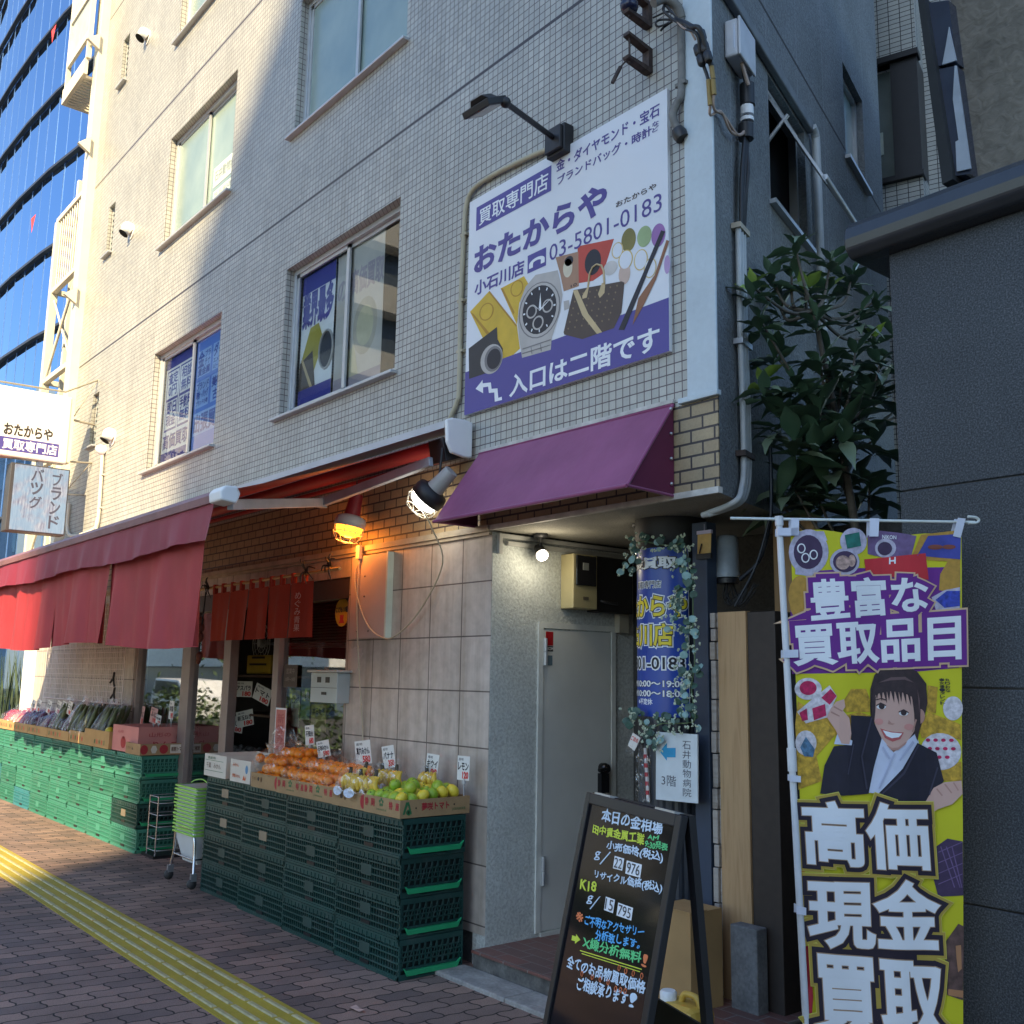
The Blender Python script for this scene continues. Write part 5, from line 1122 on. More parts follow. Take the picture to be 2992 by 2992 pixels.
tray('vegetable_tray', -10.94, -10.18, 3.33, 3.79, zf, .165, M_CARDT, 'taller cardboard box with a notch beside the pink carton', 'vegetable trays on the green crates', vprint(-10.62, 5, .36))
tp = tray('pink_carton', -10.17, -9.47, 3.36, 3.82, zf+.0, .24, M_CPINK, 'pink apple carton with red print on the vegetable stand', None, [('t', M_CRED, 'e', ('山形の', (3.46, zf+.15), (3.66, zf+.19), .0)), ('t', M_CRED, 'e', ('りんご', (3.50, zf+.05), (3.74, zf+.11), .02)), ('t', M_CRED, 'f', ('山形', (-10.02, zf+.17), (-9.86, zf+.195), .0)), ('o', M_CRED, 'f', (-9.86, zf+.085, .07, .055)), ('r', M_CPINK, 'f', ((-9.875, zf+.12), (-9.845, zf+.145)))])
tw_ = tray('tomato_tray', -9.68, -9.30, 3.325, 3.80, zf, .10, M_CARD, 'cardboard tomato tray with a snowflake print at the stand corner', None, [('o', M_CRED, 'e', (3.36, zf+.05, .035, .042)), ('o', M_CRED, 'e', (3.54, zf+.05, .04, .04)), ('o', M_CWH, 'e', (3.45, zf+.05, .03, .038, 6)), ('r', M_CWH, 'e', ((3.60, zf+.012), (3.755, zf+.09))), ('t', M_CBRN, 'e', ('雨割トマト', (3.61, zf+.03), (3.73, zf+.07), .03)), ('o', M_CRED, 'e', (3.79, zf+.05, .018, .04)), ('t', M_CBRN, 'f', ('トマト', (-9.66, zf+.04), (-9.55, zf+.07), .0)), ('o', M_BLACK, 'f', (-9.50, zf+.05, .014, .012, 10))])
M_VEGS = [mat('sweet_potato_skin', (.34, .035, .075), .45, .35, 20), mat('dark_aubergine', (.11, .018, .06), .25, .3, 12), mat('leek_green', (.10, .13, .05), .5, .4, 14), mat('pale_root', (.45, .36, .30), .5, .3, 16)]
M_FILM2 = film('bright_plastic_bag', .22, (1, .97, .97))
def vegbag(m_, label, ln):
    t = thing('vegetable_bag', (0, 0, 0), label, 'bagged vegetables', 'bagged vegetables on the stand'); q = random.Random(int(ln*1000)+len(label))
    mb = MB()
    for k in range(5):
        a = Vector((q.uniform(-.05, .05), -.02+q.uniform(-.02, .02), 0)); d = Vector((q.uniform(-.04, .04), .12+q.uniform(-.03, .03), ln))
        mb.tube([a, a+d*.3, a+d*.7, a+d], [.012, .024, .024, .008], 7)
    mb.build('vegetables', m_, t)
    mb = MB(); mb.tube([(0, -.06, -.01), (0, -.01, .05), (0, .06, ln*.6), (0, .13, ln*1.05), (0, .16, ln*1.2)], [.05, .085, .08, .04, .06], 12, caps=False); mb.v = [v+Vector((q.uniform(-1, 1), q.uniform(-1, 1), q.uniform(-1, 1)))*.007 for v in mb.v]; mb.build('clear_bag', M_FILM2, t)
    return t
vp = [vegbag(M_VEGS[0], 'bag of reddish sweet potatoes in the sun on the vegetable stand', .15), vegbag(M_VEGS[1], 'bag of dark purple aubergines on the vegetable stand', .17), vegbag(M_VEGS[2], 'bag of dark leafy stalks before the wire grid', .30), vegbag(M_VEGS[3], 'bag of pale roots on the vegetable stand', .12)]
seen = set(); vr = random.Random(9)
def putv(k, x, y, z, rz):
    o = vp[k]
    if k in seen: dup(o, (x, y, z), rz)
    else: o.location = (x, y, z); o.rotation_euler = (0, 0, rz); seen.add(k)
for i in range(38):
    x = -14.5+i*.112+vr.uniform(-.03, .03)
    k = 0 if x < -13.5 else (1 if x < -12.6 else (2 if x < -11.0 else 2))
    if vr.random() < .18: k = 3 if x < -12.4 else 1
    if x > -10.55: continue
    putv(k, x, 3.42+vr.uniform(0, .08), zf+.075, vr.uniform(-.3, .3))
    if i % 2 == 0: putv(0 if x < -13.0 else (1 if x < -11.9 else 2), x+.05, 3.56, zf+.10, vr.uniform(-.4, .4))
mb = MB()
mb = MB(); mb.ball((-10.45, 3.42, zf+.15), .06, .045, .05, 12, 8); tag(mb.build('yellow_squash', M_LEM, loc=(-10.45, 3.42, zf+.10)), 'yellow striped squash peeping from the notched cardboard box', 'squash')
vl = ['white price card leaning at the far left of the stand', 'second white price card from the left over the stand', 'yellowish topped price card third from the left', 'white price card in front of the wire grid edge', 'tall white price card of the middle pair', 'longest white price card over the leafy stalks', 'low white price card in front of the stalks', 'cream price card low on the leafy stalks']
for i, (bx, by_) in enumerate(((310, 330), (365, 330), (460, 340), (550, 345), (600, 350), (655, 350), (570, 440), (680, 440))):
    p = onY('B', bx, by_, 3.50)
    price(p.x, p.y, p.z, .085, .15, ('さつま芋', '紅はるか', 'なす', '長なす', 'ねぎ', 'ニラ', 'ごぼう', 'れんこん')[i], ('250', '300', '198', '150', '180', '98', '200', '350')[i], vl[i], .25, .28, grp='price cards of the vegetable stand')
for i, (bx, by_, w_, h) in enumerate(((1340, 420, .05, .18), (1445, 420, .12, .15), (1490, 455, .09, .08), (1612, 370, .075, .17))):
    p = onY('B', bx, by_, 3.70); price(p.x, p.y, p.z, w_, h, ('りんご', 'ふじ', '特価', '洋梨')[i], '198', ('thin pink price strip over the pink carton', 'tilted pink price card over the pink carton', 'small white price card behind the pink carton rim', 'tall cream price card on a clear stick over the pink carton')[i], .2, .18 if i < 3 else .05, i < 2, True, 'price cards of the vegetable stand')
for i, (bx, by_) in enumerate(((1770, 520), (1822, 545))):
    p = onX('B', bx, by_, -9.32); price(p.x, p.y, p.z, .11, .13, ('トマト', 'ミニトマト')[i], '298', ('crumpled pale price card at the tomato tray corner', 'curled pink edged price card at the tomato tray corner')[i], .6, .3-.4*i, i == 1, True, 'price cards of the vegetable stand')
# ================================================================== basket cart
ct = thing('basket_cart', (-7.87, 3.36, 0), 'chrome basket cart on castors left of the dark crates', 'cart')
M_CHR = mat('chrome_tube', (.6, .6, .62), .2, .05, metal=.95)
bx0, bx1, by0, by1 = -8.02, -7.66, 3.20, 3.62
mb = MB()
for y in (by0, by1):
    mb.tube(arc([(bx0-.05, y-.01, .10), (bx0-.02, y, .22), (bx0+.0, y, .36), (bx0+.06, y, .41), (bx1-.06, y, .41), (bx1, y, .36), (bx1+.02, y, .22), (bx1+.05, y-.01, .10)], 4), .0115, 8)
for z in (.20,): mb.tube([(bx0-.02, by0, z), (bx1+.02, by0, z)], .007, 6); mb.tube([(bx0-.02, by1, z), (bx1+.02, by1, z)], .007, 6)
for x in (bx0, bx1): mb.tube([(x, by0, .37), (x, by1, .37)], .009, 6); mb.tube([(x, by0, .2), (x, by1, .2)], .007, 6)
mb.build('tube_frame', M_CHR, ct)
for x in (bx0-.05, bx1+.05):
    for y in (by0-.01, by1-.01):
        mb = MB(); mb.box(x-.014, x+.014, y-.022, y+.022, .055, .11); fk = mb.build('castor', M_STEEL, ct)
        mb = MB(); mb.lathe([(.0, -.011), (.036, -.011), (.036, .011), (0, .011)], (x, y-.01, .037), 14, (1, 0, 0)); mb.build('wheel', mat('grey_rubber', (.05, .05, .05), .6), fk)
M_BW = mat('white_basket', (.62, .64, .62), .45, .05); M_BG = mat('lime_green_rim', (.30, .62, .10), .4, .05)
def basket(z, label):
    t = thing('shopping_basket', (-7.84, 3.40, z), label, 'basket', 'stacked shopping baskets on the cart'); mb = MB()
    a = [(bx0+.04, by0+.05), (bx1-.04, by0+.05), (bx1-.04, by1-.05), (bx0+.04, by1-.05)]; b = [(bx0-.015, by0-.01), (bx1+.015, by0-.01), (bx1+.015, by1), (bx0-.015, by1)]
    V = [(p[0], p[1], z) for p in a]+[(p[0], p[1], z+.225) for p in b]+[(p[0]*.97+-7.84*.03, p[1]*.97+3.4*.03, z+.225) for p in b]+[(p[0]*.97+-7.84*.03, p[1]*.97+3.4*.03, z+.012) for p in a]
    mb.add(V, [(3, 2, 1, 0)]+[(i, (i+1) % 4, 4+(i+1) % 4, 4+i) for i in range(4)]+[(8+i, 12+i, 12+(i+1) % 4, 8+(i+1) % 4) for i in range(4)]+[(12, 13, 14, 15)]); mb.build('basket_body', M_BW, t)
    mb = MB(); b2 = [(bx0-.03, by0-.025), (bx1+.03, by0-.025), (bx1+.03, by1+.015), (bx0-.03, by1+.015)]
    zr = z+.215
    mb.add([(p[0], p[1], zr) for p in b2]+[(p[0], p[1], zr+.014) for p in b2]+[(p[0]*.93-7.84*.07, p[1]*.93+3.4*.07, zr) for p in b2]+[(p[0]*.93-7.84*.07, p[1]*.93+3.4*.07, zr+.014) for p in b2],
           [(i, (i+1) % 4, 4+(i+1) % 4, 4+i) for i in range(4)]+[(4+i, 4+(i+1) % 4, 12+(i+1) % 4, 12+i) for i in range(4)]+[(8+i, 8+(i+1) % 4, (i+1) % 4, i) for i in range(4)]); mb.build('green_rim', M_BG, t, bev=.004)
    return t
bk = basket(.155, 'lowest white basket with a lime green rim on the cart')
for k in range(1, 14):
    dup(bk, (-7.84+.004*math.sin(k*2.1), 3.40, .155+k*.0265), .02*math.sin(k*1.7), 'white basket with a lime green rim, number %d above the lowest of its stack' % k if k < 13 else 'topmost white basket with a lime green rim on the cart')
ho = thing('basket_handle_hoop', (-7.84, 3.4, .70), 'thin green carrying hoop folded over the topmost basket', 'handle'); mb = MB(); mb.tube(arc([(-8.03, 3.3, .735), (-7.95, 3.3, .76), (-7.80, 3.3, .775), (-7.66, 3.3, .74)]), .005, 6); mb.build('hoop', M_BG, ho)
# wire rack beside the far crates
wr = thing('wire_rack', (-9.12, 3.6, 0), 'low black wire rack with chrome posts beside the far crates', 'rack'); mb = MB()
for x, y in ((-9.22, 3.42), (-9.02, 3.42), (-9.22, 3.8), (-9.02, 3.8)):
    mb.tube([(x, y, 0), (x, y, .52)], .006, 6)
mb.build('post', M_CHR, wr); mb = MB()
for z in (.06, .16, .26, .36, .46, .515):
    mb.tube([(-9.22, 3.42, z), (-9.02, 3.42, z), (-9.02, 3.8, z), (-9.22, 3.8, z), (-9.22, 3.42, z)], .004, 5)
mb.build('wire_shelf', M_STEEL, wr); MB().box(-9.27, -8.97, 3.39, 3.83, .0, .025).build('base_plate', M_BLACK, wr)
# wire grid on the tile wall
wg = thing('wire_grid', (-12.25, W-.05, 1.26), 'pale wire display grid leaning on the tile wall behind the vegetables', 'grid'); mb = MB(); gz0, gz1 = 1.262, 2.35
for i in range(49): x = -13.69+i*.06; mb.tube([(x, W-.045, gz0), (x, W-.045, gz1)], .0034 if i % 4 else .006, 4, caps=False)
for k in range(19): z = gz0+k*.06; mb.tube([(-13.69, W-.05, z), (-10.81, W-.05, z)], .0036 if k else .008, 4, caps=False)
mb.build('wire', mat('pale_pink_wire', (.66, .58, .55), .5, metal=.2), wg)
for x, z, lab in ((-11.05, 1.50, 'upper'), (-11.0, 1.34, 'lower')):
    mb = MB(); mb.tube([(x-.09, W-.07, z-.02), (x, W-.07, z+.03), (x+.02, W-.07, z+.09)], .012, 5); mb.tube([(x, W-.07, z+.03), (x+.05, W-.07, z-.06)], .010, 5)
    tag(mb.build('wire_hook', M_BLACK, loc=(x, W-.07, z)), '%s black hook clipped on the wire grid' % lab, 'hook')
# ================================================================== upright advertising banner
BX = Vector((.635, .772, 0)).normalized(); BN = Vector((BX.y, -BX.x, 0)); BP = Vector((-2.335, 2.949, 0))
def bwave(u, v): return .007*math.sin(u*13+v*1.7)+.004*math.sin(u*29-v*2.3)+.004*math.sin(v*5.1+u*4)
bf = lambda u, v, h: BP+BX*u+Vector((0, 0, v))+BN*(bwave(u, v)+h)
def bq(z, *pts):
    o = []
    for x, y in pts:
        p = onP(z, x, y, BP, BN); o.append(((p-BP).dot(BX), p.z))
    return o
def ext(a, b, v):
    t = (v-a[1])/(b[1]-a[1]); return (a[0]+(b[0]-a[0])*t, v)
TLb, TRb = bq('6', (612, 1060), (1570, 1092)); lb_, = bq('11', (718, 1932)); rb_, = bq('11', (1594, 1932))
BLb, BRb = ext(TLb, lb_, .37), ext(TRb, rb_, .37)
bn = thing('advertising_banner', (-2.36, 3.1, 0), 'tall yellow and purple buying banner on a white pole beside the granite wall', 'banner')
def cgrid(mb, quad, nx, nz, h):
    bl, br, tr, tl = quad; V = []
    for j in range(nz+1):
        b = j/nz
        for i in range(nx+1):
            a = i/nx; u = (bl[0]*(1-a)+br[0]*a)*(1-b)+(tl[0]*(1-a)+tr[0]*a)*b; v = (bl[1]*(1-a)+br[1]*a)*(1-b)+(tl[1]*(1-a)+tr[1]*a)*b
            if b == 1: v += .012*math.sin(a*9.4)-.008
            V.append(bf(u, v, h))
    mb.add(V, [(j*(nx+1)+i, j*(nx+1)+i+1, (j+1)*(nx+1)+i+1, (j+1)*(nx+1)+i) for j in range(nz) for i in range(nx)], True)
M_BYEL = mat('yellow_banner_cloth', (.58, .55, .012), .7, .06, 3); M_BPUR = mat('purple_banner_print', (.14, .018, .22), .7, .06, 4)
mb = MB(); cgrid(mb, (BLb, BRb, TRb, TLb), 24, 60, 0); mb.build('cloth', M_BYEL, bn)
def fine(pts, step=.02):
    """polygon outline with extra points so that it follows the folds"""
    o = []
    for a, b in zip(pts, pts[1:]+pts[:1]):
        n = max(1, int(math.hypot(b[0]-a[0], b[1]-a[1])/step))
        o += [(a[0]+(b[0]-a[0])*i/n, a[1]+(b[1]-a[1])*i/n) for i in range(n)]
    return o
import mathutils.geometry as mg
def clothpoly(mb, pts, h):
    """polygon laid on the folded cloth: cut into small cells that follow it"""
    n = len(pts); u0, u1 = min(p[0] for p in pts), max(p[0] for p in pts); s = .03
    xs = [u0+(u1-u0)*i/max(1, int((u1-u0)/s)) for i in range(max(1, int((u1-u0)/s))+1)]
    for a, b in zip(xs[:-1], xs[1:]):
        q = pts
        for lim, sg in ((a, 1), (b, -1)):
            r_ = []
            for i in range(len(q)):
                p, w_ = q[i], q[(i+1) % len(q)]; dp, dw = (p[0]-lim)*sg, (w_[0]-lim)*sg
                if dp >= 0: r_.append(p)
                if dp*dw < 0: t = dp/(dp-dw); r_.append((p[0]+(w_[0]-p[0])*t, p[1]+(w_[1]-p[1])*t))
            q = r_
            if not q: break
        if len(q) > 2:
            q = fine(q, .03); P = [bf(p[0], p[1], h) for p in q]
            tris = mg.tessellate_polygon([[Vector((p[0], p[1], 0)) for p in q]])
            mb.add(P, [tuple(t) if True else t for t in tris])
    return mb
LAYER = [0]
def bpic(name, m_, z, polys, h):
    LAYER[0] += 1; mb = MB()
    for p in polys: clothpoly(mb, bq(z, *p), .0008+h*.0012+LAYER[0]*.00001)
    return mb.build(name, m_, bn)
def e_(cx, cy, rx, ry, n=22): return ell(cx, cy, rx, ry, n)
bpic('purple_field', M_BPUR, '6', [[(614, 1510), (760, 1290), (1000, 1275), (1563, 1270), (1561, 1838), (1300, 1862), (622, 1872)]], 0)
M_KOB = mat('koban_print', (.45, .25, .04), .7, .15, 60); M_SILV = mat('banner_silver_print', (.45, .42, .52), .7, .25, 50); M_DARKP = mat('banner_dark_print', (.055, .03, .075), .7, .15, 30); M_MIDP = mat('banner_mauve_print', (.16, .10, .22), .7, .2, 40)
bpic('coin_picture', M_KOB, '6', [e_(668, 1430, 66, 112), e_(720, 1440, 40, 100), e_(650, 1480, 40, 70), [(1562, 1212), (1500, 1230), (1455, 1310), (1450, 1400), (1560, 1420)], [(920, 1360), (960, 1400), (935, 1430)], [(940, 1460), (975, 1500), (930, 1510)]], 1)
bpic('watch_picture', M_SILV, '6', [e_(715, 1185, 112, 128), [(650, 1068), (800, 1068), (820, 1120), (640, 1120)], [(640, 1270), (800, 1260), (730, 1322), (640, 1310)]], 1); bpic('watch_dial', M_DARKP, '6', [e_(712, 1185, 82, 96)], 2)
bpic('watch_counter', M_WINK, '6', [e_(672, 1165, 24, 28), e_(742, 1200, 24, 28), e_(696, 1218, 24, 28)], 3); bpic('watch_counter', M_DARKP, '6', [e_(672, 1165, 17, 21), e_(742, 1200, 17, 21), e_(696, 1218, 17, 21)], 4)
bpic('emerald_picture', M_SILV, '6', [e_(968, 1125, 78, 76)], 1); bpic('emerald_picture', mat('emerald_print', (.01, .14, .11), .6, .3, 40), '6', [[(915, 1090), (1000, 1072), (1012, 1150), (930, 1168)]], 2)
bpic('coin_picture', M_SILV, '6', [e_(918, 1240, 84, 76)], 2); bpic('coin_motif', M_DARKP, '6', [e_(918, 1240, 68, 60)], 3); bpic('coin_motif', mat('coin_colour_print', (.45, .30, .25), .7, .5, 60), '6', [e_(905, 1245, 40, 40), e_(955, 1235, 22, 34)], 4)
bpic('camera_picture', M_MIDP, '6', [[(1050, 1092), (1120, 1062), (1220, 1075), (1320, 1095), (1290, 1218), (1150, 1215), (1052, 1195)]], 1); bpic('camera_lens', M_SILV, '6', [e_(1152, 1162, 58, 54)], 2); bpic('camera_lens', M_DARKP, '6', [e_(1148, 1164, 40, 38)], 3)
mb = MB(); lay(mb, 'NIKON', bq('6', (1135, 1108), (1210, 1112), (1210, 1092), (1135, 1086)), bf, .004, .02); mb.build('lettering', M_WINK, bn)
bpic('picture_frame', M_KOB, '6', [[(1345, 1088), (1566, 1062), (1562, 1245), (1290, 1222)]], 1); bpic('picture_frame', mat('blue_painting_print', (.05, .06, .30), .7, .2, 20), '6', [[(1385, 1095), (1565, 1085), (1562, 1228), (1325, 1205)]], 2); bpic('picture_frame', mat('rust_painting_print', (.22, .06, .04), .7), '6', [e_(1425, 1158, 42, 14), e_(1500, 1158, 36, 13)], 3)
bpic('red_clutch_picture', mat('red_clutch_print', (.52, .02, .03), .6), '6', [[(1030, 1225), (1372, 1192), (1392, 1340), (1300, 1340), (1040, 1300)]], 2); bpic('clutch_clasp', M_WINK, '6', [[(1172, 1215), (1180, 1215), (1180, 1230), (1200, 1228), (1200, 1212), (1208, 1212), (1208, 1250), (1200, 1250), (1200, 1237), (1180, 1238), (1180, 1252), (1172, 1252)]], 3)
bpic('sapphire_picture', M_SILV, '6', [[(1410, 1440), (1480, 1400), (1560, 1385), (1560, 1540), (1440, 1530)]], 2); bpic('sapphire_picture', mat('sapphire_print', (.03, .05, .35), .6, .5, 60), '6', [[(1430, 1455), (1490, 1405), (1560, 1405), (1560, 1490), (1480, 1500)]], 3)
# jewels and gold around the woman
M_GOLDP = mat('banner_gold_print', (.50, .30, .03), .7, .45, 55); M_RUBY = mat('ruby_print', (.45, .01, .08), .6, .4, 60); M_JEW = mat('pale_jewel_print', (.60, .56, .58), .6, .3, 60)
bpic('gold_heap_picture', M_GOLDP, '11', [[(655, 110), (800, 200), (900, 190), (1000, 170), (1062, 190), (960, 330), (860, 300), (760, 420), (790, 560), (660, 610), (640, 240)], [(905, 110), (950, 40), (1040, 40), (1062, 100), (1060, 170), (920, 170)], [(1340, 250), (1400, 170), (1570, 240), (1575, 330), (1480, 300), (1360, 320)], [(1395, 20), (1450, 30), (1440, 180), (1390, 170)], [(1440, 480), (1575, 450), (1578, 560), (1470, 560)]], 1)
bpic('ruby_picture', M_JEW, '11', [e_(712, 40, 76, 62), [(650, 170), (830, 20), (870, 80), (820, 200), (700, 235)], e_(1462, 395, 112, 105), e_(1530, 150, 52, 68), e_(700, 345, 60, 70)], 2)
bpic('ruby_picture', M_RUBY, '11', [e_(712, 35, 48, 40), [(785, 90), (835, 40), (868, 80), (830, 130)], [(735, 150), (805, 125), (812, 190), (745, 218)], [(662, 175), (705, 150), (712, 215), (680, 222)]]+[e_(1395+(k % 4)*42+(k//4)*10, 330+(k//4)*48, 13, 10, 10) for k in range(11)], 3)
bpic('blue_cup_picture', mat('blue_cup_print', (.07, .16, .26), .6, .5, 70), '11', [[(668, 370), (700, 310), (750, 380), (740, 425), (690, 420)]], 3)
# the woman on the banner
M_SKIN = mat('skin_print', (.58, .36, .29), .7, .05, 5); M_HAIR = mat('hair_print', (.035, .018, .02), .6, .3, 40); M_SUIT = mat('navy_suit_print', (.014, .012, .024), .7, .2, 20); M_SHIRT = mat('shirt_print', (.56, .60, .72), .7, .06, 20); M_SKIN2 = mat('skin_shadow_print', (.44, .24, .19), .7)
bpic('woman_hair', M_HAIR, '11', [[(1062, 140), (1064, 40), (1090, -40), (1150, -85), (1240, -95), (1330, -60), (1385, 10), (1392, 120), (1378, 190), (1335, 300), (1300, 330), (1100, 250), (1065, 200)]], 3)
bpic('woman_neck', M_SKIN2, '11', [[(1120, 300), (1300, 270), (1318, 330), (1270, 370), (1195, 398), (1140, 360)]], 3); bpic('woman_ear', M_SKIN2, '11', [e_(1347, 195, 30, 42)], 4)
bpic('woman_face', M_SKIN, '11', [[(1075, 120), (1090, 60), (1180, 30), (1290, 60), (1325, 120), (1332, 200), (1312, 280), (1265, 345), (1215, 380), (1180, 382), (1140, 350), (1100, 280), (1078, 200)]], 5)
bpic('woman_fringe', M_HAIR, '11', [[(1066, 130), (1078, 50), (1130, -30), (1250, -50), (1340, 20), (1352, 120), (1322, 96), (1250, 62), (1170, 52), (1096, 70)]]+[[(1088+k*22, 40), (1112+k*22, 44), (1100+k*23+(k % 3)*5, 100+(k % 3)*9+k*2.4)] for k in range(10)]+[[(1066, 110), (1094, 80), (1090, 170), (1082, 232), (1070, 200)], [(1296, 60), (1350, 90), (1348, 250), (1330, 335), (1316, 300), (1312, 180)]], 6)
bpic('woman_hair_shine', mat('hair_shine_print', (.13, .075, .075), .6), '11', [[(1110, 5), (1180, -25), (1260, -28), (1310, 5), (1255, -12), (1180, -8)], [(1330, 40), (1345, 110), (1342, 180), (1336, 110)]], 7)
bpic('woman_jacket_line', mat('jacket_line_print', (.045, .04, .065), .7), '11', [[(1062, 200), (1070, 205), (1010, 420), (1040, 600), (1030, 604), (1000, 420)], [(1330, 352), (1338, 360), (1250, 520), (1120, 636), (1110, 634), (1240, 510)], [(955, 350), (962, 350), (930, 520), (922, 520)], [(1440, 480), (1448, 486), (1400, 640), (1392, 634)]], 9)
bpic('woman_shirt_fold', mat('shirt_fold_print', (.42, .45, .58), .7), '11', [[(1190, 400), (1200, 404), (1110, 600), (1100, 600)], [(1130, 360), (1170, 430), (1160, 436), (1124, 372)], [(1300, 330), (1220, 440), (1226, 446), (1310, 345)]], 9)
bpic('woman_chin_shade', M_SKIN2, '11', [[(1145, 352), (1180, 372), (1215, 370), (1265, 335), (1258, 352), (1215, 384), (1178, 386)], [(1318, 210), (1326, 215), (1305, 285), (1296, 282)]], 8)
bpic('woman_eye', M_WINK, '11', [e_(1124, 140, 27, 15, 16), e_(1250, 178, 27, 14, 16)], 6); bpic('woman_eye', M_HAIR, '11', [e_(1126, 138, 17, 17, 12), e_(1250, 175, 17, 16, 12), [(1094, 132), (1120, 116), (1152, 132), (1150, 138), (1120, 124), (1096, 138)], [(1220, 168), (1250, 154), (1280, 172), (1278, 178), (1250, 162), (1222, 174)], [(1092, 100), (1125, 90), (1155, 102), (1152, 107), (1122, 97), (1094, 105)]], 7)
bpic('woman_nose', M_SKIN2, '11', [[(1165, 215), (1160, 238), (1185, 243), (1200, 236), (1182, 234)]], 6); bpic('woman_cheek', mat('cheek_print', (.60, .27, .23), .7), '11', [e_(1110, 225, 24, 18), e_(1280, 255, 28, 18)], 6)
bpic('woman_mouth', mat('lip_print', (.45, .09, .09), .6), '11', [[(1116, 262), (1160, 277), (1200, 283), (1250, 286), (1230, 322), (1185, 338), (1142, 316)]], 6); bpic('woman_teeth', M_WINK, '11', [[(1130, 273), (1180, 286), (1240, 291), (1220, 312), (1180, 318), (1150, 304)]], 7)
bpic('woman_shirt', M_SHIRT, '11', [[(1120, 312), (1190, 398), (1322, 290), (1340, 345), (1250, 480), (1115, 628), (1048, 624), (1080, 470)]], 5)
bpic('woman_jacket', M_SUIT, '11', [[(945, 188), (1066, 195), (1124, 320), (1078, 480), (1046, 630), (900, 640), (778, 630), (800, 470), (850, 362), (945, 352)], [(1330, 345), (1440, 400), (1478, 560), (1400, 700), (1430, 800), (1360, 790), (1200, 660), (1095, 636), (1240, 490)]], 6)
bpic('woman_cuff', M_SHIRT, '11', [[(850, 350), (868, 292), (952, 330), (948, 356)]], 7)
bpic('woman_hand', M_SKIN, '11', [[(812, 200), (832, 150), (862, 112), (905, 98), (912, 140), (898, 160), (935, 205), (946, 290), (934, 350), (890, 346), (858, 270)], [(1372, 680), (1420, 600), (1480, 566), (1570, 556), (1576, 630), (1520, 690), (1440, 720), (1400, 752)]], 8)
bpic('woman_finger_line', M_SKIN2, '11', [[(836, 165), (880, 190), (878, 196), (832, 174)], [(850, 135), (896, 162), (894, 168), (846, 143)], [(1440, 600), (1470, 640), (1464, 644), (1434, 606)], [(1485, 575), (1520, 625), (1514, 628), (1478, 580)], [(1530, 565), (1555, 610), (1549, 613), (1524, 569)]], 9)
mb = MB()
for s_, x0, x1 in (('丸りおな', 1490, 1512), ('※女優・タレント', 1464, 1482)):
    a, = bq('11', (x0, 130 if '※' in s_ else 60)); b, = bq('11', (x1, -20)); column(mb, s_, a, b, bf, .004, .02)
mb.build('lettering', M_INK, bn)
# goods low on the banner
bpic('black_bag_picture', M_DARKP, '11', [[(1400, 960), (1500, 885), (1582, 900), (1586, 1205), (1450, 1215), (1420, 1100)]], 1); bpic('bag_quilting', M_MIDP, '11', [[(1450, 960+k*60), (1580, 900+k*60), (1580, 905+k*60), (1450, 966+k*60)] for k in range(4)]+[[(1460+k*30, 930), (1466+k*30, 930), (1540+k*30-(k > 1)*20, 1160), (1534+k*30-(k > 1)*20, 1160)] for k in range(3)], 2)
bpic('brown_backpack_picture', mat('brown_backpack_print', (.11, .06, .05), .7, .4, 40), '11', [[(1482, 1480), (1560, 1365), (1590, 1380), (1590, 1800), (1500, 1770)]], 1); bpic('backpack_strap', mat('tan_backpack_print', (.42, .20, .09), .7), '11', [[(1545, 1490), (1575, 1485), (1580, 1620), (1560, 1640), (1550, 1560)], [(1505, 1735), (1590, 1745), (1590, 1785), (1505, 1770)]], 2)
bpic('orange_strap_picture', mat('orange_strap_print', (.60, .16, .02), .7), '11', [[(668, 1050), (690, 950), (700, 1100), (694, 1330), (676, 1330)]], 1); bpic('red_bag_picture', mat('red_bag_print', (.45, .02, .04), .7), '11', [[(700, 1500), (730, 1490), (745, 1780), (735, 1932), (715, 1932)]], 1)
import bmesh
def lay_cloth(mb, words, q, h, bold):
    """words laid on the folds: the glyph faces are cut small first, then follow the cloth"""
    t = MB(); lay(t, words, q, lambda u, v, k: Vector((u, v, k)), 0., bold)
    bm = bmesh.new(); vs = [bm.verts.new(p) for p in t.v]
    for f in t.f:
        try: bm.faces.new([vs[i] for i in f])
        except ValueError: pass
    for _ in range(4):
        bmesh.ops.triangulate(bm, faces=bm.faces[:])
        es = [e for e in bm.edges if e.calc_length() > .035]
        if not es: break
        bmesh.ops.subdivide_edges(bm, edges=es, cuts=1)
    bmesh.ops.triangulate(bm, faces=bm.faces[:]); bm.verts.index_update()
    mb.add([bf(v.co.x, v.co.y, h+v.co.z) for v in bm.verts], [tuple(v.index for v in f.verts) for f in bm.faces]); bm.free()
def shout(words, z, quad, layers, h0):
    q = bq(z, *quad)
    for i, (nm, m_, b_) in enumerate(layers):
        mb = MB(); lay_cloth(mb, words, q, h0+i*.0015, b_); mb.build(nm, m_, bn)
M_CREAMI = mat('cream_outline', (.62, .42, .26), .7); M_GOLDI = mat('gold_outline', (.42, .30, .05), .7); M_BLKI = mat('black_outline', (.018, .010, .022), .7); M_LGOLD = mat('thin_gold_outline', (.40, .26, .16), .7); M_YELI = mat('yellow_outline', (.60, .56, .10), .7)
L1 = (('cream_outline', M_CREAMI, .19), ('purple_outline', M_BPUR, .15), ('lettering', M_WINK, .028))
shout('豊富な', '6', ((735, 1572), (1388, 1515), (1372, 1322), (720, 1345)), L1, .0062); shout('買取品目', '6', ((642, 1822), (1562, 1785), (1556, 1548), (626, 1608)), L1, .0070)
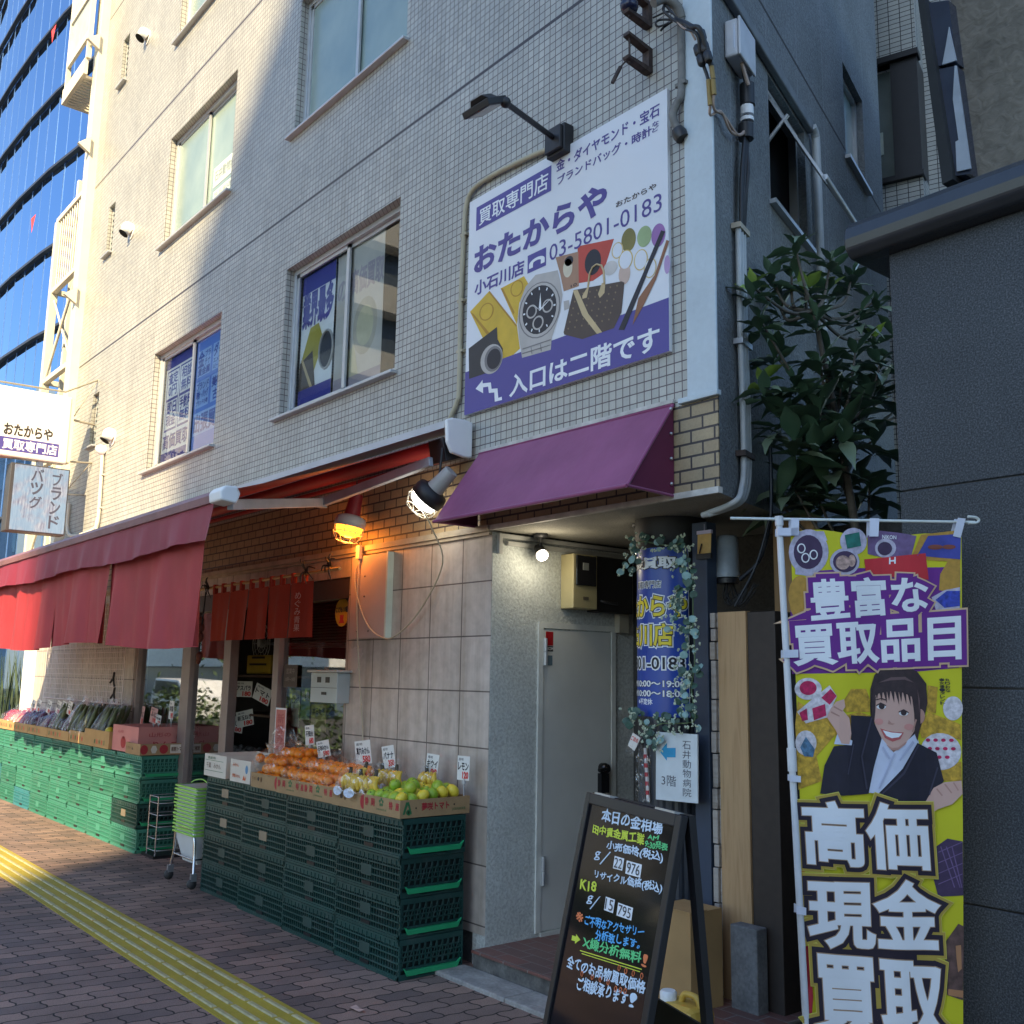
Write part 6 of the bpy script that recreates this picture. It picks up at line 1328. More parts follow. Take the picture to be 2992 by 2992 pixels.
L2 = (('yellow_outline', M_YELI, .152), ('gold_outline', M_GOLDI, .142), ('black_outline', M_BLKI, .105), ('thin_outline', M_LGOLD, .042), ('lettering', M_WINK, .030))
shout('高価', '11', ((702, 1015), (1390, 1058), (1366, 692), (680, 678)), L2, .0125); shout('現金', '11', ((726, 1482), (1446, 1512), (1426, 1128), (712, 1112)), L2, .0133); shout('買取', '11', ((770, 1962), (1480, 2010), (1452, 1592), (748, 1542)), L2, .0141)
pt_, = bq('6', (548, 980)); pb_, = bq('11', (702, 1932)); pb0 = ext(pt_, pb_, .05)
pole = lambda v: bf(*ext(pt_, pb_, v), 0)-BN*bwave(*ext(pt_, pb_, v))
mb = MB(); mb.tube([pole(2.19), pole(1.45), pole(.03)], .0125, 10); mb.tube([pole(1.37), pole(1.29)], .017, 10); mb.tube([pole(2.205), pole(2.17)], .016, 10); mb.build('pole', mat('white_pole', (.62, .64, .66), .35), bn)
b0, = bq('6', (275, 1010)); b1, = bq('6', (1655, 1006)); bv = lambda u: (u, pt_[1]-.012)
mb = MB(); mb.tube([bf(*bv(b0[0]), 0)-BN*bwave(*bv(b0[0])), bf(*bv(b1[0]), 0)-BN*bwave(*bv(b1[0]))], .0055, 8); mb.tube(arc([bf(b1[0]-.03, b1[1]+.012, 0), bf(b1[0], b1[1]+.010, 0), bf(b1[0]+.012, b1[1], 0), bf(b1[0], b1[1]-.010, 0), bf(b1[0]-.03, b1[1]-.012, 0)]), .005, 6); mb.build('crossbar', mat('white_bar', (.66, .70, .66), .35), bn)
for z, q in (('6', ((610, 1095), (652, 1095), (655, 998), (608, 998))), ('6', ((1050, 1100), (1100, 1100), (1105, 998), (1052, 998))), ('6', ((1520, 1098), (1562, 1108), (1590, 1000), (1548, 995))), ('6', ((533, 1095), (650, 1095), (650, 1052), (533, 1052))), ('6', ((566, 1782), (650, 1780), (650, 1736), (566, 1738))), ('11', ((604, 560), (664, 565), (664, 530), (604, 524))), ('11', ((640, 1305), (694, 1312), (694, 1270), (640, 1255)))):
    mb = MB(); p = bq(z, *q); V = [BP+BX*u+Vector((0, 0, v))+BN*.019 for u, v in p]; mb.prism(V, BN*-.003); V2 = [BP+BX*u+Vector((0, 0, v))-BN*.012 for u, v in p]; mb.prism(V2, BN*-.003); mb.build('white_tab', mat('white_webbing', (.62, .65, .74), .7), bn)
mb = MB(); mb.lathe([(.17, 0), (.17, .05), (.05, .07), (.03, .10), (0, .10)], pole(.0)*1.0-Vector((0, 0, pole(0).z)), 20); mb.build('base', M_BLACK, bn)
# ================================================================== chalk style A-board
zt_ = 1.225; A_TL, A_TR = onZ('s', 1722, 2315, zt_), onZ('s', 2002, 2385, zt_)
ae = (A_TR-A_TL); aw = ae.length; ae.normalize(); an = Vector((ae.y, -ae.x, 0))
A_BL = A_TL+an*.262; A_BL.z = .0; av = (A_TL-A_BL); ah = av.length; av.normalize(); ann = ae.cross(av).normalized()
af = lambda u, v, h: A_BL+ae*u+av*v+ann*h
ab_ = thing('a_board', tuple(A_BL+ae*aw/2), 'black folding a-board with colourful hand lettered gold prices by the entrance', 'a-board')
def abox(mb, u0, u1, v0, v1, h0, h1):
    mb.add([af(u0, v0, h0), af(u1, v0, h0), af(u1, v1, h0), af(u0, v1, h0), af(u0, v0, h1), af(u1, v0, h1), af(u1, v1, h1), af(u0, v1, h1)], [(0, 3, 2, 1), (4, 5, 6, 7), (0, 1, 5, 4), (1, 2, 6, 5), (2, 3, 7, 6), (3, 0, 4, 7)])
M_AFR = mat('blackboard_frame', (.010, .010, .013), .45, .1); t_ = NT('gloss_blackboard'); t_.set(Base_Color=t_.ramp(t_.noise(3), [(.3, (.006, .006, .007)), (.7, (.011, .010, .013))]), Roughness=.07, Specular_IOR_Level=.16); t_.bump(t_.noise(2.5, 2), .05, .02); M_ABL = t_.m
mb = MB(); abox(mb, 0, .032, 0, ah, -.012, .012); abox(mb, aw-.032, aw, 0, ah, -.012, .012); abox(mb, .032, aw-.032, ah-.035, ah, -.012, .012); abox(mb, .032, aw-.032, .10, .135, -.012, .012); mb.build('front_frame', M_AFR, ab_, bev=.003)
mb = MB(); abox(mb, .03, aw-.03, .12, ah-.03, -.006, .004); mb.build('front_board', M_ABL, ab_)
bk_t = A_TL-an*.012; rear = lambda u, v: bk_t+ae*u+(Vector((0, 0, -zt_))-an*.11)*v
mb = MB()
for u0, u1, v0, v1 in ((0, .032, 0, 1), (aw-.032, aw, 0, 1), (.032, aw-.032, 0, .03), (.032, aw-.032, .88, .91)):
    P = [rear(u0, v0), rear(u1, v0), rear(u1, v1), rear(u0, v1)]; mb.prism(P, an*-.022)
mb.build('rear_frame', M_AFR, ab_); mb = MB(); mb.prism([rear(.032, .46), rear(aw-.032, .46), rear(aw-.032, .64), rear(.032, .64)], an*-.008); mb.build('rear_board', mat('dull_black_board', (.015, .014, .013), .6), ab_)
mb = MB()
for u in (.05, aw-.16): abox(mb, u, u+.11, ah, ah+.006, -.03, .006)
mb.build('top_hinge', M_STEEL, ab_)
def aq(*pts):
    o = []
    for x, y in pts:
        p = onP('10', x, y, A_BL, ann); o.append(((p-A_BL).dot(ae), (p-A_BL).dot(av)))
    return o
M_CHW = emit('white_marker', (.55, .66, .80), .0) if False else mat('white_marker', (.60, .72, .84), .6, .05); M_CHY = mat('yellow_marker', (.62, .72, .06), .6, .05); M_CHG = mat('green_marker', (.12, .60, .22), .6, .05); M_CHB = mat('blue_marker', (.10, .42, .80), .6, .05); M_CHO = mat('orange_marker', (.75, .20, .07), .6, .05)
def T(words, tl, tr, br, bl, b=.03): return (words, (bl, br, tr, tl), b)
jit = random.Random(5)
def chalk(m_, items):
    mb = MB()
    for w_, q, b_ in items:
        q = aq(*q); k = len(mb.v); lay(mb, w_, q, af, .0052, b_ if len(w_) > 1 else .012)
        for i in range(k, len(mb.v)): p = mb.v[i]; d = (p-A_BL).dot(ae)*90; mb.v[i] = p+av*(.0022*math.sin(d))+ae*(.0016*math.sin(d*.7+p.z*120))
    mb.build('lettering', m_, ab_)
chalk(M_CHW, [T('本日の金相場', (1480, 715), (1822, 792), (1812, 866), (1470, 790), .025), T('小売価格(税込)', (1505, 900), (1822, 965), (1815, 1026), (1500, 952)), T('g', (1436, 958), (1468, 966), (1458, 1014), (1428, 1006)), T('/', (1505, 962), (1524, 968), (1478, 1034), (1460, 1030)), T('リサイクル価格(税込)', (1436, 1066), (1816, 1138), (1810, 1200), (1432, 1116)), T('g', (1396, 1208), (1424, 1214), (1414, 1262), (1386, 1256)), T('/', (1446, 1212), (1464, 1216), (1424, 1290), (1406, 1286)), T('全てのお品物買取価格', (1286, 1546), (1724, 1690), (1714, 1762), (1272, 1612)), T('ご相談承ります', (1342, 1664), (1628, 1752), (1612, 1826), (1330, 1736)), T('!', (1640, 1758), (1675, 1770), (1650, 1846), (1625, 1838))])
chalk(M_CHY, [T('田中貴金属工業', (1426, 808), (1716, 860), (1712, 922), (1420, 856)), T('K18', (1356, 1116), (1444, 1136), (1438, 1188), (1350, 1172), .03)])
chalk(M_CHG, [T('AM', (1735, 866), (1796, 872), (1793, 896), (1732, 890)), T('9:30発表', (1722, 896), (1846, 912), (1843, 954), (1716, 938)), T('X線分析無料', (1372, 1440), (1700, 1530), (1692, 1592), (1364, 1500))])
chalk(M_CHB, [T('ご不明なアクセサリー', (1382, 1320), (1714, 1392), (1708, 1442), (1376, 1376)), T('分析致します。', (1440, 1400), (1690, 1458), (1684, 1508), (1434, 1456))])
chalk(M_CHO, [T('※', (1330, 1300), (1372, 1306), (1366, 1358), (1325, 1350)), T('!', (1712, 1535), (1738, 1540), (1722, 1610), (1698, 1604), .05)])
mb = MB(); flat(mb, aq((1306, 1432), (1328, 1440), (1328, 1425), (1352, 1458), (1322, 1480), (1322, 1466), (1302, 1460)), af, .0052)
flat(mb, aq((1350, 1515), (1700, 1622), (1700, 1628), (1350, 1521)), af, .0052); flat(mb, aq((1360, 1533), (1690, 1636), (1690, 1641), (1360, 1538)), af, .0052); mb.build('underline', M_CHY, ab_)
mb = MB()
for x, y in ((1362, 1650), (1420, 1668), (1465, 1682), (1510, 1698), (1552, 1735), (1580, 1742), (1606, 1748), (1572, 1617), (1610, 1634), (1652, 1648), (1700, 1662)):
    q = aq((x, y))[0]; mb.tube([af(q[0]+.007*math.cos(R(40*k)), q[1]+.007*math.sin(R(40*k)), .0052) for k in range(10)], .0016, 4)
mb.build('orange_ring', M_CHO, ab_)
cw = mat('white_number_card', (.80, .84, .88), .5, .03)
for w_, q in (('22', ((1536, 1054), (1588, 1068), (1600, 1000), (1546, 984))), ('976', ((1606, 1084), (1690, 1108), (1700, 1034), (1614, 1010))), ('15', ((1486, 1290), (1536, 1308), (1548, 1232), (1496, 1214))), ('795', ((1556, 1320), (1640, 1350), (1650, 1278), (1566, 1248)))):
    mb = MB(); flat(mb, aq(*q), af, .0050); cdp = mb.build('number_card', cw, ab_)
    q = aq(*q); c_ = [sum(p[i] for p in q)/4 for i in (0, 1)]; q = [(c_[0]+(p[0]-c_[0])*.84, c_[1]+(p[1]-c_[1])*.8) for p in q]
    mb = MB(); lay(mb, w_, q, af, .0062, .0); mb.build('lettering', M_INK, cdp)
# ================================================================== entrance: column, poster, garland, meter, lamps
KX, KY, KR = -3.70, 4.15, .18
ec = thing('entrance_column', (KX, KY, .11), 'dark ribbed round column in the entrance recess wrapped by a blue poster', 'column')
mb = MB(); n = 72; V = []
for z in (.112, 2.33):
    for i in range(n): a = 2*math.pi*i/n; rr_ = KR-(.006 if i % 3 == 0 else 0); V.append((KX+rr_*math.cos(a), KY+rr_*math.sin(a), z))
mb.add(V, [(i, (i+1) % n, n+(i+1) % n, n+i) for i in range(n)]); mb.build('ribbed_shaft', mat('blue_black_tile', (.03, .035, .045), .35, .1), ec)
mb = MB(); mb.lathe([(KR+.004, 2.30), (KR+.014, 2.31), (KR+.014, 2.467)], (KX, KY, 0), 40); mb.build('capital', mat('matt_black_capital', (.022, .022, .024), .6), ec)
pf = lambda a, v, h: Vector((KX+(KR+.003+h)*math.cos(R(a)), KY+(KR+.003+h)*math.sin(R(a)), v))
def pix(p):
    w_ = Vector(p)-CAM; return 1496+FPX*w_.dot(_r)/w_.dot(_f), 1496-FPX*w_.dot(_u)/w_.dot(_f)
def ca(x):
    """angle on the column seen at column x of the photo crop"""
    px = 1780+x*.445; best = min(range(232*4, 360*4), key=lambda k: abs(pix(pf(k/4, 1.9, 0))[0]-px)); return best/4
cz = lambda y: onY('C', 370, y, KY-KR).z
zt2, zb2 = cz(75), cz(1250); a0_, a1_ = 200, ca(525)
po = thing('column_poster', (KX, KY-KR, zb2), 'blue poster with yellow lettering wrapped round the entrance column', 'poster')
mb = MB(); V = []; nn = 30
for v in (zb2, zt2):
    for i in range(nn+1): V.append(pf(a0_+(a1_-a0_)*i/nn, v, 0))
mb.add(V, [(i, i+1, nn+2+i, nn+1+i) for i in range(nn)], True); mb.build('sheet', mat('royal_blue_print', (.015, .055, .32), .35, .1, 4), po)
mb = MB(); mb.add([pf(a1_-1.2, zb2, .0006), pf(a1_, zb2, .0006), pf(a1_, zt2, .0006), pf(a1_-1.2, zt2, .0006)], [(0, 1, 2, 3)]); mb.build('white_border', M_WINK, po)
def ptxt(s, xr, y0, y1, pitch, layers):
    """words whose last character ends at column xr; earlier ones run back round the column"""
    ae_ = ca(xr); q = rect((ae_-pitch*len(s), cz(y1)), (ae_, cz(y0)))
    for i, (m_, b_) in enumerate(layers): mb = MB(); lay(mb, s, q, pf, .001+i*.0012, b_); mb.build('lettering', m_, po)
M_PYEL = mat('poster_yellow', (.75, .58, .02), .5, .2, 6)
ptxt('金買取', 440, 185, 262, 30, ((M_INK, .12), (M_WINK, .04))); ptxt('買取専門店', 342, 345, 392, 11, ((M_WINK, .08), (M_INK, .01)))
ptxt('おたからや', 508, 445, 580, 33, ((M_WINK, .12), (M_INK, .07), (M_PYEL, .03))); ptxt('小石川店', 415, 635, 775, 33, ((M_WINK, .12), (M_INK, .07), (M_PYEL, .03)))
ptxt('03-5801-0183', 492, 855, 932, 13.5, ((M_WINK, .10), (M_INK, .02))); ptxt('AM10:00～19:00', 492, 1010, 1050, 9.5, ((M_INK, .07), (M_WINK, .025))); ptxt('AM10:00～18:00', 492, 1075, 1115, 9.5, ((M_INK, .07), (M_WINK, .025))); ptxt('※不定休', 280, 1130, 1170, 9, ((M_WINK, .03),))
gd = thing('artificial_garland', (KX, KY-KR-.05, zb2), 'eucalyptus and white flower garland draped round the blue column poster', 'garland')
gpts = [(120, 260), (180, 180), (150, 120), (230, 95), (330, 115), (430, 120), (480, 110), (510, 190), (470, 260), (540, 300), (550, 400), (470, 450), (420, 500), (450, 560), (420, 620), (500, 670), (550, 650), (560, 760), (520, 830), (560, 920), (500, 970), (540, 1040), (480, 1100), (550, 1150), (500, 1210), (560, 1270), (440, 1290), (350, 1290), (260, 1320), (200, 1260), (140, 1250), (270, 1380), (320, 1420)]
gp_ = [onY('C', x, y, KY-KR-.045) for x, y in gpts]
main = [gp_[i] for i in (0, 1, 2, 3, 4, 5, 6, 7, 9, 10, 16, 17, 19, 21, 23, 25, 26, 27, 28, 29, 30)]
MB().tube(arc(main, 4), .0035, 5).build('stem', mat('garland_stem', (.09, .14, .06), .6), gd)
gr_ = random.Random(13); mb, mb2, mb3 = MB(), MB(), MB()
def disc_leaf(m, c, rx, ry, n_, up):
    n_ = n_.normalized(); a = n_.cross(up).normalized(); b = n_.cross(a)
    m.add([c+a*rx*math.cos(R(45*k))+b*ry*math.sin(R(45*k))+n_*(.004 if k % 2 else 0) for k in range(8)], [tuple(range(8))])
for p in gp_:
    for k in range(4):
        c = p+Vector((gr_.uniform(-.035, .035), gr_.uniform(-.03, .01), gr_.uniform(-.04, .04))); nrm = Vector((gr_.uniform(-.3, .9), -1, gr_.uniform(-.4, .8)))
        s = gr_.uniform(.014, .026); disc_leaf(mb if gr_.random() < .7 else mb2, c, s, s*.9, nrm, Vector((gr_.uniform(-1, 1), .1, 1)))
    for k in range(7):
        c = p+Vector((gr_.uniform(-.05, .05), gr_.uniform(-.03, .01), gr_.uniform(-.05, .05)))
        for _ in range(3):
            d = Vector((gr_.uniform(-1, 1), -.6, gr_.uniform(-1, 1))).normalized(); disc_leaf(mb3, c+d*.008, .0075, .0045, Vector((gr_.uniform(-.5, .8), -1, gr_.uniform(-.3, .6))), d)
mb.build('dark_leaves', mat('eucalyptus_leaf', (.045, .10, .075), .5, .4, 30), gd); mb2.build('pale_leaves', mat('pale_eucalyptus_leaf', (.22, .36, .34), .5, .3, 30), gd); mb3.build('white_flowers', mat('white_green_flower', (.40, .46, .33), .6, .3, 40), gd)
cs_ = thing('clinic_sign', tuple(onY('C', 440, 1800, 3.95)), 'white clinic sign with a blue arrow on the entrance column', 'sign')
CY = 3.95; cq = lambda *pts: [(p.x, p.z) for p in (onY('C', x, y, CY) for x, y in pts)]; cf = lambda u, v, h: Vector((u, CY-h, v))
mb = MB(); mb.prism([cf(*p, 0) for p in cq((306, 1788), (581, 1815), (579, 1362), (308, 1344))], (0, .008, 0)); mb.build('plate', mat('white_plastic_plate', (.60, .66, .68), .35), cs_)
mb = MB(); flat(mb, cq((333, 1475), (380, 1415), (380, 1450), (437, 1450), (437, 1512), (380, 1512), (380, 1535)), cf, .0012); mb.build('blue_arrow', mat('sky_blue_print', (.02, .30, .55), .5), cs_)
mb = MB(); a, b = cq((485, 1772)), cq((536, 1405)); column(mb, '石井動物病院', a[0], b[0], cf, .0012, .0); lay(mb, '3階', [*rect(cq((345, 1695))[0], cq((440, 1635))[0])], cf, .0012, .0); mb.build('lettering', mat('slate_ink', (.07, .075, .10), .5), cs_)
dp = thing('dark_blue_post', (-3.42, 4.09, .11), 'dark blue square post between the column and the timber fence', 'post')
MB().box(-3.47, -3.372, 4.06, 4.14, .1, 2.42).build('shaft', mat('dark_blue_paint', (.035, .052, .085), .5, .1, 8), dp, bev=.004)
tg = thing('hanging_notice', (-3.43, 4.04, 2.1), 'small orange notice with a pen hanging on the dark blue post', 'notice')
q = [(p.x, p.z) for p in (onY('6', x, y, 4.045) for x, y in ((88, 1195), (162, 1195), (165, 1075), (90, 1065)))]
mb = MB(); mb.prism([(u, 4.045, v) for u, v in q], (0, .004, 0)); mb.build('orange_paper', mat('orange_paper', (.52, .32, .10), .6, .1, 40), tg)
mb = MB(); mb.box(q[0][0]-.004, q[1][0]+.004, 4.04, 4.055, q[0][1]-.03, q[0][1]-.002); mb.tube([(q[0][0]+.02, 4.038, q[0][1]), (q[0][0]+.035, 4.038, q[0][1]+.05)], .0035, 5); mb.build('holder', M_BLACK, tg); mb = MB(); mb.box(q[3][0]-.003, q[2][0]+.003, 4.04, 4.056, q[2][1]-.002, q[2][1]+.016); mb.tube([((q[2][0]+q[3][0])/2, 4.045, q[2][1]+.016), ((q[2][0]+q[3][0])/2, 4.045, q[2][1]+.05)], .0015, 4); mb.build('lilac_clip', mat('lilac_plastic', (.50, .44, .56), .5), tg)
rt = thing('red_text_tag', tuple(onY('C', 160, 1420, 3.93)), 'tilted tag with red writing in a clear sleeve below the garland', 'tag')
tq = lambda *pts: [(p.x, p.z) for p in (onY('C', x, y, 3.93) for x, y in pts)]; tf = lambda u, v, h: Vector((u, 3.93-h, v))
mb = MB(); mb.prism([tf(*p, 0) for p in tq((122, 1435), (165, 1470), (205, 1385), (155, 1350))], (0, .002, 0)); cdd = mb.build('card', M_CARDW, rt); mb = MB(); lay(mb, 'ご自由', tq((140, 1395), (185, 1418), (195, 1392), (152, 1368)), tf, .001, .03); mb.build('lettering', M_RINK, rt)
mb = MB(); flat(mb, tq((108, 1470), (160, 1516), (215, 1380), (155, 1335)), tf, .003); mb.build('clear_sleeve', M_FILM, rt)
ps = thing('clear_pouch', tuple(onY('C', 230, 1800, 3.96)), 'long clear pouch holding a red and white rolled flag below the garland', 'pouch')
pq = lambda *pts: [(p.x, p.z) for p in (onY('C', x, y, 3.955) for x, y in pts)]; pf2 = lambda u, v, h: Vector((u, 3.955-h, v))
mb = MB(); flat(mb, pq((180, 1790), (275, 1815), (282, 1440), (185, 1420)), pf2, .01); mb.build('clear_sheet', M_FILM, ps)
mb = MB(); a, b = pq((258, 1800))[0], pq((238, 1450))[0]; mb.tube([pf2(*a, 0), pf2(*b, 0)], .010, 8); mb.build('rolled_flag', mat('pale_rolled_flag', (.55, .52, .50), .6), ps)
mb = MB()
for k in range(5): t2 = .12+k*.17; c1_, c2_ = [a[i]+(b[i]-a[i])*t2 for i in (0, 1)], [a[i]+(b[i]-a[i])*(t2+.08) for i in (0, 1)]; mb.tube([pf2(*c1_, .002), pf2(*c2_, .002)], .0105, 8)
mb.build('red_band', mat('red_flag_band', (.40, .03, .04), .6), ps)
mt_ = thing('electricity_meter', (DX, 4.35, 2.06), 'beige electricity meter box high on the recess wall above the steel door', 'meter')
yl, yr = onX('5', 1305, 1300, DX+.12).y, onX('5', 1440, 1300, DX+.12).y; z1_, z0_ = onX('5', 1305, 1190, DX+.12).z, onX('5', 1305, 1500, DX+.12).z
MB().box(DX+.002, DX+.12, yl, yr, z0_, z1_).build('case', mat('beige_meter_case', (.44, .38, .20), .5, .08, 5), mt_, bev=.006)
wy0, wy1 = yl+(yr-yl)*.08, yl+(yr-yl)*.9; wz0, wz1 = z0_+(z1_-z0_)*.42, z0_+(z1_-z0_)*.97
MB().box(DX+.1205, DX+.135, wy0, wy1, wz0, wz1).build('dark_cover', mat('smoked_cover', (.02, .02, .022), .15), mt_, bev=.004)
MB().box(DX+.1355, DX+.138, wy0+.05, wy1-.07, wz1-.09, wz1-.045).build('display', mat('grey_display', (.30, .31, .28), .4), mt_)
MB().box(DX+.1205, DX+.124, (yl+yr)/2-.02, (yl+yr)/2+.025, z0_+.055, z0_+.075).build('name_plate', mat('dark_name_plate', (.12, .10, .07), .5), mt_)
yr2 = onX('5', 1640, 1300, DX+.1).y
bxx = thing('black_service_box', (DX, (yr+yr2)/2, 2.05), 'black service box beside the beige electricity meter', 'service box'); MB().box(DX+.002, DX+.10, yr+.02, yr2, z0_-.01, z1_-.0).build('case', mat('sooty_black_box', (.014, .013, .013), .6), bxx, bev=.005); mb = MB(); mb.tube([(DX+.10, yr+.05, z0_+.06), (DX+.13, yr+.06, z0_+.05), (DX+.13, yr+.17, z0_+.045)], .010, 6); mb.build('lever', M_BLACK, bxx)
sw = thing('wall_switch_box', tuple(onX('5', 1580, 1580, DX)), 'small pale switch box on the recess wall above the door corner', 'switch box'); a, b = onX('5', 1552, 1640, DX+.03), onX('5', 1620, 1535, DX+.03); MB().box(DX+.002, DX+.05, a.y, b.y-.02, a.z, b.z).build('case', mat('dusty_ivory_box', (.34, .31, .24), .5), sw, bev=.004)
rw = thing('cable_trunking', (DX, 4.1, 2.40), 'pale cable trunking along the top of the recess side wall', 'trunking'); mb = MB(); mb.box(DX+.002, DX+.03, 3.71, 3.735, 2.33, 2.45); mb.box(DX+.002, DX+.03, 3.735, 4.85, 2.427, 2.45); mb.box(DX+.002, DX+.026, 3.78, 4.85, 2.385, 2.41); mb.build('trunking', mat('grey_trunking', (.36, .36, .34), .5), rw)
def spot(nm, top, aim, label, en):
    t = thing('spot_lamp', top, label, 'lamp', 'small lit spot lamps under the soffit'); top = Vector(top); aim = Vector(aim).normalized()
    mb = MB(); mb.lathe([(.045, 0), (.045, -.02), (.012, -.025), (.010, -.09)], top, 14); mb.build('mount', MATS['matt_black'], t)
    c = top+Vector((0, 0, -.11)); mb = MB(); mb.lathe([(.0, -.055), (.03, -.05), (.034, .0), (.042, .05), (.040, .05), (.03, .01)], c, 16, aim); mb.build('lamp_body', MATS['matt_black'], t)
    mb = MB(); mb.lathe([(.034, .035), (.036, .052), (.026, .066), (0, .072)], c, 16, aim); mb.build('bulb', emit('spot_bulb', (1, .90, .72), 4.), t)
    l = bpy.data.lights.new('spot_lamp_light', 'POINT'); l.energy = en; l.color = (1, .88, .66); l.shadow_soft_size = .04; o = bpy.data.objects.new('spot_lamp_light', l); COL.objects.link(o); o.location = c+aim*.11
p1_ = onZ('5', 1065, 1090, 2.466); p2_ = onZ('5', 1645, 1105, 2.466)
spot('a', (DX+.10, p1_.y if p1_.y > 3.75 else 3.95, 2.466), (.75, -.35, -.55), 'lit black spot lamp under the soffit left of the meter', 1.3)
spot('b', (KX-.18, KY-.05, 2.466), (.3, -.3, -.9), 'lit spot lamp half hidden by the garland at the column top', .7)
# ================================================================== timber fence, footing, cylinder, boards in the alley mouth
FY = 4.07; fn = thing('timber_fence', (-3.18, FY, 0), 'short timber fence of stacked boards beside the dark blue post', 'fence')
def wood_mat(name, c, dark, sc_=1., horiz=False):
    t = NT(name); mp_ = t.n('ShaderNodeMapping'); mp_.inputs['Scale'].default_value = (1.2, 14, 14) if horiz else (14*sc_, 14*sc_, .9*sc_); t.l(t.coord(), mp_.inputs[0])
    n1 = t.noise(2.2, 6, .6, mp_.outputs[0], 1.2); colr = t.ramp(n1, [(.3, dark), (.5, c), (.72, tuple(x*1.12 for x in c))]); vo = t.n('ShaderNodeTexVoronoi', i_Scale=3.2); t.l(t.coord(), vo.inputs['Vector'])
    colr = t.mix(t.ramp(vo.outputs['Distance'], [(.035, (1, 1, 1)), (.075, (0, 0, 0))]), colr, (.10, .045, .02)); t.set(Base_Color=colr, Roughness=.65); t.bump(n1, .15, .003); MATS[name] = t.m; return t.m
M_WOOD = wood_mat('pine_board', (.42, .265, .13), (.32, .185, .085)); M_WOODE = wood_mat('weathered_board_end', (.36, .32, .28), (.25, .21, .17), 1., True); M_WOODD = mat('dark_stained_post', (.030, .021, .016), .6, .2, 20)
zz_ = [onY('6', 190, y, FY).z for y in (1525, 1615, 1690, 1795)]+[onY('11', 195, y, FY).z for y in (100, 280, 405, 600, 720, 915, 1045, 1245, 1380, 1600, 1730)]+[.0]
bi = 0
for a, b in zip(zz_[:-1], zz_[1:]):
    if a-b < .02: continue
    mb = MB(); dx = .004*math.sin(bi*2.3); mb.box(-3.356+dx, -3.325+dx, FY-.012, FY+1.1, b+.003, a-.003); mb.box(-3.324+dx, -3.302+dx, FY+.004, FY+1.1, b+.003, a-.003); mb.build('stacked_board', M_WOODE, fn, bev=.003); bi += 1
MB().box(-3.300, -3.126, FY-.02, FY+.02, .08, 1.945).build('wide_board', M_WOOD, fn, bev=.003); MB().box(-3.124, -2.96, FY-.01, FY+.14, .0, 1.94).build('dark_post', M_WOODD, fn, bev=.004)
MB().box(-2.955, -2.40, FY+.10, FY+.13, 0, 1.93).build('black_panel', mat('black_alley_panel', (.008, .007, .008), .6), fn)
MB().box(-3.30, -3.0, FY+.02, FY+1.1, .0, 1.90).build('inner_boarding', M_WOODD, fn)
wb = tag(MB().box(-3.28, -3.02, 4.50, 4.53, 1.7, 2.46).build('upright_plank', M_WOOD, loc=(-3.15, 4.5, 1.7), bev=.003), 'brown upright plank behind the grey cylinder in the alley mouth', 'plank')
a, b = onY('11', 290, 1360, 3.99), onY('11', 440, 1365, 3.99)
tag(MB().box(a.x, b.x, 3.965, 4.044, 0, a.z).build('concrete_stub', mat('old_concrete_stub', (.17, .17, .17), .85, .25, 9, .5, 70, fine=.3), loc=((a.x+b.x)/2, 4.0, 0), bev=.006), 'short grey concrete stub in front of the timber fence', 'concrete stub')
gc = thing('grey_cable_cylinder', tuple(onY('6', 258, 1330, 4.2)), 'ribbed grey cable termination cylinder above the fence with black wires', 'cable box')
c0, c1_ = onY('6', 258, 1330, 4.2), onY('6', 262, 1090, 4.2); hh = c1_.z-c0.z; rc = (onY('6', 320, 1200, 4.2)-onY('6', 198, 1200, 4.2)).length*.5*.87
mb = MB(); mb.lathe([(rc*1.04, 0), (rc*1.06, .02), (rc, .03), (rc*.96, hh*.9), (rc*.8, hh*.98), (rc*.4, hh), (0, hh)], c0, 20); mb.build('cylinder', mat('cloudy_grey_plastic', (.23, .26, .28), .35, .15, 10), gc)
mb = MB(); mb.lathe([(rc*.98, -.03), (rc*1.0, -.005)], c0, 20); mb.build('black_collar', M_BLACK, gc)
mb = MB(); cr2 = random.Random(3)
for k in range(9):
    a = c0+Vector((cr2.uniform(-.03, .03), cr2.uniform(-.02, .02), -.03)); mb.tube(arc([a, a+Vector((cr2.uniform(-.03, .05), -.02, -.07)), a+Vector((cr2.uniform(.0, .09), -.02, -.10-.03*cr2.random())), a+Vector((.10+cr2.uniform(0, .05), .02, .0+cr2.uniform(-.06, .05)))]), .0035, 5)
mb.build('loose_wire', M_CAB, gc)
bw = [(430, 990), (420, 1180), (395, 1300), (330, 1350)]
mb = MB(); mb.tube(arc([tuple(onY('6', 500, 560, 4.15)), tuple(onY('6', 505, 900, 4.15)), tuple(onY('6', 490, 1050, 4.15)), tuple(onY('6', 440, 1230, 4.15)), tuple(onY('6', 330, 1340, 4.15))]), .010, 6); mb.tube(arc([tuple(onY('6', 495, 1000, 4.12)), tuple(onY('6', 420, 1260, 4.12)), tuple(onY('6', 300, 1490, 4.1))]), .007, 6); tag(mb.build('drooping_cable', mat('blue_black_cable', (.014, .02, .03), .4), loc=tuple(onY('6', 330, 1340, 4.15))), 'thick dark cable drooping down the alley mouth to the grey cylinder', 'cable')
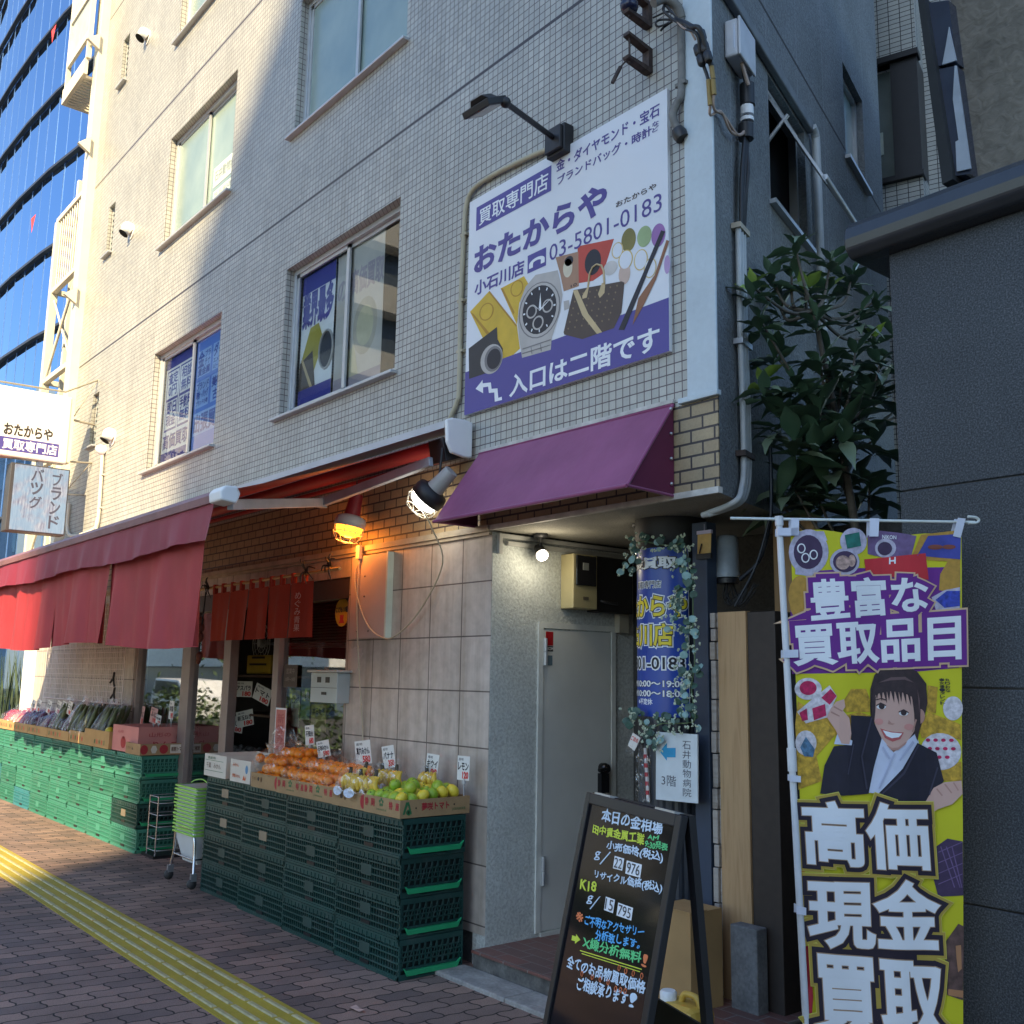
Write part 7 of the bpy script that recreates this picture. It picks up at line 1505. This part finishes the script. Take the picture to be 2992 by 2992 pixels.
# jerrycan and cardboard behind the a-board
jp = Vector((-2.87, 3.27, 0)); jc = thing('yellow_jerrycan', tuple(jp), 'yellow plastic jerrycan with a white cap behind the a-board', 'jerrycan')
mb = MB(); mb.box(jp.x-.11, jp.x+.11, jp.y-.08, jp.y+.08, .001, .335); mb.build('tank', mat('yellow_jerrycan_plastic', (.58, .36, .06), .4, .08, 6), jc, bev=.035)
mb = MB(); mb.lathe([(.034, 0), (.034, .03), (.028, .036)], (jp.x-.06, jp.y-.02, .332), 16); mb.build('cap', M_WHITE, jc); mb = MB(); mb.tube(arc([(jp.x-.01, jp.y, .33), (jp.x+.01, jp.y, .365), (jp.x+.07, jp.y, .365), (jp.x+.09, jp.y, .33)]), .013, 8); mb.build('handle', MATS['yellow_jerrycan_plastic'], jc)
cbx = thing('brown_cardboard_box', (-3.25, 3.84, .112), 'brown cardboard box standing behind the a-board at the fence foot', 'cardboard box'); mb = MB(); mb.box(-3.46, -3.225, 3.73, 3.955, .1125, .545); mb.build('carton', mat('tan_carton', (.36, .22, .09), .8, .1, 6), cbx); mb = MB(); mb.box(-3.465, -3.22, 3.725, 3.84, .546, .552); mb.build('flap', MATS['tan_carton'], cbx)
# ================================================================== loquat tree in the alley
lq = thing('loquat_tree', (-2.75, 4.75, 0), 'dark glossy loquat tree growing in the alley beside the granite wall', 'tree')
t_ = NT('loquat_leaf'); g_ = t_.n('ShaderNodeNewGeometry'); t_.set(Base_Color=t_.mix(g_.outputs['Backfacing'], t_.ramp(t_.noise(5), [(.3, (.035, .085, .045)), (.7, (.085, .15, .085))]), (.16, .21, .13)), Roughness=.35, Specular_IOR_Level=.6); M_LQ = t_.m
M_LQY = mat('young_loquat_leaf', (.20, .30, .05), .4, .3, 8)
lr = random.Random(17)
def leaf(mb, base, d, ln, wd_, droop, twist):
    d = d.normalized(); sd = d.cross(Vector((0, 0, 1)))
    if sd.length < .1: sd = Vector((1, 0, 0))
    sd.normalize(); up = sd.cross(d); sd = (sd*math.cos(twist)+up*math.sin(twist)); up = sd.cross(d); n = 8; V = []
    for i in range(n+1):
        t = i/n; w_ = wd_*(math.sin(math.pi*min(1, t*1.02)**.75)*(.25+.75*min(1, t*2.2)) if 0 < t < 1 else .03); p = base+d*ln*t+Vector((0, 0, -droop*ln*t*t))
        rip = .004*(i % 2)
        V += [p+sd*w_*(1+.06*(i % 2))+up*(w_*.30+rip), p+up*0, p-sd*w_*(1+.06*(i % 2))+up*(w_*.30+rip)]
    mb.add(V, [(i*3+j, i*3+j+1, i*3+j+4, i*3+j+3) for i in range(n) for j in (0, 1)], True)
tips = [('3', 400, 1620, 5.0), ('3', 440, 1800, 5.0), ('6', 460, 230, 4.95), ('6', 1100, 250, 5.7), ('3', 1100, 1700, 5.8), ('3', 1080, 1900, 5.7), ('6', 840, 160, 5.3), ('6', 960, 400, 5.4), ('3', 620, 1560, 5.35), ('3', 820, 1620, 5.5), ('3', 638, 1380, 5.25), ('3', 500, 1540, 5.3), ('3', 840, 1470, 5.5), ('3', 700, 1640, 5.3), ('3', 960, 1560, 5.7), ('3', 760, 1790, 5.2), ('3', 560, 1750, 5.4), ('3', 1000, 1780, 5.7), ('6', 780, 110, 5.1), ('6', 520, 60, 5.15), ('6', 980, 60, 5.5), ('6', 640, 220, 5.1), ('6', 900, 250, 5.3), ('6', 780, 390, 5.0), ('6', 1080, 300, 5.6), ('6', 640, 560, 4.95), ('6', 760, 560, 4.95), ('6', 900, 520, 5.0), ('6', 700, 330, 5.1), ('6', 1080, 560, 5.5), ('6', 560, 430, 5.1), ('6', 900, 780, 5.3), ('6', 1060, 820, 5.6), ('6', 760, 860, 5.3), ('6', 620, 800, 5.2), ('6', 980, 960, 5.6), ('6', 1120, 120, 5.7), ('6', 840, 660, 5.2), ('6', 700, 980, 5.4), ('6', 560, 920, 5.3)]
mb, mby, mbt = MB(), MB(), MB(); trunk = [Vector((-2.75, 4.75, 0)), Vector((-2.78, 4.7, 1.2)), Vector((-2.82, 4.6, 2.2)), Vector((-2.86, 4.5, 2.9)), Vector((-2.88, 4.35, 3.5))]
mbt.tube(arc(trunk), .035, 8, r2=.012)
for k, (z, x, y, dd) in enumerate(tips):
    c = atD(z, x, y, dd); i0 = min(range(len(trunk)), key=lambda i: (trunk[i]-c).length+abs(trunk[i].z-(c.z-.35))); b0_ = trunk[i0]
    mbt.tube(arc([b0_, (b0_+c)/2+Vector((lr.uniform(-.05, .05), lr.uniform(-.05, .05), -.06)), c]), .012, 6, r2=.006)
    nl = 13 if z == '3' or y < 300 else 13
    for j in range(nl):
        an_ = j*2.4+lr.uniform(-.3, .3); el_ = lr.uniform(-.35, .75) if j > 3 else lr.uniform(.6, 1.2); d = Vector((math.cos(an_)*math.cos(el_), math.sin(an_)*math.cos(el_), math.sin(el_)))
        ln = lr.uniform(.14, .24)*(.8 if z == '3' else (1. if y < 350 else 1.25)); young = (k in (0, 2, 9, 13, 5) and j < 5)
        leaf(mby if young else mb, c+Vector((0, 0, -.012*j*.6)), d, ln*(.8 if young else 1), ln*lr.uniform(.15, .21), lr.uniform(.0, .5), lr.uniform(-.5, .5))
mbt.build('trunk', mat('loquat_bark', (.10, .085, .065), .85, .3, 20), lq); mb.build('leaves', M_LQ, lq); mby.build('young_leaves', M_LQY, lq)
# ================================================================== posters in the upper windows
M_POSTW = mat('white_poster', (.80, .82, .85), .5, .03, 4); M_POSTB = mat('bright_blue_poster', (.13, .25, .66), .5, .05, 4); M_NAVY = mat('navy_poster_ink', (.045, .045, .30), .5, .05, 4); M_VEIL = mat('glare_paled_poster', (.52, .49, .46), .5, .08, 4)
def poster(name, x0, x1, z0, z1, y, m_, label):
    t = thing(name, ((x0+x1)/2, y, z0), label, 'poster', None)
    MB().box(x0, x1, y, y+.002, z0, z1).build('sheet', m_, t); return t, (lambda u, v, h: Vector((x0+(x1-x0)*u, y-h, z0+(z1-z0)*v)))
def pt(t, f, m_, items, polys=()):
    mb = MB()
    for w_, a, b, bd in items: lay(mb, w_, rect(a, b), f, .0015, bd)
    for p in polys: flat(mb, p, f, .0011)
    mb.build('lettering' if items else 'print', m_, t)
# left window of the first floor
t, f = poster('window_poster', -10.68, -9.88, 3.80, 4.97, W+.122, M_POSTW, 'white window poster with indigo slogans in four boxes, left pane')
pt(t, f, M_NAVY, [], [rect((0, .90), (1, 1)), rect((0, 0), (.96, .10)), rect((.06, .30), (.48, .88)), rect((.52, .30), (.98, .88))])
pt(t, f, M_WINK, [], [])
mb = MB()
for a, b in (((.08, .61), (.47, .865)), ((.54, .61), (.97, .865)), ((.08, .32), (.47, .585)), ((.54, .32), (.97, .585))): flat(mb, rect(a, b), f, .0018)
mb.build('print_box', M_POSTW, t)
mb = MB()
for w_, a, b in (('査定', (.12, .745), (.44, .85)), ('0円', (.14, .63), (.42, .73)), ('相談', (.58, .745), (.93, .85)), ('無料', (.58, .63), (.93, .735)), ('即日', (.12, .46), (.44, .57)), ('現金', (.12, .345), (.44, .45)), ('手数料', (.57, .46), (.95, .57)), ('無料', (.58, .345), (.93, .45)), ('高価買取', (.06, .13), (.94, .27))): lay(mb, w_, rect(a, b), f, .0026, .025)
mb.build('lettering', M_NAVY, t)
t, f = poster('window_poster', -9.84, -9.04, 3.80, 4.97, W+.122, M_POSTB, 'blue window poster listing gold, bags and coins, right pane')
mb = MB()
for a, b in (((.06, .66), (.47, .90)), ((.53, .66), (.98, .90)), ((.06, .38), (.47, .62)), ((.53, .38), (.98, .62)), ((.04, .14), (.98, .34))): flat(mb, rect(a, b), f, .0012)
mb.build('print_box', mat('pale_blue_poster', (.36, .52, .82), .5, .05, 4), t)
mb = MB()
for w_, a, b in (('金', (.08, .75), (.26, .89)), ('プラ', (.29, .82), (.45, .88)), ('チナ', (.29, .75), (.45, .81)), ('貴金属', (.09, .67), (.45, .74)), ('ダイヤ', (.56, .78), (.96, .89)), ('エメラルド', (.56, .725), (.96, .765)), ('ルビー・サファイア', (.56, .67), (.96, .71)), ('ブランド', (.08, .54), (.45, .61)), ('時計・バッグ', (.08, .46), (.45, .53)), ('ブランド小物', (.08, .40), (.45, .445)), ('美術品', (.56, .51), (.96, .60)), ('古銭', (.60, .395), (.92, .49)), ('出張買取', (.06, .16), (.96, .32))): lay(mb, w_, rect(a, b), f, .0026, .03)
mb.build('lettering', mat('blue_poster_ink', (.05, .09, .40), .5), t)
# middle window of the first floor
t, f = poster('window_poster', -7.54, -6.98, 3.80, 4.96, W+.125, M_POSTW, 'white window poster with gold bars, bag and bold indigo slogan')
pt(t, f, M_NAVY, [], [rect((0, .86), (1, 1)), rect((0, 0), (1, .13))]); pt(t, f, M_NAVY, [('業界最多', (.04, .60), (.96, .85), .05)])
mb = MB(); flat(mb, [(.0, .30), (.30, .58), (.62, .36), (.34, .14)], f, .0012); flat(mb, [(.30, .58), (.55, .59), (.75, .42), (.62, .36)], f, .0013); mb.build('gold_bar_picture', col('dim_gold_print', (.40, .34, .04)), t)
mb = MB(); flat(mb, [(.02, .34), (.40, .40), (.52, .13), (.0, .13)], f, .0018); mb.build('bag_picture', bag, t); mb = MB(); flat(mb, [(.05, .36), (.10, .37), (.44, .13), (.36, .13)], f, .0022); mb.build('bag_strap', tan, t)
mb = MB(); flat(mb, ell(.82, .36, .20, .14), f, .0018); mb.build('watch_picture', M_INK, t); mb = MB(); mb.tube([f(.82+.2*math.cos(R(k*20)), .36+.14*math.sin(R(k*20)), .002) for k in range(19)], .012, 5); mb.build('watch_bezel', silver, t)
t, f = poster('window_poster', -6.74, -6.24, 3.80, 4.96, W+.128, M_VEIL, 'sun faded window poster with a ghostly watch and pale slogan')  # reflection over the pane is put into these washed-out print colours
pt(t, f, mat('glare_paled_violet_ink', (.36, .31, .36), .5), [('高価買取', (.03, .66), (.99, .84), .03)], [rect((0, .0), (1, .08))])
mb = MB(); flat(mb, ell(.5, .40, .36, .20), f, .0012); mb.build('watch_picture', mat('glare_paled_watch_print', (.44, .40, .34), .5), t); mb = MB(); flat(mb, ell(.5, .40, .25, .14), f, .0018); flat(mb, [(.0, .08), (.35, .08), (.2, .30), (.0, .26)], f, .0016); mb.build('pale_dial', mat('glare_paled_gold_print', (.54, .50, .36), .5), t)
t, f = poster('window_poster', -6.95, -6.78, 3.80, 4.96, W+.128, M_VEIL, 'faded narrow poster strip between the two halves of the poster window')
pt(t, f, MATS['glare_paled_violet_ink'], [('の', (.1, .66), (.9, .80), .03)], [rect((0, 0), (1, .1))])
t, f = poster('window_sticker', -9.70, -9.06, 6.62, 6.84, W+.112, mat('pale_green_strip', (.55, .62, .58), .5), 'white strip with the clinic name on the second floor window')
pt(t, f, mat('grey_green_ink', (.24, .28, .27), .5), [('石井動物病院', (.05, .25), (.98, .8), .01)])
t, f = poster('window_sticker', -9.68, -9.14, 6.46, 6.57, W+.112, MATS['pale_green_strip'], 'lower white strip with a telephone number on the second floor window')
pt(t, f, MATS['grey_green_ink'], [('TEL 03-3813-2633', (.05, .25), (.95, .75), .0)])
# ================================================================== projecting signs at the far left
M_LITSIGN = mat('white_lightbox', (.80, .79, .74), .35, .03, 2)
SXP = -12.6; gf = lambda u, v, h: Vector((SXP+h, u, v))
gq = lambda *pts: [(p.y, p.z) for p in (onX('4', x, y, SXP) for x, y in pts)]
ps_ = thing('projecting_sign', (SXP-.08, 3.0, 4.04), 'white projecting lightbox sign with an indigo strip at the left edge', 'sign')
mb = MB(); mb.box(SXP-.16, SXP, 2.30, 3.365, 4.05, 4.88); mb.build('lightbox', M_LITSIGN, ps_, bev=.02)
mb = MB(); mb.box(SXP-.16, SXP-.0, 3.366, 3.40, 4.07, 4.86); mb.build('side_frame', M_CREAM, ps_)
p0_, = gq((-90, 470)); p1__, = gq((305, 470)); zb_, = gq((150, 545)); zt2_, = gq((150, 470))
a, = gq((20, 525)); b, = gq((300, 480)); mb = MB(); lay(mb, 'おたからや', rect((a[0], zb_[1]+.02), (b[0], zt2_[1]-.005)), gf, .002, .035); mb.build('lettering', mat('warm_black_ink', (.03, .025, .02), .5), ps_)
a, = gq((-60, 640)); b, = gq((330, 590)); q4 = gq((0, 615), (328, 640), (330, 575), (0, 528)); zl, zh = sum(q[1] for q in q4[:2])/2, sum(q[1] for q in q4[2:])/2
mb = MB(); flat(mb, rect((2.40, zl), (q4[1][0], zh)), gf, .0012); mb.build('indigo_strip', M_INDIGO, ps_); mb = MB(); lay(mb, '買取専門店', rect((q4[0][0]+.02, zl+.02), (q4[1][0]-.02, zh-.02)), gf, .0024, .025); mb.build('lettering', M_WINK, ps_)
mb = MB(); mb.tube([(SXP-.08, 2.35, 4.93), (SXP-.08, 3.3, 4.95), (SXP-.13, W, 5.19)], .012, 6); mb.tube([(SXP-.08, 2.35, 4.02), (SXP-.08, W, 4.12)], .012, 6); mb.tube([(SXP-.13, W, 5.19), (SXP-.08, 3.42, 4.66)], .006, 5); mb.tube([(SXP-.13, W, 4.13), (SXP-.3, 3.45, 3.75)], .006, 5); mb.tube([(SXP-.08, 3.4, 4.62), (SXP-.08, W, 4.60)], .014, 6); mb.build('stay_rod', mat('dull_steel_rod', (.36, .33, .26), .5, metal=.4), ps_)
ld = thing('display_sign', (SXP-.1, 3.1, 3.2), 'glitchy pale light display with dark vertical lettering below the lightbox', 'display')
mb = MB(); mb.box(SXP-.22, SXP-.004, 2.76, 3.415, 3.185, 3.985); mb.build('housing', mat('dark_display_housing', (.05, .05, .055), .5), ld, bev=.006)
t_ = NT('glitch_screen'); mp_ = t_.n('ShaderNodeMapping'); mp_.inputs['Scale'].default_value = (1, 55, 7); t_.l(t_.coord(), mp_.inputs[0]); n1 = t_.noise(1, 3, .7, mp_.outputs[0]); n2 = t_.noise(5, 3); 
c1_ = t_.ramp(n1, [(.32, (.16, .16, .24)), (.48, (.34, .36, .42)), (.62, (.55, .56, .58))]); c1_ = t_.mix(t_.ramp(n2, [(.42, (0, 0, 0)), (.58, (.75,)*3)]), c1_, (.24, .42, .55)); t_.set(Base_Color=(.05, .05, .06), Emission_Color=c1_, Emission_Strength=.45, Roughness=.3); M_SCR = t_.m
mb = MB(); mb.add([gf(2.80, 3.20, .0005), gf(3.40, 3.20, .0005), gf(3.40, 3.97, .0005), gf(2.80, 3.97, .0005)], [(0, 1, 2, 3)]); mb.build('screen', M_SCR, ld)
mb = MB(); a, b = gq((270, 1060), (355, 740)); column(mb, 'ブランド', (a[0], 3.24), (b[0], 3.93), gf, .002, .02); a, b = gq((160, 960), (250, 720)); column(mb, 'バッグ', (a[0], 3.46), (b[0], 3.95), gf, .002, .02); mb.build('lettering', mat('slate_screen_ink', (.05, .055, .09), .5), ld)
mb = MB(); mb.box(SXP-.12, SXP-.06, 3.05, 3.12, 3.98, 4.06); mb.tube([(SXP-.1, 3.4, 3.7), (SXP-.3, W, 3.75)], .012, 6); mb.build('bracket', M_STEEL, ld)
cc = [(-12.216, 4.17), (-12.20, 4.05), (-12.17, 3.7), (-12.16, 3.38), (-12.2, 3.25)]
conduit('cream_conduit', arc([(x, W-.025, z) for x, z in cc]), .022, M_CREAM, 'cream conduit dropping from the hooded outlet to the awning', clips=((-12.19, W-.025, 3.9), (-12.165, W-.025, 3.5)))
conduit('cream_conduit', arc([(-13.4, W-.03, 3.70), (-13.38, W-.03, 3.4), (-13.2, W-.03, 3.27), (-12.7, W-.03, 3.24), (-12.25, W-.03, 3.26), (-12.17, W-.03, 3.38)]), .022, M_CREAM, 'cream conduit looping along the wall below the glitchy display')
MB_ = MB(); MB_.lathe([(.06, 0), (.065, .03), (.05, .08), (.02, .11), (0, .115)], (-12.216, W, 4.19), 14, (0, -.8, .3)); tag(MB_.build('outlet_hood', M_WHITE, loc=(-12.216, W, 4.19)), 'white outlet hood on top of the cream conduit', 'hood')
# tall dark reeds at the far left end
rd = thing('reed_clump', (-16.6, 3.9, 0), 'dark green upright reeds at the far left end of the shop front', 'plant'); mb = MB(); q = random.Random(6)
for i in range(120):
    x, y = -16.6+q.uniform(-.55, .6), 3.9+q.uniform(-.25, .3); h = q.uniform(1.2, 2.0); dx, dy = q.uniform(-.12, .12), q.uniform(-.1, .1); mb.add([(x-.02, y, 0), (x+.02, y, 0), (x+dx+.012, y+dy, h*.7), (x+dx*1.8, y+dy*1.8, h), (x+dx-.012, y+dy, h*.7)], [(0, 1, 2, 3, 4)])
mb.build('blades', mat('reed_green', (.03, .055, .025), .6, .5, 9), rd)
# ================================================================== things on and behind the shop glass
yo = thing('oval_safety_sticker', (-6.53, W+.055, 1.95), 'yellow oval safety sticker with red lettering on the shop window', 'sticker')
of = lambda u, v, h: Vector((u, W+.06-h, v)); mb = MB(); flat(mb, ell(-6.53, 2.055, .10, .105, 28), of, 0); mb.build('oval', mat('yellow_sticker', (.72, .44, .02), .4), yo)
mb = MB(); lay(mb, 'こども110番', rect((-6.615, 2.055), (-6.445, 2.095)), of, .001, .05); mb.build('lettering', M_INK, yo); mb = MB(); flat(mb, [(-6.56, 2.035), (-6.50, 2.035), (-6.505, 2.0), (-6.49, 1.975), (-6.57, 1.975), (-6.555, 2.0)], of, .001); mb.build('red_mark', M_RINK, yo)
mx_ = thing('metal_letter_box', (-6.46, 3.56, 1.40), 'pale metal letter box with two square windows hanging before the shop glass', 'letter box')
mb = MB(); mb.box(-6.655, -6.275, 3.58, 3.70, 1.405, 1.615); mb.build('box', mat('pale_metal', (.46, .53, .54), .4, .05, metal=.2), mx_, bev=.004); mb = MB(); mb.box(-6.68, -6.245, 3.555, 3.705, 1.616, 1.634); mb.build('lid', MATS['pale_metal'], mx_, bev=.006)
mb = MB()
for x in (-6.53, -6.41): mb.box(x-.028, x+.028, 3.577, 3.5795, 1.545, 1.585)
mb.box(-6.49, -6.42, 3.577, 3.5795, 1.46, 1.48); mb.box(-6.653, -6.277, 3.578, 3.5795, 1.508, 1.511); mb.build('dark_opening', M_BLACK, mx_)
t, f = poster('shop_poster', -7.415, -7.235, .88, 1.34, W+.015, mat('salmon_poster', (.55, .17, .15), .5), 'narrow salmon pink poster strip on the shop door frame')
pt(t, f, mat('salmon_ink', (.42, .08, .08), .5), [('新', (.2, .75), (.8, .9), .02), ('鮮', (.2, .57), (.8, .72), .02), ('野', (.2, .40), (.8, .55), .02), ('菜', (.2, .22), (.8, .37), .02)]); pt(t, f, M_POSTW, [], [rect((0, 0), (.06, 1)), rect((.94, 0), (1, 1)), rect((.06, .97), (.94, 1))])
t, f = poster('menu_board', -7.372, -7.148, 1.50, 1.672, W+.045, mat('dark_menu', (.05, .035, .03), .5), 'small dark menu board inside the shop window'); pt(t, f, mat('grey_chalk', (.25, .22, .2), .6), [('営業中', (.2, .6), (.8, .85), .0), ('10時〜19時', (.12, .25), (.88, .45), .0)])
for i, (x0, x1, z0, z1, c, lb) in enumerate(((-7.30, -7.16, 1.20, 1.48, (.42, .46, .38), 'pale window notice left of the letter box row'), (-7.14, -7.0, 1.26, 1.50, (.16, .30, .14), 'green printed window notice inside the shop glass'), (-6.98, -6.72, 1.40, 1.62, (.45, .08, .06), 'red and cream window notice behind the letter box'), (-6.97, -6.74, 1.18, 1.38, (.40, .36, .16), 'cream window notice low inside the shop glass'), (-6.80, -6.73, 1.52, 1.66, (.75, .30, .03), 'orange slip stuck inside the shop glass'))):
    t, f = poster('window_notice', x0, x1, z0, z1, W+.085, mat('notice_%d' % i if False else ('pale_notice', 'green_notice', 'red_notice', 'cream_notice', 'orange_slip')[i], c, .5, .25, 25), lb)
    pt(t, f, (M_INK, M_WINK, M_PYEL, M_INK, M_RINK)[i], [(('お知らせ', '青果', '旬のくだもの', '本日特売', '新着')[i], (.1, .62), (.9, .88), .03)])
yc_ = thing('yellow_crate', (-9.27, 4.4, 1.6), 'yellow plastic crate on a shelf inside the dark shop', 'crate'); mb = MB(); mb.box(-9.52, -9.0, 4.4, 4.72, 1.60, 1.78); mb.build('box', mat('yellow_crate_plastic', (.52, .36, .03), .5), yc_, bev=.01); mb = MB(); mb.box(-9.45, -9.08, 4.396, 4.399, 1.68, 1.70); mb.box(-9.40, -9.12, 4.396, 4.399, 1.745, 1.765); mb.build('slot', M_BLACK, yc_)
sh_ = thing('shop_shelf', (-9.0, 4.6, 0), 'dark shop shelf loaded with clear bagged goods behind the open door', 'shelf'); mb = MB()
for z in (.72, 1.22, 1.585): mb.box(-9.7, -7.0, 4.3, 4.9, z-.02, z)
for x in (-9.7, -8.3, -7.02): mb.box(x, x+.03, 4.85, 4.9, 0, 2.1)
mb.build('shelf_board', mat('dark_shelf_wood', (.10, .055, .035), .6), sh_)
mb = MB(); q = random.Random(4)
for i in range(90): x, y = q.uniform(-9.6, -7.1), q.uniform(4.33, 4.6); mb.ball((x, y, .78+q.uniform(0, .08)), q.uniform(.035, .06), n=8, k=5)
tag(mb.build('bagged_goods', mat('bagged_grey_goods', (.22, .21, .21), .25, .6, 30, .5, 60), loc=(-8.4, 4.5, .72)), 'heap of small clear bagged goods on the shelf inside the shop', 'goods', None, 'stuff')
for i, (ax_, ay_, wd_2) in enumerate(((555, 1395, 'アスパラ'), (730, 1445, 'トマト'), (565, 1672, '新玉ねぎ'), (470, 1725, 'にんじん'))):
    p = onY('A', ax_, ay_, 4.28); price(p.x, p.y, p.z, .22, .15, wd_2, '180', ('upper white price card inside the dark shop', 'tilted white price card inside the shop door', 'wide white price card low inside the shop', 'lower left white price card inside the shop')[i], .35, (.0, .35, -.2, .1)[i], False, False, 'price cards inside the shop')
fa_ = thing('wall_fan', (-8.4, 5.0, 1.95), 'round white wall fan inside the dark shop', 'fan'); p = onY('A', 720, 965, 4.9); mb = MB(); c = Vector(p)
for rr_ in (.10, .16, .21): mb.tube([c+Vector((rr_*math.cos(R(k*20)), 0, rr_*math.sin(R(k*20)))) for k in range(19)], .005, 5)
for k in range(12): mb.tube([c, c+Vector((.21*math.cos(R(k*30)), 0, .21*math.sin(R(k*30))))], .003, 4)
mb.build('fan_cage', M_WHITE, fa_); mb = MB(); mb.lathe([(.04, -.03), (.05, .0), (.04, .06), (0, .07)], c, 12, (0, 1, 0)); mb.tube([c+Vector((0, .06, 0)), Vector((c.x, 6.8, c.z))], .02, 6); mb.build('motor', M_WHITE, fa_)
bl = thing('slatted_blind', (-6.9, W+.12, 1.8), 'grey slatted blind behind the upper part of the shop window', 'blind'); mb = MB()
for k in range(16): z = 1.80+k*.022; mb.quad((-7.42, W+.115, z), (-6.39, W+.115, z), (-6.39, W+.13, z+.017), (-7.42, W+.13, z+.017))
mb.build('slat', mat('grey_slat', (.34, .36, .34), .5), bl)
# fallen leaf on the paving and small marks on the tiled wall
lf = onZ('10', 80, 1850, .003); mb = MB(); mb.add([lf+Vector(p) for p in ((-.05, -.01, 0), (-.01, -.03, .012), (.05, -.015, .004), (.06, .01, .014), (.0, .02, .003), (-.03, .015, .012))], [(0, 1, 4), (1, 2, 3), (1, 3, 4), (0, 4, 5)]); tag(mb.build('fallen_leaf', mat('dry_leaf', (.42, .27, .22), .7), loc=tuple(lf)), 'dry curled leaf lying on the paving near the front', 'leaf')
